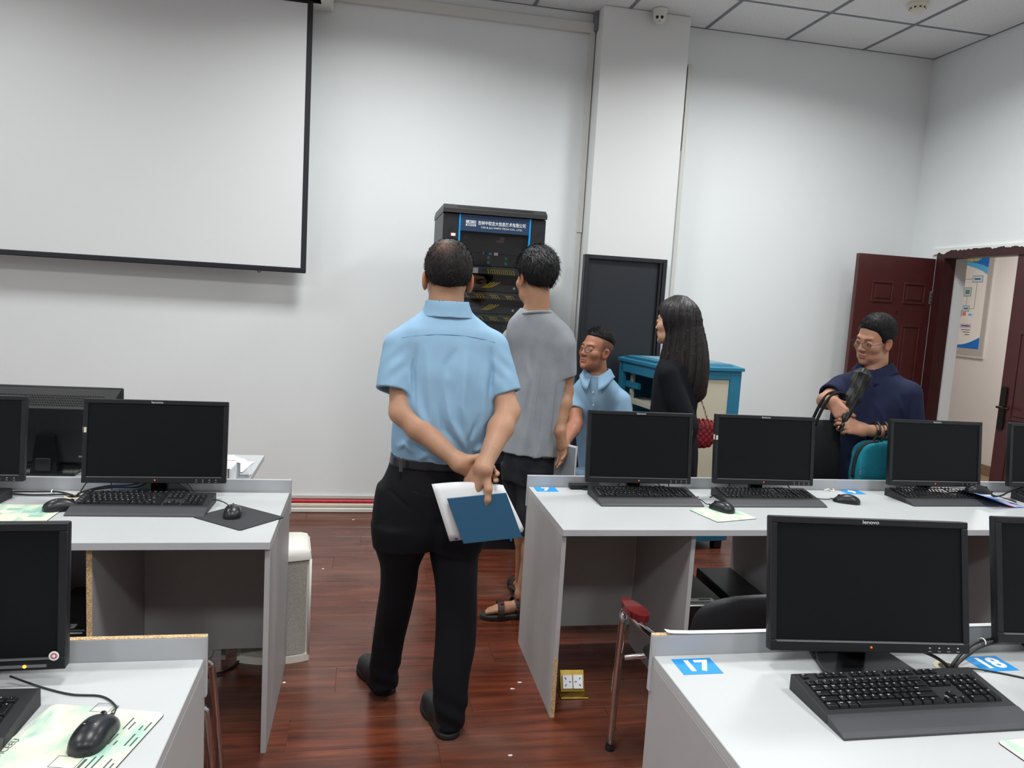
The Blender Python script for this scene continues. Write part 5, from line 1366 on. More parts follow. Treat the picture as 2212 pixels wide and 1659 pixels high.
def hand_box(hp, pad=0.025):
    pts = np.array([p for grp in hp for a in grp for p in a[:2]])
    return pts.min(0) - pad, pts.max(0) + pad
def hand_tips(hp):
    palm, fing, th = hp
    return [fing[k][1] for k in (2, 5, 8, 11)], th[-1][1]
def arm_sdf(P, sh, el, wr, s=1.0):
    sh, el, wr = (np.asarray(v, float) for v in (sh, el, wr)); mid = el + (wr - el) * 0.32
    d = smin(rc(P, sh, el, 0.050 * s, 0.041 * s), rc(P, el, mid, 0.041 * s, 0.043 * s), 0.02)
    return smin(d, rc(P, mid, wr + (wr - el) * 0.03, 0.043 * s, 0.0265 * s), 0.02)
def shoe_sdf(P, heel, dirxy, L=0.28, lift=0.0, w=1.0):
    d = np.array([dirxy[0], dirxy[1], 0.0]); d = nrm(d); l = np.array([-d[1], d[0], 0]); h = np.asarray(heel, float)
    q = P - h; x, y, z = q @ d, q @ l, q[:, 2]
    Q = np.stack([x, y / w, z], 1)
    f = rc(Q, (0.045, 0, 0.040), (L * 0.45, 0, 0.038), 0.040, 0.044)
    f = smin(f, ell(Q, (L * 0.70, 0.004, 0.034), (L * 0.31, 0.049, 0.040)), 0.03)
    f = smin(f, rc(Q, (0.05, 0, 0.05), (0.06, 0, 0.11), 0.036, 0.042), 0.03)
    return smax(f, -z, 0.004)
def sole_sdf(P, heel, dirxy, L=0.28, t=0.022):
    d = np.array([dirxy[0], dirxy[1], 0.0]); d = nrm(d); l = np.array([-d[1], d[0], 0]); h = np.asarray(heel, float)
    q = P - h; x, y, z = q @ d, q @ l, q[:, 2]
    Q = np.stack([x, y, z * 0], 1)
    f = np.minimum(rc(Q, (0.043, 0, 0), (L * 0.45, 0, 0), 0.045, 0.046), ell(Q, (L * 0.70, 0.004, 0), (L * 0.325, 0.053, 0.05)))
    return np.maximum(smax(f, z - t, 0.006), -z)

SK = {'a': np.array(C(182, 140, 114)), 'b': np.array(C(172, 128, 100)), 'c': np.array(C(164, 112, 88)), 'd': np.array(C(194, 152, 124)), 'e': np.array(C(176, 130, 106))}
M['skin'] = attr_mat('skin', rough=0.48, sss=0.10, spec=0.35, bump=(320, 0.10))
M['hair'] = attr_mat('hair', rough=0.58, spec=0.22, bump=(90, 0.35, (3.0, 3.0, 0.5)))
def skin_tint(base, heads=(), lips=True, stubble=None):
    def f(v):
        col = np.repeat(base[None], len(v), 0) * (1 + 0.05 * wob(v, 42))[:, None]
        for hc, Rm, s in heads:
            p = (v - hc) @ Rm / s; near = np.linalg.norm(p, axis=1) < 0.2
            if lips:
                g = np.exp(-((p[:, 0] / 0.021) ** 2 + ((p[:, 1] - 0.09) / 0.013) ** 2 + ((p[:, 2] + 0.063) / 0.0085) ** 2)) * near
                col = col * (1 - 0.75 * g[:, None]) + np.array(C(168, 92, 88)) * 0.75 * g[:, None]
            er = np.exp(-(((np.abs(p[:, 0]) - 0.084) / 0.012) ** 2 + ((p[:, 2] + 0.01) / 0.04) ** 2)) * near
            col = col * (1 - er[:, None] * np.array([0.02, 0.25, 0.28]))
            brow = np.exp(-((((np.abs(p[:, 0]) - 0.031) / 0.018) ** 4) + ((p[:, 1] - 0.083) / 0.02) ** 2 + ((p[:, 2] - 0.027 - 0.10 * (0.031 - np.abs(p[:, 0])) * -1) / 0.0042) ** 2)) * near
            col = col * (1 - 0.88 * brow[:, None])
            if stubble:
                rgn, am = stubble; k = rgn(p) * near * am
                col = col * (1 - k[:, None]) + np.array(C(60, 50, 46)) * k[:, None]
        return np.clip(col, 0, 1)
    return f
def const_tint(c, var=0.10, f=60):
    c = np.array(c)
    return lambda v: np.clip(c[None] * (1 + var * wob(v, f))[:, None], 0, 1)
eye_m = mat('eye_white', C(224, 218, 212), 0.2); iris_m = mat('iris_dark', C(30, 20, 16), 0.15)
def eyes(root, hc, Rm, s, look=(0, 1, 0)):
    for sx in (-1, 1):
        c = np.array(hc) + Rm @ (np.array([sx * 0.031, 0.0765, 0.0045]) * s)
        bm = bmesh.new(); bmesh.ops.create_uvsphere(bm, u_segments=14, v_segments=10, radius=0.0118 * s)
        o = from_bm('eye', bm, eye_m, root, smooth=True); o.location = Vector(c) - root.location
        dv = Vector(Rm @ nrm(look)); Q = dv.to_track_quat('Z', 'Y').to_matrix().to_4x4()
        lathe('iris', [(0, 0.0122 * s), (0.003 * s, 0.0121 * s), (0.0052 * s, 0.0110 * s), (0.0052 * s, 0.0100 * s)], iris_m, o, 14, Q)
def glasses(root, hc, Rm, s, wire, rim=0.0011):
    lens_m = bpy.data.materials.get('spectacle_lens')
    if lens_m is None:
        lens_m = glass.copy(); lens_m.name = 'spectacle_lens'; ln = lens_m.node_tree
        [n for n in ln.nodes if n.type == 'BSDF_TRANSPARENT'][0].inputs[0].default_value = (0.97, 0.98, 0.98, 1)
        mxn = [n for n in ln.nodes if n.type == 'MIX_SHADER'][0]
        ln.links.remove(mxn.inputs[0].links[0]); mxn.inputs[0].default_value = 0.07
    g = bpy.data.objects.new('glasses', None); COL.objects.link(g); g.parent = root
    W2 = lambda p: tuple(np.array(hc) + Rm @ (np.array(p) * s) - np.array(root.location))
    for sx in (-1, 1):
        ring = [(sx * (0.034 + 0.0235 * math.cos(a)), 0.104 - 0.006 * abs(math.cos(a)) * (1 if math.cos(a) > 0 else 0), 0.000 + 0.0185 * math.sin(a) * (1 + 0.05 * math.cos(a))) for a in np.linspace(0, 2 * math.pi, 25)]
        tube('rim', [W2(p) for p in ring], rim * s, wire, g, seg=6, n=1)
        bm = bmesh.new(); vs = [bm.verts.new(W2((x * 1, y, z))) for x, y, z in ring[:-1]]
        vb = [bm.verts.new(W2((x, y - 0.0012, z))) for x, y, z in ring[:-1]]
        bm.faces.new(vs); bm.faces.new(vb[::-1])
        for k in range(24): bm.faces.new((vs[k], vb[k], vb[(k + 1) % 24], vs[(k + 1) % 24]))
        bmesh.ops.recalc_face_normals(bm, faces=bm.faces)
        from_bm('lens', bm, lens_m, g)
        tube('temple', [W2(p) for p in ((sx * 0.0575, 0.098, 0.006), (sx * 0.072, 0.085, 0.006), (sx * 0.081, 0.03, 0.008), (sx * 0.083, -0.005, 0.010), (sx * 0.080, -0.025, -0.012))], rim * s, wire, g, seg=6, n=5)
    tube('bridge', [W2(p) for p in ((-0.0105, 0.104, 0.004), (0, 0.107, 0.007), (0.0105, 0.104, 0.004))], rim * s, wire, g, seg=6, n=5)
def strands(root, name, hc, Rm, s, n, zmin, t, length, seed, cond=None, colr=C(20, 18, 18), up=0.35, rad=0.0009, top=0.0):
    """single short hairs standing off the scalp shell"""
    rn = np.random.RandomState(seed); vs, fs = [], []
    got = 0
    while got < n:
        v = nrm(rn.normal(size=3)); p = np.array([0, -0.016, 0.042 + top * 0.5]) + v * np.array([0.0745 + t, 0.094 + t, 0.086 + t + top]) * 0.985
        if p[2] < np.interp(p[1], [k for k, _ in zmin], [w for _, w in zmin]) + 0.016: continue
        if cond is not None and not cond(p, rn): continue
        gd = np.array([0.25 * v[0], -0.75, -0.9 if p[2] < 0.07 else -0.15]); gd = gd - v * (gd @ v)
        d = nrm(nrm(gd) + v * up + rn.normal(size=3) * 0.22)
        L = length * rn.uniform(0.6, 1.3); q = p + d * L * 0.5 + v * 0.002; e = p + d * L + v * 0.002 - np.array([0, 0, 0.15 * L])
        sd = nrm(np.cross(d, v)) * rad; b = len(vs)
        for a in (p - sd, p + sd, q - sd * .8, q + sd * .8, e): vs.append(np.array(hc) + Rm @ (a * s) - np.array(root.location))
        fs += [(b, b + 1, b + 3, b + 2), (b + 2, b + 3, b + 4)]; got += 1
    me = bpy.data.meshes.new(name); me.from_pydata([tuple(v) for v in vs], [], fs)
    at = me.color_attributes.new('tint', 'FLOAT_COLOR', 'POINT'); a = np.ones((len(vs), 4)); a[:, :3] = colr; at.data.foreach_set('color', a.ravel())
    o = mesh_obj(name, me, M['hair'], root); o['kind'] = 'stuff'
    return o
def cloth(name, col, rough=0.8, weave=(900, 0.12), var=0.03, sheen=0.0):
    return mat(name, col, rough, noise=(16, var), bump=weave, spec=0.25, sheen=sheen)

def shirt_collar(root, c, f, r_in, r_out, h_in, h_out, m, gap=0.28, point=0.045, th=0.004):
    """fold-down shirt collar: strip from the neck ring to the outer edge, with two points in front"""
    f = nrm((f[0], f[1], 0)); l = np.array([-f[1], f[0], 0.0]); up = np.array([0, 0, 1.0]); bm = bmesh.new(); rows = []
    N = 30; K = 4
    for i in range(N + 1):
        th_ = gap + (2 * math.pi - 2 * gap) * i / N; d = f * math.cos(th_) + l * math.sin(th_); w = max(0, math.cos(th_)) ** 2
        row = []
        for j in range(K + 1):
            t = j / K; r = r_in + (r_out + point * 0.35 * w - r_in) * t
            z = (h_in - 0.040 * w) * (1 - t) + (h_out - (0.040 + point) * w) * t + 0.010 * math.sin(math.pi * min(1, t * 1.6)) * (t < 0.62)
            row.append(np.array(c) + d * r + up * z - np.array(root.location))
        rows.append(row)
    A = [[bm.verts.new(tuple(p)) for p in r] for r in rows]
    Bv = [[bm.verts.new(tuple(p + (up * -0.6 - nrm(p + np.array(root.location) - np.array(c)) * 0.6) * th)) for p in r] for r in rows]
    for i in range(N):
        for j in range(K):
            bm.faces.new((A[i][j], A[i + 1][j], A[i + 1][j + 1], A[i][j + 1])); bm.faces.new((Bv[i][j + 1], Bv[i + 1][j + 1], Bv[i + 1][j], Bv[i][j]))
        for j in (0, K): bm.faces.new((A[i][j], Bv[i][j], Bv[i + 1][j], A[i + 1][j]))
    for i in (0, N):
        for j in range(K): bm.faces.new((A[i][j], A[i][j + 1], Bv[i][j + 1], Bv[i][j]))
    bmesh.ops.recalc_face_normals(bm, faces=bm.faces)
    return from_bm('collar', bm, m, root, smooth=True)
# ================================================================== PERSON A: blue shirt, seen from behind, hands clasped behind the back
A = thing('person', 'person in light blue shirt and dark trousers with hands clasped behind the back', 'person', (0.25, 2.72, 0))
shirt_m = cloth('shirt_blue', C(140, 176, 204), 0.8); trou_m = cloth('trousers_navy', C(13, 14, 20), 0.9, var=0.08); shoe_m = mat('shoe_black', C(24, 25, 27), 0.5, bump=(200, 0.15)); sole_m = mat('shoe_sole', C(16, 16, 17), 0.7)
HA = V3(0.272, 2.712, 1.652); RA = basis((0.02, 1, -0.06)); sA = 1.03
tor = [(1.000, .282, 2.715, .176, .125), (1.04, .282, 2.71, .183, .132), (1.10, .283, 2.70, .187, .136), (1.165, .286, 2.695, .188, .136), (1.235, .287, 2.695, .188, .134), (1.33, .286, 2.695, .192, .132), (1.40, .279, 2.70, .192, .124), (1.445, .277, 2.70, .186, .114), (1.475, .277, 2.70, .168, .104), (1.500, .277, 2.705, .137, .095), (1.525, .277, 2.708, .104, .087), (1.55, .277, 2.71, .080, .080)]
shLA, elLA, wrLA = V3(.122, 2.69, 1.398), V3(.126, 2.625, 1.185), V3(.316, 2.515, 1.038)
shRA, elRA, wrRA = V3(.437, 2.69, 1.408), V3(.497, 2.61, 1.200), V3(.400, 2.466, 1.035)
slL = V3(.098, 2.645, 1.255); slR = V3(.490, 2.64, 1.257)
A_folds = [([(.168, 1.43), (.158, 1.34), (.163, 1.26), (.170, 1.20)], .008, -.011), ([(.425, 1.43), (.433, 1.34), (.424, 1.25)], .008, -.010), ([(.150, 1.22), (.19, 1.13), (.25, 1.08)], .010, -.007), ([(.395, 1.20), (.36, 1.10), (.37, 1.03)], .009, -.008), ([(.20, 1.43), (.215, 1.25), (.235, 1.12)], .016, 0.0114), ([(.335, 1.42), (.33, 1.22), (.365, 1.06)], .014, 0.0114), ([(.14, 1.34), (.18, 1.20), (.22, 1.10), (.30, 1.06)], .018, 0.0152), ([(.16, 1.13), (.22, 1.075), (.32, 1.055)], .013, 0.0133), ([(.26, 1.30), (.29, 1.17), (.36, 1.05)], .012, 0.0114), ([(.40, 1.36), (.405, 1.22), (.41, 1.08)], .016, 0.0114),
           ([(.30, 1.42), (.27, 1.36), (.275, 1.31)], .014, -0.0076), ([(.24, 1.24), (.27, 1.14), (.34, 1.06)], .011, -0.0095), ([(.18, 1.02), (.22, 1.045), (.27, 1.02)], .010, 0.0095), ([(.11, 1.05), (.14, 1.08), (.17, 1.04)], .012, 0.0114), ([(.38, 1.05), (.42, 1.08)], .012, 0.0095), ([(.15, 1.09), (.25, 1.02)], .009, -0.0114)]
def sleeve(P, sh, en, r0, r1):
    ax = nrm(en - sh)
    d = rc(P, sh, en + ax * 0.04, r0, r1)
    d = smax(d, plane(P, en, ax), 0.004)
    cav = np.maximum(rc(P, en - ax * 0.05, en + ax * 0.06, r1 - 0.012, r1 - 0.011), -plane(P, en - ax * 0.020, ax))
    return d, cav
def shirtA(P):
    d = loft(P, tor, n=2.25)
    a, ca = sleeve(P, shLA, slL, .070, .063); b, cb = sleeve(P, shRA, slR, .068, .057)
    d = smin(d, a, 0.022); d = smin(d, b, 0.022)
    back = 1 / (1 + np.exp((P[:, 1] - 2.70) * 60))
    d = d - folds(P, A_folds, back) - 0.0022 * wob(P, 26, 2) - 0.0012 * wob(P, 55, 5)
    # sleeve wrinkles
    wr_ = np.sin((P[:, 2] * 1.0 + np.abs(P[:, 0] - .28) * 0.9) * 105) * np.exp(-((np.abs(P[:, 0] - .285) - .19) / .035) ** 2) * np.exp(-((P[:, 2] - 1.36) / .06) ** 2)
    d = d - 0.0026 * wr_
    return np.maximum(np.maximum(d, -ca), -cb)
sdf_obj('shirt', [(shirtA, (0.0, 2.50, 0.985), (0.58, 2.88, 1.57), 0.006)], shirt_m, A)
def collarA(P):
    rows = [(1.520, .276, 2.706, .099, .098), (1.540, .275, 2.704, .088, .092), (1.560, .274, 2.702, .080, .087), (1.578, .274, 2.702, .075, .082)]
    o = loft(P, rows); i = loft(P, [(z - 0.002 if k == 0 else z + 0.01 * (k == 3), x, y, a - .006, b - .006) for k, (z, x, y, a, b) in enumerate(rows)])
    tilt = P[:, 2] - (1.577 - 0.35 * np.maximum(0, P[:, 1] - 2.70))
    return smax(np.maximum(o, -i), tilt, 0.004)
sdf_obj('collar', [(collarA, (0.15, 2.58, 1.49), (0.40, 2.83, 1.60), 0.0035)], shirt_m, A)
seam_m = mat('seam_thread', C(96, 138, 178), 0.8)
loc = np.array(A.location)
def rel(pts, o=A): return [tuple(np.array(p) - np.array(o.location)) for p in pts]
tube('yoke_seam', rel(drape(shirtA, [(x, 1.440 + 0.022 * (1 - ((x - .277) / .165) ** 2)) for x in np.linspace(.115, .44, 15)], 2.4, 2.75, 0.0006)), 0.0015, seam_m, A, seg=5, n=3)
hip = [(0.690, .250, 2.70, .188, .112), (0.74, .258, 2.70, .211, .130), (0.82, .263, 2.70, .213, .136), (0.907, .268, 2.705, .203, .134), (0.965, .277, 2.71, .188, .126), (1.025, .282, 2.715, .176, .122)]
legL = [(0.045, .114, 2.895, .056, .068), (0.075, .112, 2.895, .057, .068), (0.147, .117, 2.88, .059, .066), (0.255, .125, 2.85, .060, .066), (0.385, .137, 2.80, .066, .074), (0.53, .148, 2.75, .068, .080), (0.605, .147, 2.725, .072, .090), (0.668, .149, 2.715, .092, .104), (0.76, .152, 2.705, .104, .116)]
legR = [(0.030, .349, 2.625, .050, .066), (0.06, .349, 2.622, .055, .066), (0.142, .347, 2.615, .063, .066), (0.214, .345, 2.615, .067, .068), (0.337, .356, 2.63, .073, .074), (0.435, .357, 2.645, .075, .080), (0.557, .351, 2.66, .077, .088), (0.675, .342, 2.69, .093, .106), (0.76, .348, 2.695, .108, .118)]
def trA(P):
    d = smin(loft(P, legL), loft(P, legR), 0.012)
    d = smin(d, loft(P, hip), 0.035)
    d = d - 0.0035 * np.sin(P[:, 2] * 70 + P[:, 0] * 60 + np.sin(P[:, 0] * 30)) * np.exp(-((P[:, 2] - .09) / .07) ** 2) - 0.0018 * wob(P, 22, 4)
    sl = seg2(P, (0, 2), (.10, .905), (.16, .86))[0]
    back = P[:, 1] < 2.70
    d = d + 0.004 * np.exp(-(sl / .006) ** 2) * back
    d = d - 0.008 * np.exp(-(seg2(P, (0, 2), (.055, .90), (.05, .80))[0] / .02) ** 2)
    d = d + 0.006 * np.exp(-(seg2(P, (0, 2), (.262, .80), (.25, .68))[0] / .016) ** 2) * back
    return d
sdf_obj('trousers', [(trA, (0.0, 2.50, 0.02), (0.52, 3.0, 1.03), 0.008)], trou_m, A)
pk = drape(trA, [(.175, .913), (.20, .905), (.232, .90)], 2.45, 2.72, 0.0)
tube('pocket_seam', rel(pk), 0.0016, mat('seam_dark', C(10, 11, 16), 0.7), A, seg=5, n=4)
lathe('pocket_button', [(0, 0.002), (0.004, 0.0018), (0.0048, 0)], M['black_gloss'], A, 12, T(*(np.array(drape(trA, [(.205, .89)], 2.45, 2.72)[0]) - loc)) @ RX(90))
def beltA(P):
    r = [(0.985, .280, 2.714, .186, .131), (1.003, .281, 2.714, .185, .130), (1.022, .282, 2.715, .184, .130)]
    return np.maximum(loft(P, r), -loft(P, [(z + (-.01 if k == 0 else .01 if k == 2 else 0), x, y, a - .010, b - .010) for k, (z, x, y, a, b) in enumerate(r)]))
belt = sdf_obj('belt', [(beltA, (0.07, 2.56, 0.975), (0.49, 2.87, 1.03), 0.006)], mat('belt_leather', C(24, 26, 32), 0.35), A)
box('belt_loop', (0.125 - loc[0], 2.596 - loc[1], 0.978), (0.137 - loc[0], 2.606 - loc[1], 1.028), mat('loop_grey', C(58, 60, 66), 0.4), A, bevel=0.002)
for nm, heel, dr in (('left', (0.135, 2.885, 0.0), (-0.34, 0.94)), ('right', (0.350, 2.56, 0.0), (-0.20, 0.98))):
    hl = np.array(heel)
    s_ = sdf_obj('shoe', [(lambda P, h=hl, d=dr: shoe_sdf(P, h, d), hl + (-0.2, -0.07, -0.01), hl + (0.12, 0.34, 0.16), 0.007)], shoe_m, A)
    sdf_obj('sole', [(lambda P, h=hl, d=dr: sole_sdf(P, h, d), hl + (-0.2, -0.07, -0.005), hl + (0.12, 0.34, 0.035), 0.006)], sole_m, A)
# hands: the left hand grips the right wrist, the right hand holds the papers
hpLA = hand_prims(wrLA, (0.88, 0.06, -0.42), (0.35, -0.05, 0.93), False, [(28, 46, 34), (30, 50, 36), (32, 52, 36), (34, 54, 36)], ((0.75, 0.62, -0.25), (0.95, 0.10, -0.30), (0.80, -0.30, -0.5)), 1.0)
hpRA = hand_prims(wrRA, (-0.40, 0.30, -0.86), (0.60, -0.78, -0.20), True, [(6, 12, 8), (7, 12, 8), (8, 12, 8), (10, 14, 10)], ((0.55, 0.83, 0.05), (0.85, 0.52, -0.05), (0.96, 0.24, -0.10)), 1.06)
torB = [(z, x, y, max(.02, a - .02), max(.02, b - .02)) for z, x, y, a, b in tor]
def bodyA(P):
    d = loft(P, torB); d = smin(d, loft(P, [(z, x, y, a - .022, b - .022) for z, x, y, a, b in hip]), .03)
    for lg in (legL, legR): d = smin(d, loft(P, [(z + .012 * (z < .06), x, y, a - .015, b - .018) for z, x, y, a, b in lg]), .02)
    d = smin(d, arm_sdf(P, shLA, elLA, wrLA), .02); d = smin(d, arm_sdf(P, shRA, elRA, wrRA), .02)
    p = (P - HA) @ RA / sA
    return smin(d, neck_sdf(p, (0, -0.008, -0.17)) * sA, .025)
def fineLA(P): return np.maximum(smin(arm_sdf(P, shLA, elLA, wrLA), hand_sdf(P, hpLA), .022), -plane(P, wrLA - nrm(wrLA - elLA) * .07, wrLA - elLA))
def fineRA(P): return np.maximum(smin(arm_sdf(P, shRA, elRA, wrRA), hand_sdf(P, hpRA), .022), -plane(P, wrRA - nrm(wrRA - elRA) * .07, wrRA - elRA))
def headA(P):
    p = (P - HA) @ RA / sA
    return np.maximum(smin(head_sdf(p), neck_sdf(p, (0, -0.008, -0.17)), .022) * sA, 1.545 - P[:, 2])
def arm_pieces(hp, fn):
    lo, hi = hand_box(hp, 0.03); return (fn, lo - 0.045, hi + 0.045, 0.0032)
sdf_obj('body', [(bodyA, (0.0, 2.44, 0.06), (0.58, 3.0, 1.64), 0.009), (headA, HA - .16, HA + .16, 0.004), arm_pieces(hpLA, fineLA), arm_pieces(hpRA, fineRA)], M['skin'], A,
        skin_tint(SK['a'], [(HA, RA, sA)]))
ZM_A = [(-0.13, -0.072), (-0.06, -0.066), (-0.035, -0.052), (-0.012, 0.012), (0.006, 0.016), (0.012, -0.012), (0.024, -0.008), (0.030, 0.030), (0.05, 0.066), (0.075, 0.090), (0.12, 0.100)]
def hair_tintA(v):
    p = (v - HA) @ RA / sA
    base = np.array(C(34, 31, 31))[None] * (1 + 0.25 * wob(v, 150))[:, None]
    bald = np.exp(-(((p[:, 0] + 0.020) / 0.030) ** 2 + ((p[:, 1] + 0.066) / 0.045) ** 2 + ((p[:, 2] - 0.094) / 0.030) ** 2) * 1.1)
    fade = np.clip((-p[:, 2] - 0.030) / 0.05, 0, 1) * 0.40
    k = np.clip(bald * (0.72 + 0.25 * wob(v, 120)) + fade, 0, 0.8)[:, None]
    return np.clip(base * (1 - k) + np.array(C(128, 96, 80)) * k, 0, 1)
hA = sdf_obj('hair', [(lambda P: hair_short((P - HA) @ RA / sA, ZM_A, 0.0075, noise=0.0011) * sA, HA - .15, HA + .15, 0.0042)], M['hair'], A, hair_tintA)
strands(A, 'loose_hair', HA, RA, sA, 2400, ZM_A, 0.0075, 0.0095, 1, cond=lambda p, rn: rn.rand() > 0.75 * math.exp(-(((p[0] + .018) / .034) ** 2 + ((p[1] + .062) / .05) ** 2 + ((p[2] - .094) / .03) ** 2)), colr=C(30, 27, 28), up=0.25)

# what the right hand carries: white papers and a dark teal notebook
pk_ = thing('paper_stack', 'white loose papers held behind the back under a dark teal notebook', 'papers', (0.385, 2.452, 0.876))
bm = bmesh.new(); nx, nz = 12, 8
def sheetpt(u, v, off):
    p = (np.array([.228, 2.470, .968]) * (1 - u) + np.array([.470, 2.462, .968]) * u) * (1 - v) + (np.array([.300, 2.452, .780]) * (1 - u) + np.array([.548, 2.446, .812]) * u) * v
    p[2] += 0.010 * math.sin(u * math.pi) * (1 - v); p[1] += -0.010 * math.sin(v * math.pi) + 0.020 * max(0, u - .6) ** 1.3 + off
    return Vector(p) - pk_.location
for k in range(4):
    bm = bmesh.new(); g1, g2 = {}, {}
    for i in range(nx + 1):
        for j in range(nz + 1):
            u, v = i / nx, j / nz
            g1[i, j] = bm.verts.new(sheetpt(u + 0.012 * (k - 1.5) * v, v * (1 - 0.015 * k), 0.0024 * k)); g2[i, j] = bm.verts.new(sheetpt(u + 0.012 * (k - 1.5) * v, v * (1 - 0.015 * k), 0.0024 * k + 0.0014))
    for i in range(nx):
        for j in range(nz):
            bm.faces.new((g1[i, j], g1[i, j + 1], g1[i + 1, j + 1], g1[i + 1, j])); bm.faces.new((g2[i + 1, j], g2[i + 1, j + 1], g2[i, j + 1], g2[i, j]))
    for i in range(nx):
        bm.faces.new((g1[i, 0], g1[i + 1, 0], g2[i + 1, 0], g2[i, 0])); bm.faces.new((g2[i, nz], g2[i + 1, nz], g1[i + 1, nz], g1[i, nz]))
    for j in range(nz):
        bm.faces.new((g2[0, j], g2[0, j + 1], g1[0, j + 1], g1[0, j])); bm.faces.new((g1[nx, j], g1[nx, j + 1], g2[nx, j + 1], g2[nx, j]))
    from_bm('sheet', bm, M['paper'], pk_, smooth=True)
box('blue_corner', (0.310 - 0.385, 2.4335 - 2.452, 0.790 - 0.876), (0.320 - 0.385, 2.4350 - 2.452, 0.797 - 0.876), mat('corner_blue', C(30, 50, 130), 0.5), pk_)
nb = thing('notebook', 'dark teal notebook held against the white papers behind the back', 'notebook', (0.405, 2.432, 0.866))
Xa = nrm(V3(.200, 0, .022)); Za = nrm(V3(-.062, .018, .152)); Ya = np.cross(Za, Xa)
Mn = Matrix(((Xa[0], Ya[0], Za[0], 0), (Xa[1], Ya[1], Za[1], 0), (Xa[2], Ya[2], Za[2], 0), (0, 0, 0, 1)))
nbm = mat('notebook_teal', C(34, 82, 112), 0.45, bump=(500, 0.1))
box('cover', (-0.098, -0.0075, -0.080), (0.100, -0.0055, 0.080), nbm, nb, bevel=0.0008, mtx=Mn)
box('pages', (-0.0975, -0.0055, -0.077), (0.096, 0.0035, 0.077), mat('page_edge', C(226, 222, 196), 0.7), nb, mtx=Mn)
box('cover', (-0.098, 0.0035, -0.080), (0.100, 0.0055, 0.080), nbm, nb, bevel=0.0008, mtx=Mn)
box('spine', (0.098, -0.0075, -0.080), (0.1005, 0.0055, 0.080), nbm, nb, bevel=0.0008, mtx=Mn)
# ================================================================== generic helpers for the other people
def fist_curls(a): return [(a, a * 1.15, a * .8)] * 4
def inset(rows, e): return [(z, x, y, max(.012, a - e), max(.012, b - e)) for z, x, y, a, b in rows]
def head_piece(hc, Rm, s, nb, zcut):
    def f(P):
        p = (P - hc) @ Rm / s
        return np.maximum(smin(head_sdf(p), neck_sdf(p, nb), .022) * s, zcut - P[:, 2])
    return f
def ring_collar(P, c, Rm, r0, r1, h, openf=0.35, th=0.006, drop=0.6):
    """stand-and-fall collar: cone ring around c, axis Rm up, open towards fwd, lower in front"""
    p = (P - c) @ Rm
    z = p[:, 2] + drop * np.maximum(0, p[:, 1]) * 0.6
    r = np.hypot(p[:, 0], p[:, 1]); t = np.clip(z / h, 0, 1); R0 = r0 + (r1 - r0) * t
    d = np.abs(r - R0) - th / 2
    d = np.maximum(d, np.maximum(-z, z - h) )
    return smax(d, (p[:, 1] - (r0 - openf * r0)) - np.abs(p[:, 0]) * 0.9, 0.004)

# ================================================================== PERSON B: grey T-shirt, dark shorts, sandals
B = thing('person', 'tall person in a grey T-shirt, dark shorts and brown sandals, facing the rack', 'person', (0.83, 3.62, 0))
tee_m = cloth('tee_grey', C(146, 150, 156), 0.9, (500, 0.2), 0.07); short_m = cloth('shorts_dark', C(42, 44, 50), 0.9, (350, 0.3), 0.35)
yB = math.radians(-40); HB = V3(0.790, 3.625, 1.700); RB = basis((-0.34, 0.94, -0.10)); sB = 1.06
teeR = [(0.845, .822, 3.615, .158, .125), (0.93, .828, 3.615, .150, .122), (1.03, .836, 3.615, .146, .118), (1.16, .848, 3.615, .148, .116), (1.25, .852, 3.615, .156, .116), (1.33, .848, 3.62, .168, .116), (1.41, .832, 3.62, .175, .110), (1.455, .822, 3.62, .166, .103), (1.49, .812, 3.62, .142, .096), (1.52, .804, 3.62, .108, .088), (1.552, .798, 3.622, .072, .074)]
shRB, elRB, wrRB = V3(.918, 3.515, 1.385), V3(.952, 3.545, 1.165), V3(.920, 3.475, .985)
shLB, elLB, wrLB = V3(.715, 3.735, 1.390), V3(.738, 3.73, 1.165), V3(.60, 3.86, 1.06)
slRB, slLB = V3(.940, 3.53, 1.245), V3(.722, 3.735, 1.245)
B_folds = [([(.815, 1.38), (.805, 1.20), (.79, 1.0), (.775, .86)], .0055, .006), ([(.885, 1.25), (.875, 1.05), (.868, .88)], .0055, .006), ([(.80, 1.40), (.79, 1.20), (.775, 1.02), (.76, .87)], .012, 0.0119), ([(.875, 1.30), (.865, 1.10), (.86, .88)], .012, 0.0102), ([(.83, 1.15), (.815, .95), (.81, .86)], .011, -0.0085), ([(.745, 1.36), (.765, 1.22), (.75, 1.05)], .013, 0.0102), ([(.92, 1.22), (.905, 1.0), (.91, .87)], .012, 0.0102)]
def teeB(P):
    d = loft(P, teeR, yB); a, ca = sleeve(P, shRB, slRB, .060, .056); b, cb = sleeve(P, shLB, slLB, .060, .056)
    d = smin(smin(d, a, .02), b, .02)
    mask = 1 / (1 + np.exp((P[:, 1] - 3.62 - 0.4 * (P[:, 0] - .83)) * 50))
    d = d - folds(P, B_folds, mask) - 0.002 * wob(P, 28, 1) - 0.0035 * np.sin(P[:, 0] * 95) * np.clip((1.0 - P[:, 2]) / .15, 0, 1) * mask
    d = np.maximum(d, 0.845 + 0.05 * (P[:, 0] - .8) + 0.006 * np.sin(P[:, 0] * 60) - P[:, 2])
    return np.maximum(np.maximum(d, -ca), -cb)
sdf_obj('t_shirt', [(teeB, (0.60, 3.38, 0.83), (1.08, 3.85, 1.57), 0.0065)], tee_m, B)
nbB = HB + RB @ (np.array([0, -0.006, -0.16]) * sB)
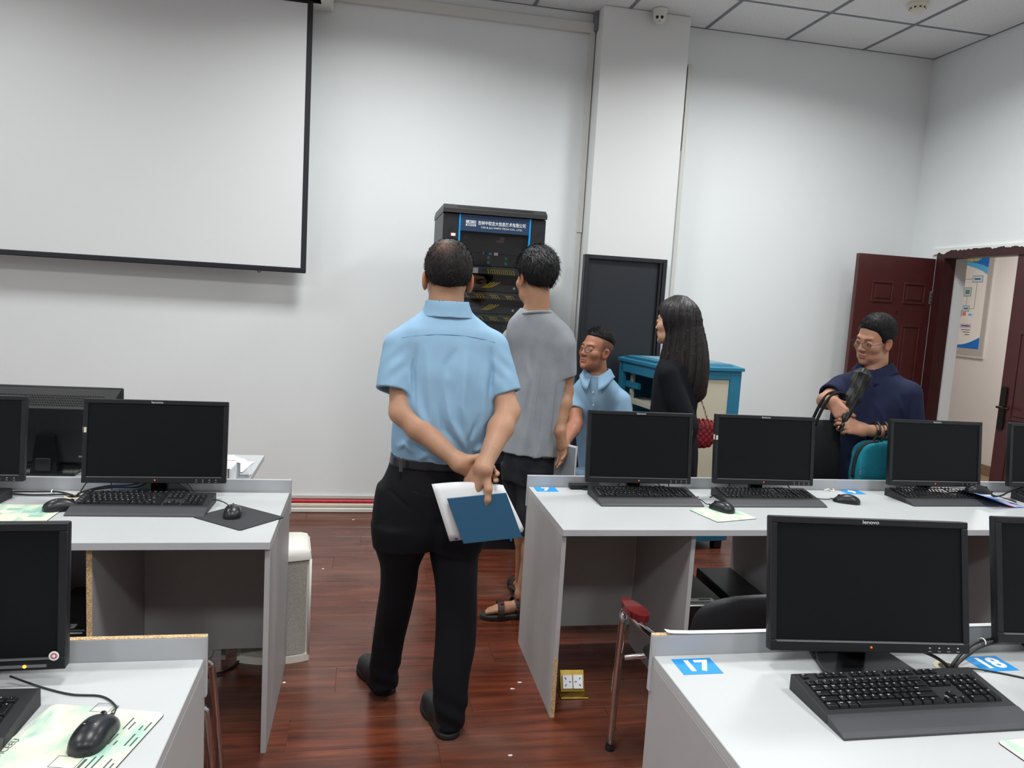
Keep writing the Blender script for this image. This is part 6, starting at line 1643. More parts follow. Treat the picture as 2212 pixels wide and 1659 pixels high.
nk = [nbB + np.array([0, 0, 0.012]) + (np.array([math.cos(a), math.sin(a), 0]) * (0.072) + np.array([0, 0, -0.028 * (0.5 + 0.5 * math.cos(a - 1.95))])) for a in np.linspace(0, 2 * math.pi, 29)]
tube('neckband', rel(nk, B), 0.0075, tee_m, B, seg=8, n=1)
shR_ = [(0.44, .845, 3.60, .082, .088), (0.55, .850, 3.605, .088, .094), (0.66, .860, 3.61, .094, .10), (0.76, .85, 3.61, .10, .105)]
shL_ = [(0.44, .800, 3.76, .080, .086), (0.55, .800, 3.74, .086, .092), (0.66, .800, 3.71, .092, .098), (0.76, .80, 3.68, .10, .105)]
hipB = [(0.70, .832, 3.64, .128, .112), (0.78, .832, 3.63, .142, .118), (0.88, .832, 3.62, .140, .112)]
def shortsB(P):
    d = smin(smin(loft(P, shR_, yB), loft(P, shL_, yB), .012), loft(P, hipB, yB), .04)
    return d - 0.004 * wob(P, 26, 7) - 0.002 * np.sin(P[:, 0] * 80 + P[:, 2] * 12)
sdf_obj('shorts', [(shortsB, (0.64, 3.44, 0.43), (1.02, 3.90, 0.90), 0.008)], short_m, B)
hpRB = hand_prims(wrRB, (0.22, -0.10, -0.97), (-0.35, 0.90, 0.0), True, [(10, 22, 16), (12, 24, 16), (14, 26, 18), (16, 28, 18)], ((0.85, 0.42, -0.35), (0.92, 0.05, -0.45), (0.85, -0.1, -0.6)), 1.0)
hpLB = hand_prims(wrLB, nrm(wrLB - elLB), (-.2, .3, .9), False, [(18, 26, 16), (20, 28, 18), (22, 30, 18), (24, 32, 20)], ((.75, .6, -.25), (.92, .2, -.3), (.95, .05, -.3)), 1.0)
def footB(P, heel, dr):
    d_ = nrm((dr[0], dr[1], 0)); l_ = np.array([-d_[1], d_[0], 0]); q = P - np.array(heel); Q = np.stack([q @ d_, q @ l_, q[:, 2]], 1)
    f = rc(Q, (.035, 0, .052), (.15, 0, .048), .030, .030); f = smin(f, rc(Q, (.05, 0, .06), (.06, 0, .12), .030, .034), .03)
    f = smin(f, ell(Q, (.165, 0, .042), (.05, .040, .020)), .02)
    for k, (yy, x1, r) in enumerate(((.026, .238, .0125), (.009, .236, .0095), (-.006, .230, .009), (-.019, .221, .0085), (-.031, .210, .008))):
        f = smin(f, rc(Q, (.175, yy * .9, .042), (x1, yy, .036), r, r * .9), .005)
    return f
heelRB, dRB = (0.872, 3.612, 0.0), (-0.995, -0.05); heelLB, dLB = (0.862, 3.80, 0.0), (0.05, 1.0)
kR, kL, aR, aL = V3(.85, 3.60, .46), V3(.83, 3.76, .46), V3(.818, 3.608, .11), V3(.862, 3.85, .11)
def legsB(P):
    d = None
    for k, a, h, dr in ((kR, aR, heelRB, dRB), (kL, aL, heelLB, dLB)):
        c = a + (k - a) * .68 + np.array([.012, -.01, 0])
        x = smin(smin(rc(P, k + (0, 0, .35), k, .075, .052), rc(P, k, c, .050, .051), .03), rc(P, c, a, .051, .033), .03)
        x = smin(x, footB(P, h, dr), .015); d = x if d is None else np.minimum(d, x)
    return d
def bodyB(P):
    d = loft(P, inset(teeR, .02), yB); d = smin(d, loft(P, inset(hipB, .02), yB), .03); d = smin(d, legsB(P), .02)
    d = smin(d, arm_sdf(P, shRB, elRB, wrRB, .92), .02); d = smin(d, arm_sdf(P, shLB, elLB, wrLB, .92), .02)
    p = (P - HB) @ RB / sB
    return smin(d, neck_sdf(p, (0, -.006, -.17)) * sB, .025)
def fineRB(P): return np.maximum(smin(arm_sdf(P, shRB, elRB, wrRB, .92), hand_sdf(P, hpRB), .022), -plane(P, wrRB - nrm(wrRB - elRB) * .06, wrRB - elRB))
lo, hi = np.array([.60, 3.52, .015]), np.array([.93, 4.08, .16])
sdf_obj('body', [(bodyB, (0.56, 3.38, 0.14), (1.08, 4.0, 1.66), 0.009), (head_piece(HB, RB, sB, (0, -.006, -.17), 1.56), HB - .17, HB + .17, .0045), arm_pieces(hpRB, fineRB), arm_pieces(hpLB, lambda P: np.maximum(smin(arm_sdf(P, shLB, elLB, wrLB, .92), hand_sdf(P, hpLB), .022), -plane(P, wrLB - nrm(wrLB - elLB) * .06, wrLB - elLB))), (legsB, lo, hi, .005)], M['skin'], B, skin_tint(SK['b'], [(HB, RB, sB)]))
ZM_B = [(-0.13, -0.092), (-0.06, -0.088), (-0.035, -0.070), (-0.012, -0.004), (0.006, 0.0), (0.012, -0.030), (0.026, -0.026), (0.034, 0.010), (0.055, 0.045), (0.08, 0.060), (0.13, 0.066)]
def hair_tintB(v):
    p = (v - HB) @ RB / sB
    g = np.clip((p[:, 2] - 0.055) / 0.06, 0, 1) * (0.5 + 0.5 * wob(v, 210)) * 0.42
    return np.clip(np.array(C(20, 20, 22))[None] * (1 - g[:, None]) + np.array(C(96, 98, 100)) * g[:, None], 0, 1)
sdf_obj('hair', [(lambda P: hair_short((P - HB) @ RB / sB, ZM_B, 0.016, noise=0.0028, top=.004) * sB, HB - .16, HB + .17, .0045)], M['hair'], B, hair_tintB)
strands(B, 'loose_hair', HB, RB, sB, 3000, ZM_B, 0.016, 0.026, 2, colr=C(30, 30, 32), up=.30, top=.004, rad=.0008)
strands(B, 'grey_hair', HB, RB, sB, 700, ZM_B, 0.016, 0.030, 5, cond=lambda p, rn: p[2] > .07, colr=C(120, 122, 124), up=.35, top=.004, rad=.0007)
sand_m = mat('sandal_brown', C(52, 36, 32), 0.5, bump=(200, .2)); 
for h, dr in ((heelRB, dRB), (heelLB, dLB)):
    hl = np.array(h); d_ = nrm((dr[0], dr[1], 0)); l_ = np.array([-d_[1], d_[0], 0])
    sole = sdf_obj('sandal_sole', [(lambda P, h=hl, dr=dr: sole_sdf(P, h - nrm((dr[0], dr[1], 0)) * .012, dr, .275, .026), hl + (-.32, -.12, -.004), hl + (.10, .34, .04), .006)], mat('sandal_sole', C(36, 34, 33), .7) if 'sandal_sole' not in bpy.data.materials else bpy.data.materials['sandal_sole'], B)
    def strap(x, zt, w, slant=0.0):
        pts = [(x + slant * (t - .5), .058 * math.cos(math.pi * t), .020 + (zt - .012) * math.sin(math.pi * t) ** .8) for t in np.linspace(0, 1, 13)]
        bm = bmesh.new(); rows_ = []
        for px, py, pz in pts:
            rr = []
            for sx, dz in ((-w / 2, 0), (w / 2, 0), (w / 2, .004), (-w / 2, .004)):
                k = 1 + dz * 14; rr.append(bm.verts.new(Vector(hl + d_ * (px + sx) + l_ * py * k + np.array([0, 0, pz + dz])) - B.location))
            rows_.append(rr)
        for a, b in zip(rows_, rows_[1:]):
            for k in range(4): bm.faces.new((a[k], a[(k + 1) % 4], b[(k + 1) % 4], b[k]))
        bm.faces.new(rows_[0]); bm.faces.new(rows_[-1][::-1]); bmesh.ops.recalc_face_normals(bm, faces=bm.faces)
        s_ = from_bm('strap', bm, sand_m, sole)
        mid = hl + d_ * x + l_ * .028 + np.array([0, 0, .010 + zt])
        return s_, mid
    for x, zt, w, sl in ((.165, .070, .034, -.02), (.085, .092, .030, .02)):
        s_, mid = strap(x, zt, w, sl)
        box('strap_label', (-.006, -.004, -.002), (.006, .004, .003), M['red'], s_).location = Vector(mid + (0, 0, .003)) - B.location
    pts = [hl + d_ * px + l_ * py + np.array([0, 0, .055]) for px, py in ((.10, .050), (.03, .046), (-.010, .0), (.03, -.046), (.10, -.050))]
    tube('heel_strap', rel(pts, B), .009, sand_m, sole, seg=8, n=5)
fd = thing('folder', 'grey folder with white sheets carried in the hand beside the grey T-shirt', 'folder', (0.955, 3.452, 0.75))
fg = mat('folder_grey', C(128, 132, 138), .5)
Mf = RZ(-58)
box('cover', (-.13, -.008, 0), (.06, -.0055, .165), fg, fd, mtx=Mf); box('cover', (-.13, .0055, 0), (.06, .008, .165), fg, fd, mtx=Mf)
for k in range(3): box('sheet', (-.128, -.0045 + k * .0033, .002), (.064, -.0025 + k * .0033, .172), M['paper'], fd, mtx=Mf)

# ================================================================== PERSON C: seated, light blue shirt, glasses, turned left
Cc = thing('person', 'person in light blue shirt and glasses sitting beside the black panel', 'person', (1.42, 4.32, 0))
HC = V3(1.312, 4.255, 1.322); RC_ = basis((-0.86, -0.46, 0.10), roll=0.06); sC = 1.0
fC = nrm(V3(-.48, -.87, 0)); lC = np.array([-fC[1], fC[0], 0.0]); yC = math.atan2(lC[1], lC[0])
torC = [(.46, 1.49, 4.42, .165, .125), (.58, 1.47, 4.40, .165, .128), (.72, 1.435, 4.37, .158, .125), (.86, 1.40, 4.34, .158, .122), (.97, 1.372, 4.31, .160, .116), (1.05, 1.355, 4.29, .158, .108), (1.10, 1.345, 4.28, .142, .098), (1.145, 1.338, 4.272, .108, .088), (1.18, 1.332, 4.265, .074, .074)]
shLC, elLC, wrLC = V3(1.355, 4.29, 1.035) + lC * .130, V3(1.52, 4.13, .78), V3(1.38, 3.98, .68)
shRC, elRC, wrRC = V3(1.355, 4.29, 1.03) - lC * .135, V3(1.205, 4.20, .90), V3(1.085, 3.985, .82)
slLC, slRC = V3(1.500, 4.185, .855), V3(1.210, 4.275, .955)
C_folds = [([(1.46, 1.05), (1.44, .93), (1.42, .82)], .012, .006), ([(1.30, 1.06), (1.31, .93)], .012, .006), ([(1.38, 1.0), (1.36, .88)], .012, -.005), ([(1.52, 1.0), (1.50, .90)], .010, .006), ([(1.48, .98), (1.47, .88)], .008, -.007)]
def shirtC(P):
    d = loft(P, torC, yC); a, ca = sleeve(P, shLC, slLC, .068, .064); b, cb = sleeve(P, shRC, slRC, .064, .058)
    d = smin(smin(d, a, .022), b, .022) - folds(P, C_folds, 1.0) - .003 * wob(P, 30, 3)
    return np.maximum(np.maximum(d, -ca), -cb)
sdf_obj('shirt', [(shirtC, (1.10, 4.02, .45), (1.72, 4.58, 1.18), .007)], shirt_m, Cc)
shirt_collar(Cc, (1.334, 4.264, 1.148), fC, .066, .104, .072, .028, shirt_m)
for k in range(3):
    z = 1.085 - k * .075; c0 = np.array([1.352 + (1.05 - z) * .18, 4.295 + (1.05 - z) * .18]); p = np.array([c0[0], c0[1], z])
    for t in np.linspace(.0, .2, 60):
        q = p + fC * t
        if shirtC(q[None])[0] > 0: break
    lathe('button', [(0, .002), (.0045, .0018), (.005, 0)], M['print_white'], Cc, 10, T(*(q - np.array(Cc.location))) @ Vector(fC).to_track_quat('Z', 'Y').to_matrix().to_4x4())
jean_m = cloth('jeans_blue', C(98, 118, 138), .9, (600, .2), .15)
tR, kR_, aR_ = V3(1.43, 4.40, .53), V3(1.165, 4.02, .60), V3(1.20, 4.00, .10)
tL, kL_, aL_ = V3(1.55, 4.36, .53), V3(1.30, 3.93, .60), V3(1.33, 3.92, .10)
def jeansC(P):
    d = ell(P, (1.50, 4.42, .54), (.18, .16, .12))
    for t, k, a in ((tR, kR_, aR_), (tL, kL_, aL_)): d = smin(d, smin(rc(P, t, k, .095, .070), rc(P, k, a, .068, .055), .02), .02)
    return d - .003 * wob(P, 32, 5)
sdf_obj('jeans', [(jeansC, (1.05, 3.80, .06), (1.72, 4.62, .70), .009)], jean_m, Cc)
for a, dr in ((aR_, (-.4, -.9)), (aL_, (-.35, -.93))):
    hl = np.array([a[0] + .02, a[1] + .05, 0.0])
    sdf_obj('shoe', [(lambda P, h=hl, dr=dr: shoe_sdf(P, h, dr, .27), hl + (-.2, -.34, -.01), hl + (.12, .1, .16), .008)], shoe_m, Cc)
hpRC = hand_prims(wrRC, nrm(wrRC - elRC), (-.7, .5, .5), True, fist_curls(22), ((.7, .6, -.3), (.9, .2, -.3), (.9, 0, -.3)), 1.0)
hpLC = hand_prims(wrLC, nrm(wrLC - elLC), (-.3, -.6, .7), False, fist_curls(22), ((.7, .6, -.3), (.9, .2, -.3), (.9, 0, -.3)), 1.0)
def bodyC(P):
    d = loft(P, inset(torC, .02), yC)
    for t, k, a in ((tR, kR_, aR_), (tL, kL_, aL_)): d = smin(d, smin(rc(P, t, k, .075, .05), rc(P, k, a, .05, .035), .02), .02)
    d = smin(d, arm_sdf(P, shLC, elLC, wrLC, .95), .02); d = smin(d, arm_sdf(P, shRC, elRC, wrRC, .95), .02)
    p = (P - HC) @ RC_ / sC
    return smin(d, neck_sdf(p, tuple(((V3(1.336, 4.268, 1.15) - HC) @ RC_) / sC)) * sC, .025)
nbC = tuple(((V3(1.336, 4.268, 1.15) - HC) @ RC_) / sC)
def fine(sh, el, wr, hp, s): return lambda P: np.maximum(smin(arm_sdf(P, sh, el, wr, s), hand_sdf(P, hp), .022), -plane(P, wr - nrm(wr - el) * .06, wr - el))
buzz = (lambda p: np.clip((p[:, 2] + .005) / .02, 0, 1) * np.clip((.035 - p[:, 1]) / .02, 0, 1) * (np.abs(p[:, 0]) < .0815), .62)
sdf_obj('body', [(bodyC, (1.02, 3.86, .10), (1.70, 4.56, 1.28), .010), (head_piece(HC, RC_, sC, nbC, 1.13), HC - .165, HC + .165, .0038), arm_pieces(hpRC, fine(shRC, elRC, wrRC, hpRC, .95)), arm_pieces(hpLC, fine(shLC, elLC, wrLC, hpLC, .95))], M['skin'], Cc, skin_tint(SK['c'], [(HC, RC_, sC)], stubble=buzz))
ZM_C = [(-0.13, 0.040), (-0.08, 0.048), (-0.02, 0.066), (0.03, 0.078), (0.06, 0.084), (0.12, 0.094)]
sdf_obj('hair', [(lambda P: hair_short((P - HC) @ RC_ / sC, ZM_C, .008, noise=.002, top=.006) * sC, HC - .15, HC + .17, .0042)], M['hair'], Cc, const_tint(C(20, 17, 18), .3, 150))
strands(Cc, 'loose_hair', HC, RC_, sC, 1800, ZM_C, .008, .013, 3, colr=C(18, 15, 16), up=1.0, top=.006)
eyes(Cc, HC, RC_, sC, (.1, 1, .1)); wire_m = mat('glasses_wire', C(70, 62, 60), .3, metal=.8)
glasses(Cc, HC, RC_, sC, wire_m)
stl = thing('stool', 'low round black stool under the seated person', 'stool', (1.50, 4.42, 0))
lathe('seat', [(0, .40), (.15, .40), (.16, .415), (.155, .432), (0, .436)], leather, stl, 28)
for k in range(4):
    a = k * math.pi / 2 + .6; tube('leg', [(.10 * math.cos(a), .10 * math.sin(a), .40), (.15 * math.cos(a), .15 * math.sin(a), .004)], .010, M['chrome'], stl, n=1)

# ================================================================== PERSON D: long dark hair, black top, seen from the side
Dd = thing('person', 'person with long straight dark hair and a black top, facing the black panel', 'person', (1.60, 3.70, 0))
HD = V3(1.555, 3.705, 1.522); fD = nrm(V3(-.74, .67, -.03)); RD_ = basis(fD); sD = .96
top_m = cloth('top_black', C(17, 19, 26), .85, (500, .15), .10)
lD = np.array([-fD[1], fD[0], 0.0]); lD = -lD if lD[1] > 0 else lD            # towards the camera = her left
yD = math.atan2(fD[1], fD[0]) - math.pi / 2
torD = [(.60, 1.60, 3.70, .165, .130), (.80, 1.598, 3.70, .158, .128), (.95, 1.59, 3.70, .142, .118), (1.06, 1.585, 3.70, .140, .112), (1.17, 1.585, 3.70, .150, .112), (1.26, 1.588, 3.70, .152, .104), (1.31, 1.588, 3.70, .135, .094), (1.345, 1.585, 3.70, .095, .08), (1.37, 1.58, 3.70, .062, .062)]
cen = V3(1.588, 3.70, 1.265)
shLD, elLD, wrLD = cen + lD * .140, V3(1.60, 3.545, 1.01), V3(1.545, 3.50, .80)
shRD, elRD, wrRD = cen - lD * .140, V3(1.69, 3.83, 1.02), V3(1.58, 3.92, .90)
def topD(P):
    d = loft(P, torD, yD)
    for s_, e_, w_ in ((shLD, elLD, wrLD), (shRD, elRD, wrRD)): d = smin(d, smin(rc(P, s_, e_, .058, .054), rc(P, e_, w_, .054, .045), .02), .015)
    return d - .003 * wob(P, 30, 8) - .002 * np.sin(P[:, 2] * 70 + P[:, 0] * 40) * np.exp(-((P[:, 2] - 1.03) / .05) ** 2)
sdf_obj('top', [(topD, (1.36, 3.40, .58), (1.84, 4.02, 1.38), .0075)], top_m, Dd)
def trD(P):
    d = loft(P, [(.60, 1.60, 3.70, .15, .12), (.72, 1.60, 3.70, .158, .124), (.85, 1.60, 3.70, .15, .12)], yD)
    for s_ in (-1, 1):
        c = np.array([1.60, 3.70]) + lD[:2] * .08 * s_
        d = smin(d, loft(P, [(.05, c[0], c[1], .052, .058), (.3, c[0], c[1], .058, .066), (.5, c[0], c[1], .064, .074), (.72, c[0], c[1], .082, .098)], yD), .02)
    return d
sdf_obj('trousers', [(trD, (1.40, 3.50, .03), (1.80, 3.90, .86), .010)], trou_m, Dd)
for s_ in (-1, 1):
    hl = np.array([*(np.array([1.60, 3.70]) + lD[:2] * .08 * s_ - fD[:2] * .06), 0.0])
    sdf_obj('shoe', [(lambda P, h=hl: shoe_sdf(P, h, fD[:2], .24, w=.9), hl + (-.30, -.10, -.01), hl + (.12, .26, .15), .008)], shoe_m, Dd)
hpLD = hand_prims(wrLD, (-.25, -.1, -.95), (-.75, .5, .1), False, fist_curls(24), ((.8, .5, -.3), (.95, .1, -.3), (.95, 0, -.3)), .9)
hpRD = hand_prims(wrRD, (-.8, .4, -.3), (-.2, .2, .9), True, fist_curls(24), ((.8, .5, -.3), (.95, .1, -.3), (.95, 0, -.3)), .9)
nbD = tuple(((V3(1.578, 3.70, 1.345) - HD) @ RD_) / sD)
def bodyD(P):
    d = loft(P, inset(torD, .02), yD)
    for s_, e_, w_ in ((shLD, elLD, wrLD), (shRD, elRD, wrRD)): d = smin(d, arm_sdf(P, s_, e_, w_, .82), .015)
    for s_ in (-1, 1):
        c = np.array([1.60, 3.70]) + lD[:2] * .08 * s_; d = smin(d, rc(P, (c[0], c[1], .7), (c[0], c[1], .08), .07, .035), .02)
    p = (P - HD) @ RD_ / sD
    return smin(d, rc(p, (0, -.018, -.04), nbD, .044, .050) * sD, .02)
def headD(P):
    p = (P - HD) @ RD_ / sD
    return np.maximum(smin(head_sdf(p, True), rc(p, (0, -.018, -.04), nbD, .044, .050), .02) * sD, 1.345 - P[:, 2])
sdf_obj('body', [(bodyD, (1.36, 3.40, .06), (1.84, 4.02, 1.46), .010), (headD, HD - .155, HD + .155, .0042), arm_pieces(hpLD, fine(shLD, elLD, wrLD, hpLD, .82)), arm_pieces(hpRD, fine(shRD, elRD, wrRD, hpRD, .82))], M['skin'], Dd, skin_tint(SK['d'], [(HD, RD_, sD)]))
eyes(Dd, HD, RD_, sD)
def hairD(P):
    p = (P - HD) @ RD_ / sD
    cap_ = ell(p, (0, -.014, .040), (.0745 + .018, .094 + .018, .086 + .020)) * sD
    line = np.interp(p[:, 1], [-.2, .02, .045, .07, .095, .2], [-.4, -.4, .02, .055, .075, .09])
    cap_ = smax(cap_, (line - p[:, 2]) * sD, .006)
    rows = [(1.105, 1.640, 3.670, .045, .035), (1.15, 1.640, 3.67, .088, .062), (1.19, 1.625, 3.67, .108, .080), (1.26, 1.612, 3.675, .124, .100), (1.33, 1.612, 3.68, .122, .108), (1.42, 1.608, 3.69, .112, .112), (1.50, 1.598, 3.695, .098, .108), (1.57, 1.585, 3.70, .088, .10), (1.615, 1.578, 3.70, .066, .078), (1.648, 1.572, 3.70, .020, .024)]
    c = loft(P, rows, -.10, 2.1)
    # keep the face and the front of the neck clear of the curtain
    clear = np.interp(p[:, 2], [-.45, -.30, -.16, -.10, 0, .1], [.2, .10, .060, .038, .030, .05])
    c = smax(c, (p[:, 1] - clear) * sD, .012)
    d = smin(cap_, c, .03)
    ang = np.arctan2(P[:, 1] - 3.69, P[:, 0] - 1.60)
    st = np.sin(ang * 46 + 2.2 * np.sin(ang * 9 + P[:, 2] * 3)) * .0022 + np.sin(ang * 105 + P[:, 2] * 4 + 2 * np.sin(ang * 17)) * .0013 + np.sin(ang * 17 + 1.0 + P[:, 2] * 2) * .003
    d = d - st * np.clip((1.66 - P[:, 2]) / .10, .15, 1)
    return np.maximum(d, 1.13 + .05 * np.sin(ang * 7) + .022 * np.sin(ang * 31) - P[:, 2] - 0.10 * (1.60 - P[:, 0]) * -1)
def hair_tintD(v):
    low = np.clip((1.50 - v[:, 2]) / .35, 0, 1)[:, None]
    ang = np.arctan2(v[:, 1] - 3.69, v[:, 0] - 1.60)
    k = (0.5 + 0.5 * np.sin(ang * 37 + 3 * np.sin(ang * 11)))[:, None] * low
    return np.clip(np.array(C(22, 18, 19)) * (1 - .55 * k) + np.array(C(66, 40, 36)) * .55 * k, 0, 1)
sdf_obj('hair', [(hairD, (1.40, 3.53, 1.09), (1.80, 3.86, 1.67), .0048)], attr_mat('hair_long', rough=.36, spec=.5, bump=(60, .6, (4, 4, .15))), Dd, hair_tintD)
rn = random.Random(9); bm = bmesh.new()
for k in range(70):
    a = rn.uniform(0, 2 * math.pi); z0 = rn.uniform(1.28, 1.48); r = .108
    p0 = Vector((1.605 + r * math.cos(a), 3.69 + r * .95 * math.sin(a), z0)); o = Vector((math.cos(a), math.sin(a), 0)) * rn.uniform(.004, .018)
    L = rn.uniform(.10, .22) if z0 < 1.55 else rn.uniform(.03, .08)
    bm_tube(bm, [p0 - Dd.location, p0 + o * .6 + Vector((0, 0, -L * .5)) - Dd.location, p0 + o + Vector((0, 0, -L)) - Dd.location], .0005, 3, 3, cap=False)
fl = from_bm('flyaway_hair', bm, mat('hair_strand', C(24, 18, 18), .4), Dd); fl['kind'] = 'stuff'

# her red quilted bag on a chain
rb = thing('handbag', 'small red quilted handbag on a red and gold chain strap', 'handbag', (1.765, 3.73, 0.86))
rbm = mat('bag_red_velvet', C(122, 12, 26), .55, noise=(40, .25), bump=(60, .4))
def bagf(P):
    x, y, z = P[:, 0] - 1.765, P[:, 1] - 3.73, P[:, 2] - .94
    q = (np.abs(x / .072) ** 3.5 + np.abs(z / .078) ** 3.5 + np.abs(y / .036) ** 2.2) ** (1 / 3); d = (q - 1) * .036
    w = x / .15; u = (x + z) / .034; v_ = (x - z) / .034
    g = np.maximum(np.exp(-((u - np.round(u)) / .10) ** 2), np.exp(-((v_ - np.round(v_)) / .10) ** 2))
    pl = np.sin(x * 260) * np.clip((z - .035) / .03, 0, 1)
    return d + .0035 * g * np.clip((.05 - z) / .02, 0, 1) - .003 * pl
sdf_obj('pouch', [(bagf, (1.68, 3.68, .855), (1.85, 3.78, 1.03), .0042)], rbm, rb)
gold = mat('chain_gold', C(196, 160, 90), .3, metal=.9)
def link_ring(bm, c, d, rot):
    q = Vector(d).to_track_quat('Z', 'Y').to_matrix().to_4x4() @ RZ(rot)
    pts = [(Matrix.Translation(c) @ q @ Vector((.0045 * math.cos(a), 0, .0075 * math.sin(a)))) for a in np.linspace(0, 2 * math.pi, 11)]
    bm_tube(bm, pts, .0016, 5, 1, cap=False)
path = catmull([(1.718, 3.79, 1.30), (1.735, 3.785, 1.20), (1.757, 3.76, 1.13), (1.778, 3.735, 1.06), (1.792, 3.73, 1.018)], 10)
acc = 0; bmA = bmesh.new(); bmB = bmesh.new(); last = path[0]; k = 0
for a, b in zip(path, path[1:]):
    acc += (b - a).length
    if acc > .0105: link_ring(bmA if k % 2 else bmB, tuple(b - rb.location), (b - a), 90 * (k % 2)); acc = 0; k += 1
from_bm('chain_links', bmA, gold, rb, smooth=True)['kind'] = 'stuff'; from_bm('ribbon_links', bmB, rbm, rb, smooth=True)['kind'] = 'stuff'
for k in range(9):
    x = -.062 + k * .0155; bm = bmesh.new(); bmesh.ops.create_icosphere(bm, subdivisions=1, radius=.0045); o = from_bm('rim_stud', bm, gold if k % 2 else rbm, rb, smooth=True); o.location = (x, -.008, .158 - .10 * x * x * 8)

# ================================================================== PERSON E: navy shirt, glasses, umbrella and bags
Ee = thing('person', 'person in navy short-sleeved shirt and glasses standing before the open door leaf', 'person', (2.70, 3.64, 0))
HE = V3(2.668, 3.640, 1.487); RE = basis((-.94, -.26, -.22), roll=0.13); sE = 1.04
navy_m = cloth('shirt_navy', C(25, 31, 58), .85, (450, .2), .06); ntr_m = cloth('trousers_dark', C(15, 17, 28), .9)
fE = nrm(V3(-.80, -.60, 0)); lE = np.array([-fE[1], fE[0], 0.0]); yE = math.atan2(lE[1], lE[0])
torE = [(.74, 2.665, 3.625, .182, .150), (.86, 2.665, 3.625, .184, .155), (.98, 2.668, 3.625, .186, .156), (1.08, 2.675, 3.63, .188, .145), (1.17, 2.685, 3.63, .195, .132), (1.24, 2.69, 3.635, .192, .118), (1.285, 2.693, 3.64, .165, .105), (1.312, 2.695, 3.642, .118, .090), (1.332, 2.695, 3.645, .080, .078)]
cE = V3(2.69, 3.635, 1.215)
shLE, elLE, wrLE = cE + lE * .172, V3(2.812, 3.455, 1.005), V3(2.490, 3.405, 1.040)
shRE, elRE, wrRE = cE - lE * .172, V3(2.425, 3.655, 1.150), V3(2.352, 3.500, 1.172)
slLE, slRE = V3(2.818, 3.475, 1.035), V3(2.470, 3.69, 1.178)
E_folds = [([(2.60, 1.20), (2.66, 1.05), (2.72, 1.0)], .014, .006), ([(2.70, 1.22), (2.74, 1.10)], .012, .005), ([(2.56, 1.10), (2.60, .95), (2.58, .80)], .014, .006), ([(2.66, 1.10), (2.68, .95)], .013, -.005), ([(2.77, 1.25), (2.76, 1.12), (2.75, 1.0)], .009, -.008)]
def shirtE(P):
    d = loft(P, torE, yE); a, ca = sleeve(P, shLE, slLE, .074, .070); b, cb = sleeve(P, shRE, slRE, .066, .060)
    d = smin(smin(d, a, .022), b, .022) - folds(P, E_folds, 1.0) - .003 * wob(P, 28, 6)
    return np.maximum(np.maximum(d, -ca), -cb)
sdf_obj('shirt', [(shirtE, (2.38, 3.34, .73), (2.96, 3.88, 1.38), .007)], navy_m, Ee)
shirt_collar(Ee, (2.693, 3.642, 1.303), fE, .074, .116, .070, .026, navy_m)
def trE(P):
    d = loft(P, [(.66, 2.67, 3.63, .165, .135), (.75, 2.67, 3.63, .172, .14), (.88, 2.67, 3.63, .168, .138)], yE)
    for s_ in (-1, 1):
        c = np.array([2.67, 3.63]) + lE[:2] * .088 * s_
        d = smin(d, loft(P, [(.03, c[0], c[1], .06, .066), (.3, c[0], c[1], .066, .072), (.5, c[0], c[1], .074, .084), (.76, c[0], c[1], .092, .11)], yE), .02)
    return d
sdf_obj('trousers', [(trE, (2.44, 3.40, .02), (2.90, 3.86, .89), .010)], ntr_m, Ee)
for s_ in (-1, 1):
    hl = np.array([*(np.array([2.67, 3.63]) + lE[:2] * .088 * s_ - fE[:2] * .07), 0.0])
    sdf_obj('shoe', [(lambda P, h=hl: shoe_sdf(P, h, fE[:2], .27), hl + (-.32, -.28, -.01), hl + (.14, .14, .16), .008)], shoe_m, Ee)
hpLE = hand_prims(wrLE, (-.97, .02, .20), (-.15, .35, .92), False, [(36, 52, 34), (44, 58, 38), (50, 62, 40), (54, 64, 40)], ((.72, .55, -.40), (.92, .10, -.38), (.86, -.2, -.45)), 1.02)
hpRE = hand_prims(wrRE, (.30, -.62, -.58), (.35, -.10, .92), True, [(40, 50, 30), (44, 54, 32), (46, 56, 34), (50, 58, 34)], ((.55, .35, -.75), (.55, .05, -.85), (.5, -.1, -.9)), 1.02)
nbE = tuple(((V3(2.69, 3.645, 1.31) - HE) @ RE) / sE)
def bodyE(P):
    d = loft(P, inset(torE, .022), yE)
    for s_, e_, w_ in ((shLE, elLE, wrLE), (shRE, elRE, wrRE)): d = smin(d, arm_sdf(P, s_, e_, w_, 1.0), .015)
    for s_ in (-1, 1):
        c = np.array([2.67, 3.63]) + lE[:2] * .088 * s_; d = smin(d, rc(P, (c[0], c[1], .75), (c[0], c[1], .08), .08, .04), .02)
    p = (P - HE) @ RE / sE
    return smin(d, rc(p, (0, -.018, -.04), nbE, .058, .064) * sE, .02)
stub = (lambda p: np.clip((-p[:, 2] - .045) / .03, 0, 1) * np.clip((p[:, 1] + .02) / .02, 0, 1) * (np.abs(p[:, 2] + .0632) > .011), .22)
sdf_obj('body', [(bodyE, (2.30, 3.34, .05), (2.96, 3.88, 1.44), .010), (head_piece(HE, RE, sE, nbE, 1.30), HE - .17, HE + .17, .0038), arm_pieces(hpLE, fine(shLE, elLE, wrLE, hpLE, 1.0)), arm_pieces(hpRE, fine(shRE, elRE, wrRE, hpRE, 1.0))], M['skin'], Ee, skin_tint(SK['e'], [(HE, RE, sE)], stubble=stub))
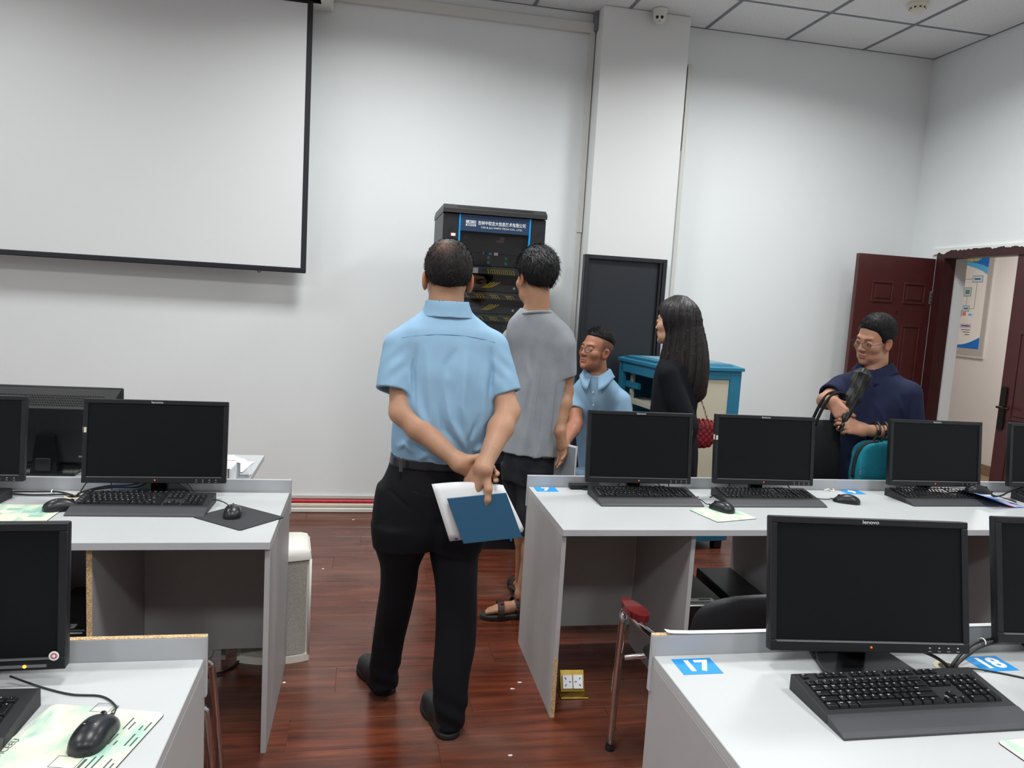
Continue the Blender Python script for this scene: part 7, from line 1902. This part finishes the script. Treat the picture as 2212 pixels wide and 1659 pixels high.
ZM_E = [(-0.13, -0.070), (-0.06, -0.062), (-0.035, -0.048), (-0.012, 0.006), (0.006, 0.012), (0.012, -0.018), (0.026, -0.012), (0.034, 0.030), (0.048, 0.058), (0.07, 0.076), (0.12, 0.090)]
sdf_obj('hair', [(lambda P: hair_short((P - HE) @ RE / sE, ZM_E, .0105, noise=.0015, top=.003) * sE, HE - .16, HE + .16, .0042)], M['hair'], Ee, const_tint(C(16, 15, 16), .3, 150))
strands(Ee, 'loose_hair', HE, RE, sE, 2400, ZM_E, .0105, .011, 4, colr=C(16, 15, 16), up=.35, top=.003)
eyes(Ee, HE, RE, sE, (0, 1, -.1)); glasses(Ee, HE, RE, sE, wire_m, .0012)

# folded black umbrella held in the right hand
um = thing('umbrella', 'folded black umbrella held upright in the hand of the person in navy', 'umbrella', (2.405, 3.432, 1.10))
umb_m = mat('umbrella_black', C(13, 14, 16), .5, bump=(90, .3))
ua, ub = V3(2.392, 3.425, 1.085), V3(2.492, 3.455, 1.335)
def umbf(P):
    ax = nrm(ub - ua); L = np.linalg.norm(ub - ua); q = P - ua; t = q @ ax; rad = q - t[:, None] * ax
    e1 = nrm(np.cross(ax, (0, 1, 0))); e2 = np.cross(ax, e1); an = np.arctan2(rad @ e2, rad @ e1); r = np.linalg.norm(rad, axis=1)
    R0 = np.interp(t / L, [-.05, 0, .25, .45, .60, .70, .92, 1.05], [.010, .018, .022, .036, .034, .036, .046, .020])
    R0 = R0 * (1 + .13 * np.sin(an * 4 + t * 16) + .07 * np.sin(an * 9 - t * 22 + 1)) + .0025 * np.sin(t * 70 + an * 2)
    return np.maximum((r - R0) * .7, np.maximum(-t - .01, t - L - .01))
sdf_obj('canopy', [(umbf, np.minimum(ua, ub) - .07, np.maximum(ua, ub) + .07, .0045)], umb_m, um)
tube('handle', rel([ua - nrm(ub - ua) * .06, ua], um), .011, M['black_gloss'], um, n=1, seg=12)
# teal bag hanging from the left forearm
tb = thing('shoulder_bag', 'teal cloth bag with black zip hanging from the forearm by two black straps', 'bag', (2.58, 3.395, .70))
teal_m = cloth('bag_teal', C(26, 122, 140), .8, (350, .25), .05)
prof = [(-.125, 0), (.125, 0), (.128, .16), (.120, .235), (.095, .272), (.05, .288), (-.05, .286), (-.10, .268), (-.122, .225), (-.130, .14)]
bm = bmesh.new(); nprof = [(p.x, p.y) for p in catmull([(x, y, 0) for x, y in prof] + [(prof[0][0], prof[0][1], 0)], 5)][:-1]
rings = []
for yy, k in ((-.045, .90), (-.040, .97), (-.02, 1.0), (.02, 1.0), (.040, .97), (.045, .90)):
    rings.append([bm.verts.new((x * k, yy + .004 * math.sin(z * 50 + x * 30), .14 + (z - .14) * k)) for x, z in nprof])
for a, b in zip(rings, rings[1:]):
    for k in range(len(nprof)): bm.faces.new((a[k], a[(k + 1) % len(nprof)], b[(k + 1) % len(nprof)], b[k]))
bm.faces.new(rings[0][::-1]); bm.faces.new(rings[-1]); bmesh.ops.recalc_face_normals(bm, faces=bm.faces)
from_bm('pouch', bm, teal_m, tb, smooth=True)
zp = [(-.134, -.004, .10), (-.134, -.006, .16), (-.130, -.012, .215), (-.112, -.02, .255), (-.08, -.025, .279), (-.03, -.028, .289)]
zpp = tube('zip_band', zp, .009, mat('zip_black', C(26, 26, 28), .6), tb, n=5)
box('zip_pull', (-.127, -.048, .118), (-.119, -.044, .142), M['silver'], zpp, bevel=.001)
tube('pocket_seam', [(-.115, -.046, .155), (0, -.0475, .152), (.115, -.046, .155)], .0012, mat('teal_thread', C(16, 84, 98), .8), tb, n=4, seg=5)
for x0 in (2.545, 2.590):
    yw = 3.41; za = 1.025
    pts = [(x0 - .03, 3.385, .965), (x0 - .012, 3.362, 1.01), (x0 + .004, 3.358, 1.055), (x0 + .012, 3.40, 1.082), (x0 + .010, 3.445, 1.055), (x0 - .005, 3.44, 1.0), (x0 - .03, 3.41, .965)]
    stp = tube('strap', [tuple(np.array(p) - np.array(tb.location)) for p in pts], .0065, M['black'], tb, seg=6, n=5)
    box('buckle', (-.011, -.004, -.014), (.011, .004, .014), M['black_gloss'], stp, bevel=.002).location = Vector((x0 - .002, 3.356, 1.035)) - tb.location
# black bag hanging from the right forearm
kb = thing('tote_bag', 'black bag hanging from the forearm beside the folded umbrella', 'bag', (2.335, 3.50, .72))
bagm = cloth('bag_black', C(17, 18, 20), .8, (350, .25), .1)
bm = bmesh.new(); rings = []
for zz, hw, hd in ((0, .085, .05), (.02, .10, .06), (.18, .098, .055), (.30, .085, .035), (.345, .078, .016)):
    rings.append([bm.verts.new((hw * math.cos(a) * abs(math.cos(a)) ** -.4 if abs(math.cos(a)) > .05 else 0, hd * math.sin(a), zz + .008 * math.sin(a * 3))) for a in np.linspace(0, 2 * math.pi, 20, endpoint=False)])
for a, b in zip(rings, rings[1:]):
    for k in range(20): bm.faces.new((a[k], a[(k + 1) % 20], b[(k + 1) % 20], b[k]))
bm.faces.new(rings[0][::-1]); bm.faces.new(rings[-1]); from_bm('pouch', bm, bagm, kb, smooth=True)
for dy in (-.018, .018):
    pts = [(2.268, 3.50 + dy, 1.05), (2.285, 3.50 + dy, 1.10), (2.315, 3.50 + dy, 1.165), (2.355, 3.505 + dy, 1.205), (2.405, 3.51 + dy, 1.212), (2.432, 3.51 + dy, 1.185), (2.425, 3.505 + dy, 1.12), (2.405, 3.50 + dy, 1.05)]
    tube('strap', [tuple(np.array(p) - np.array(kb.location)) for p in pts], .008, bagm, kb, seg=7, n=5)
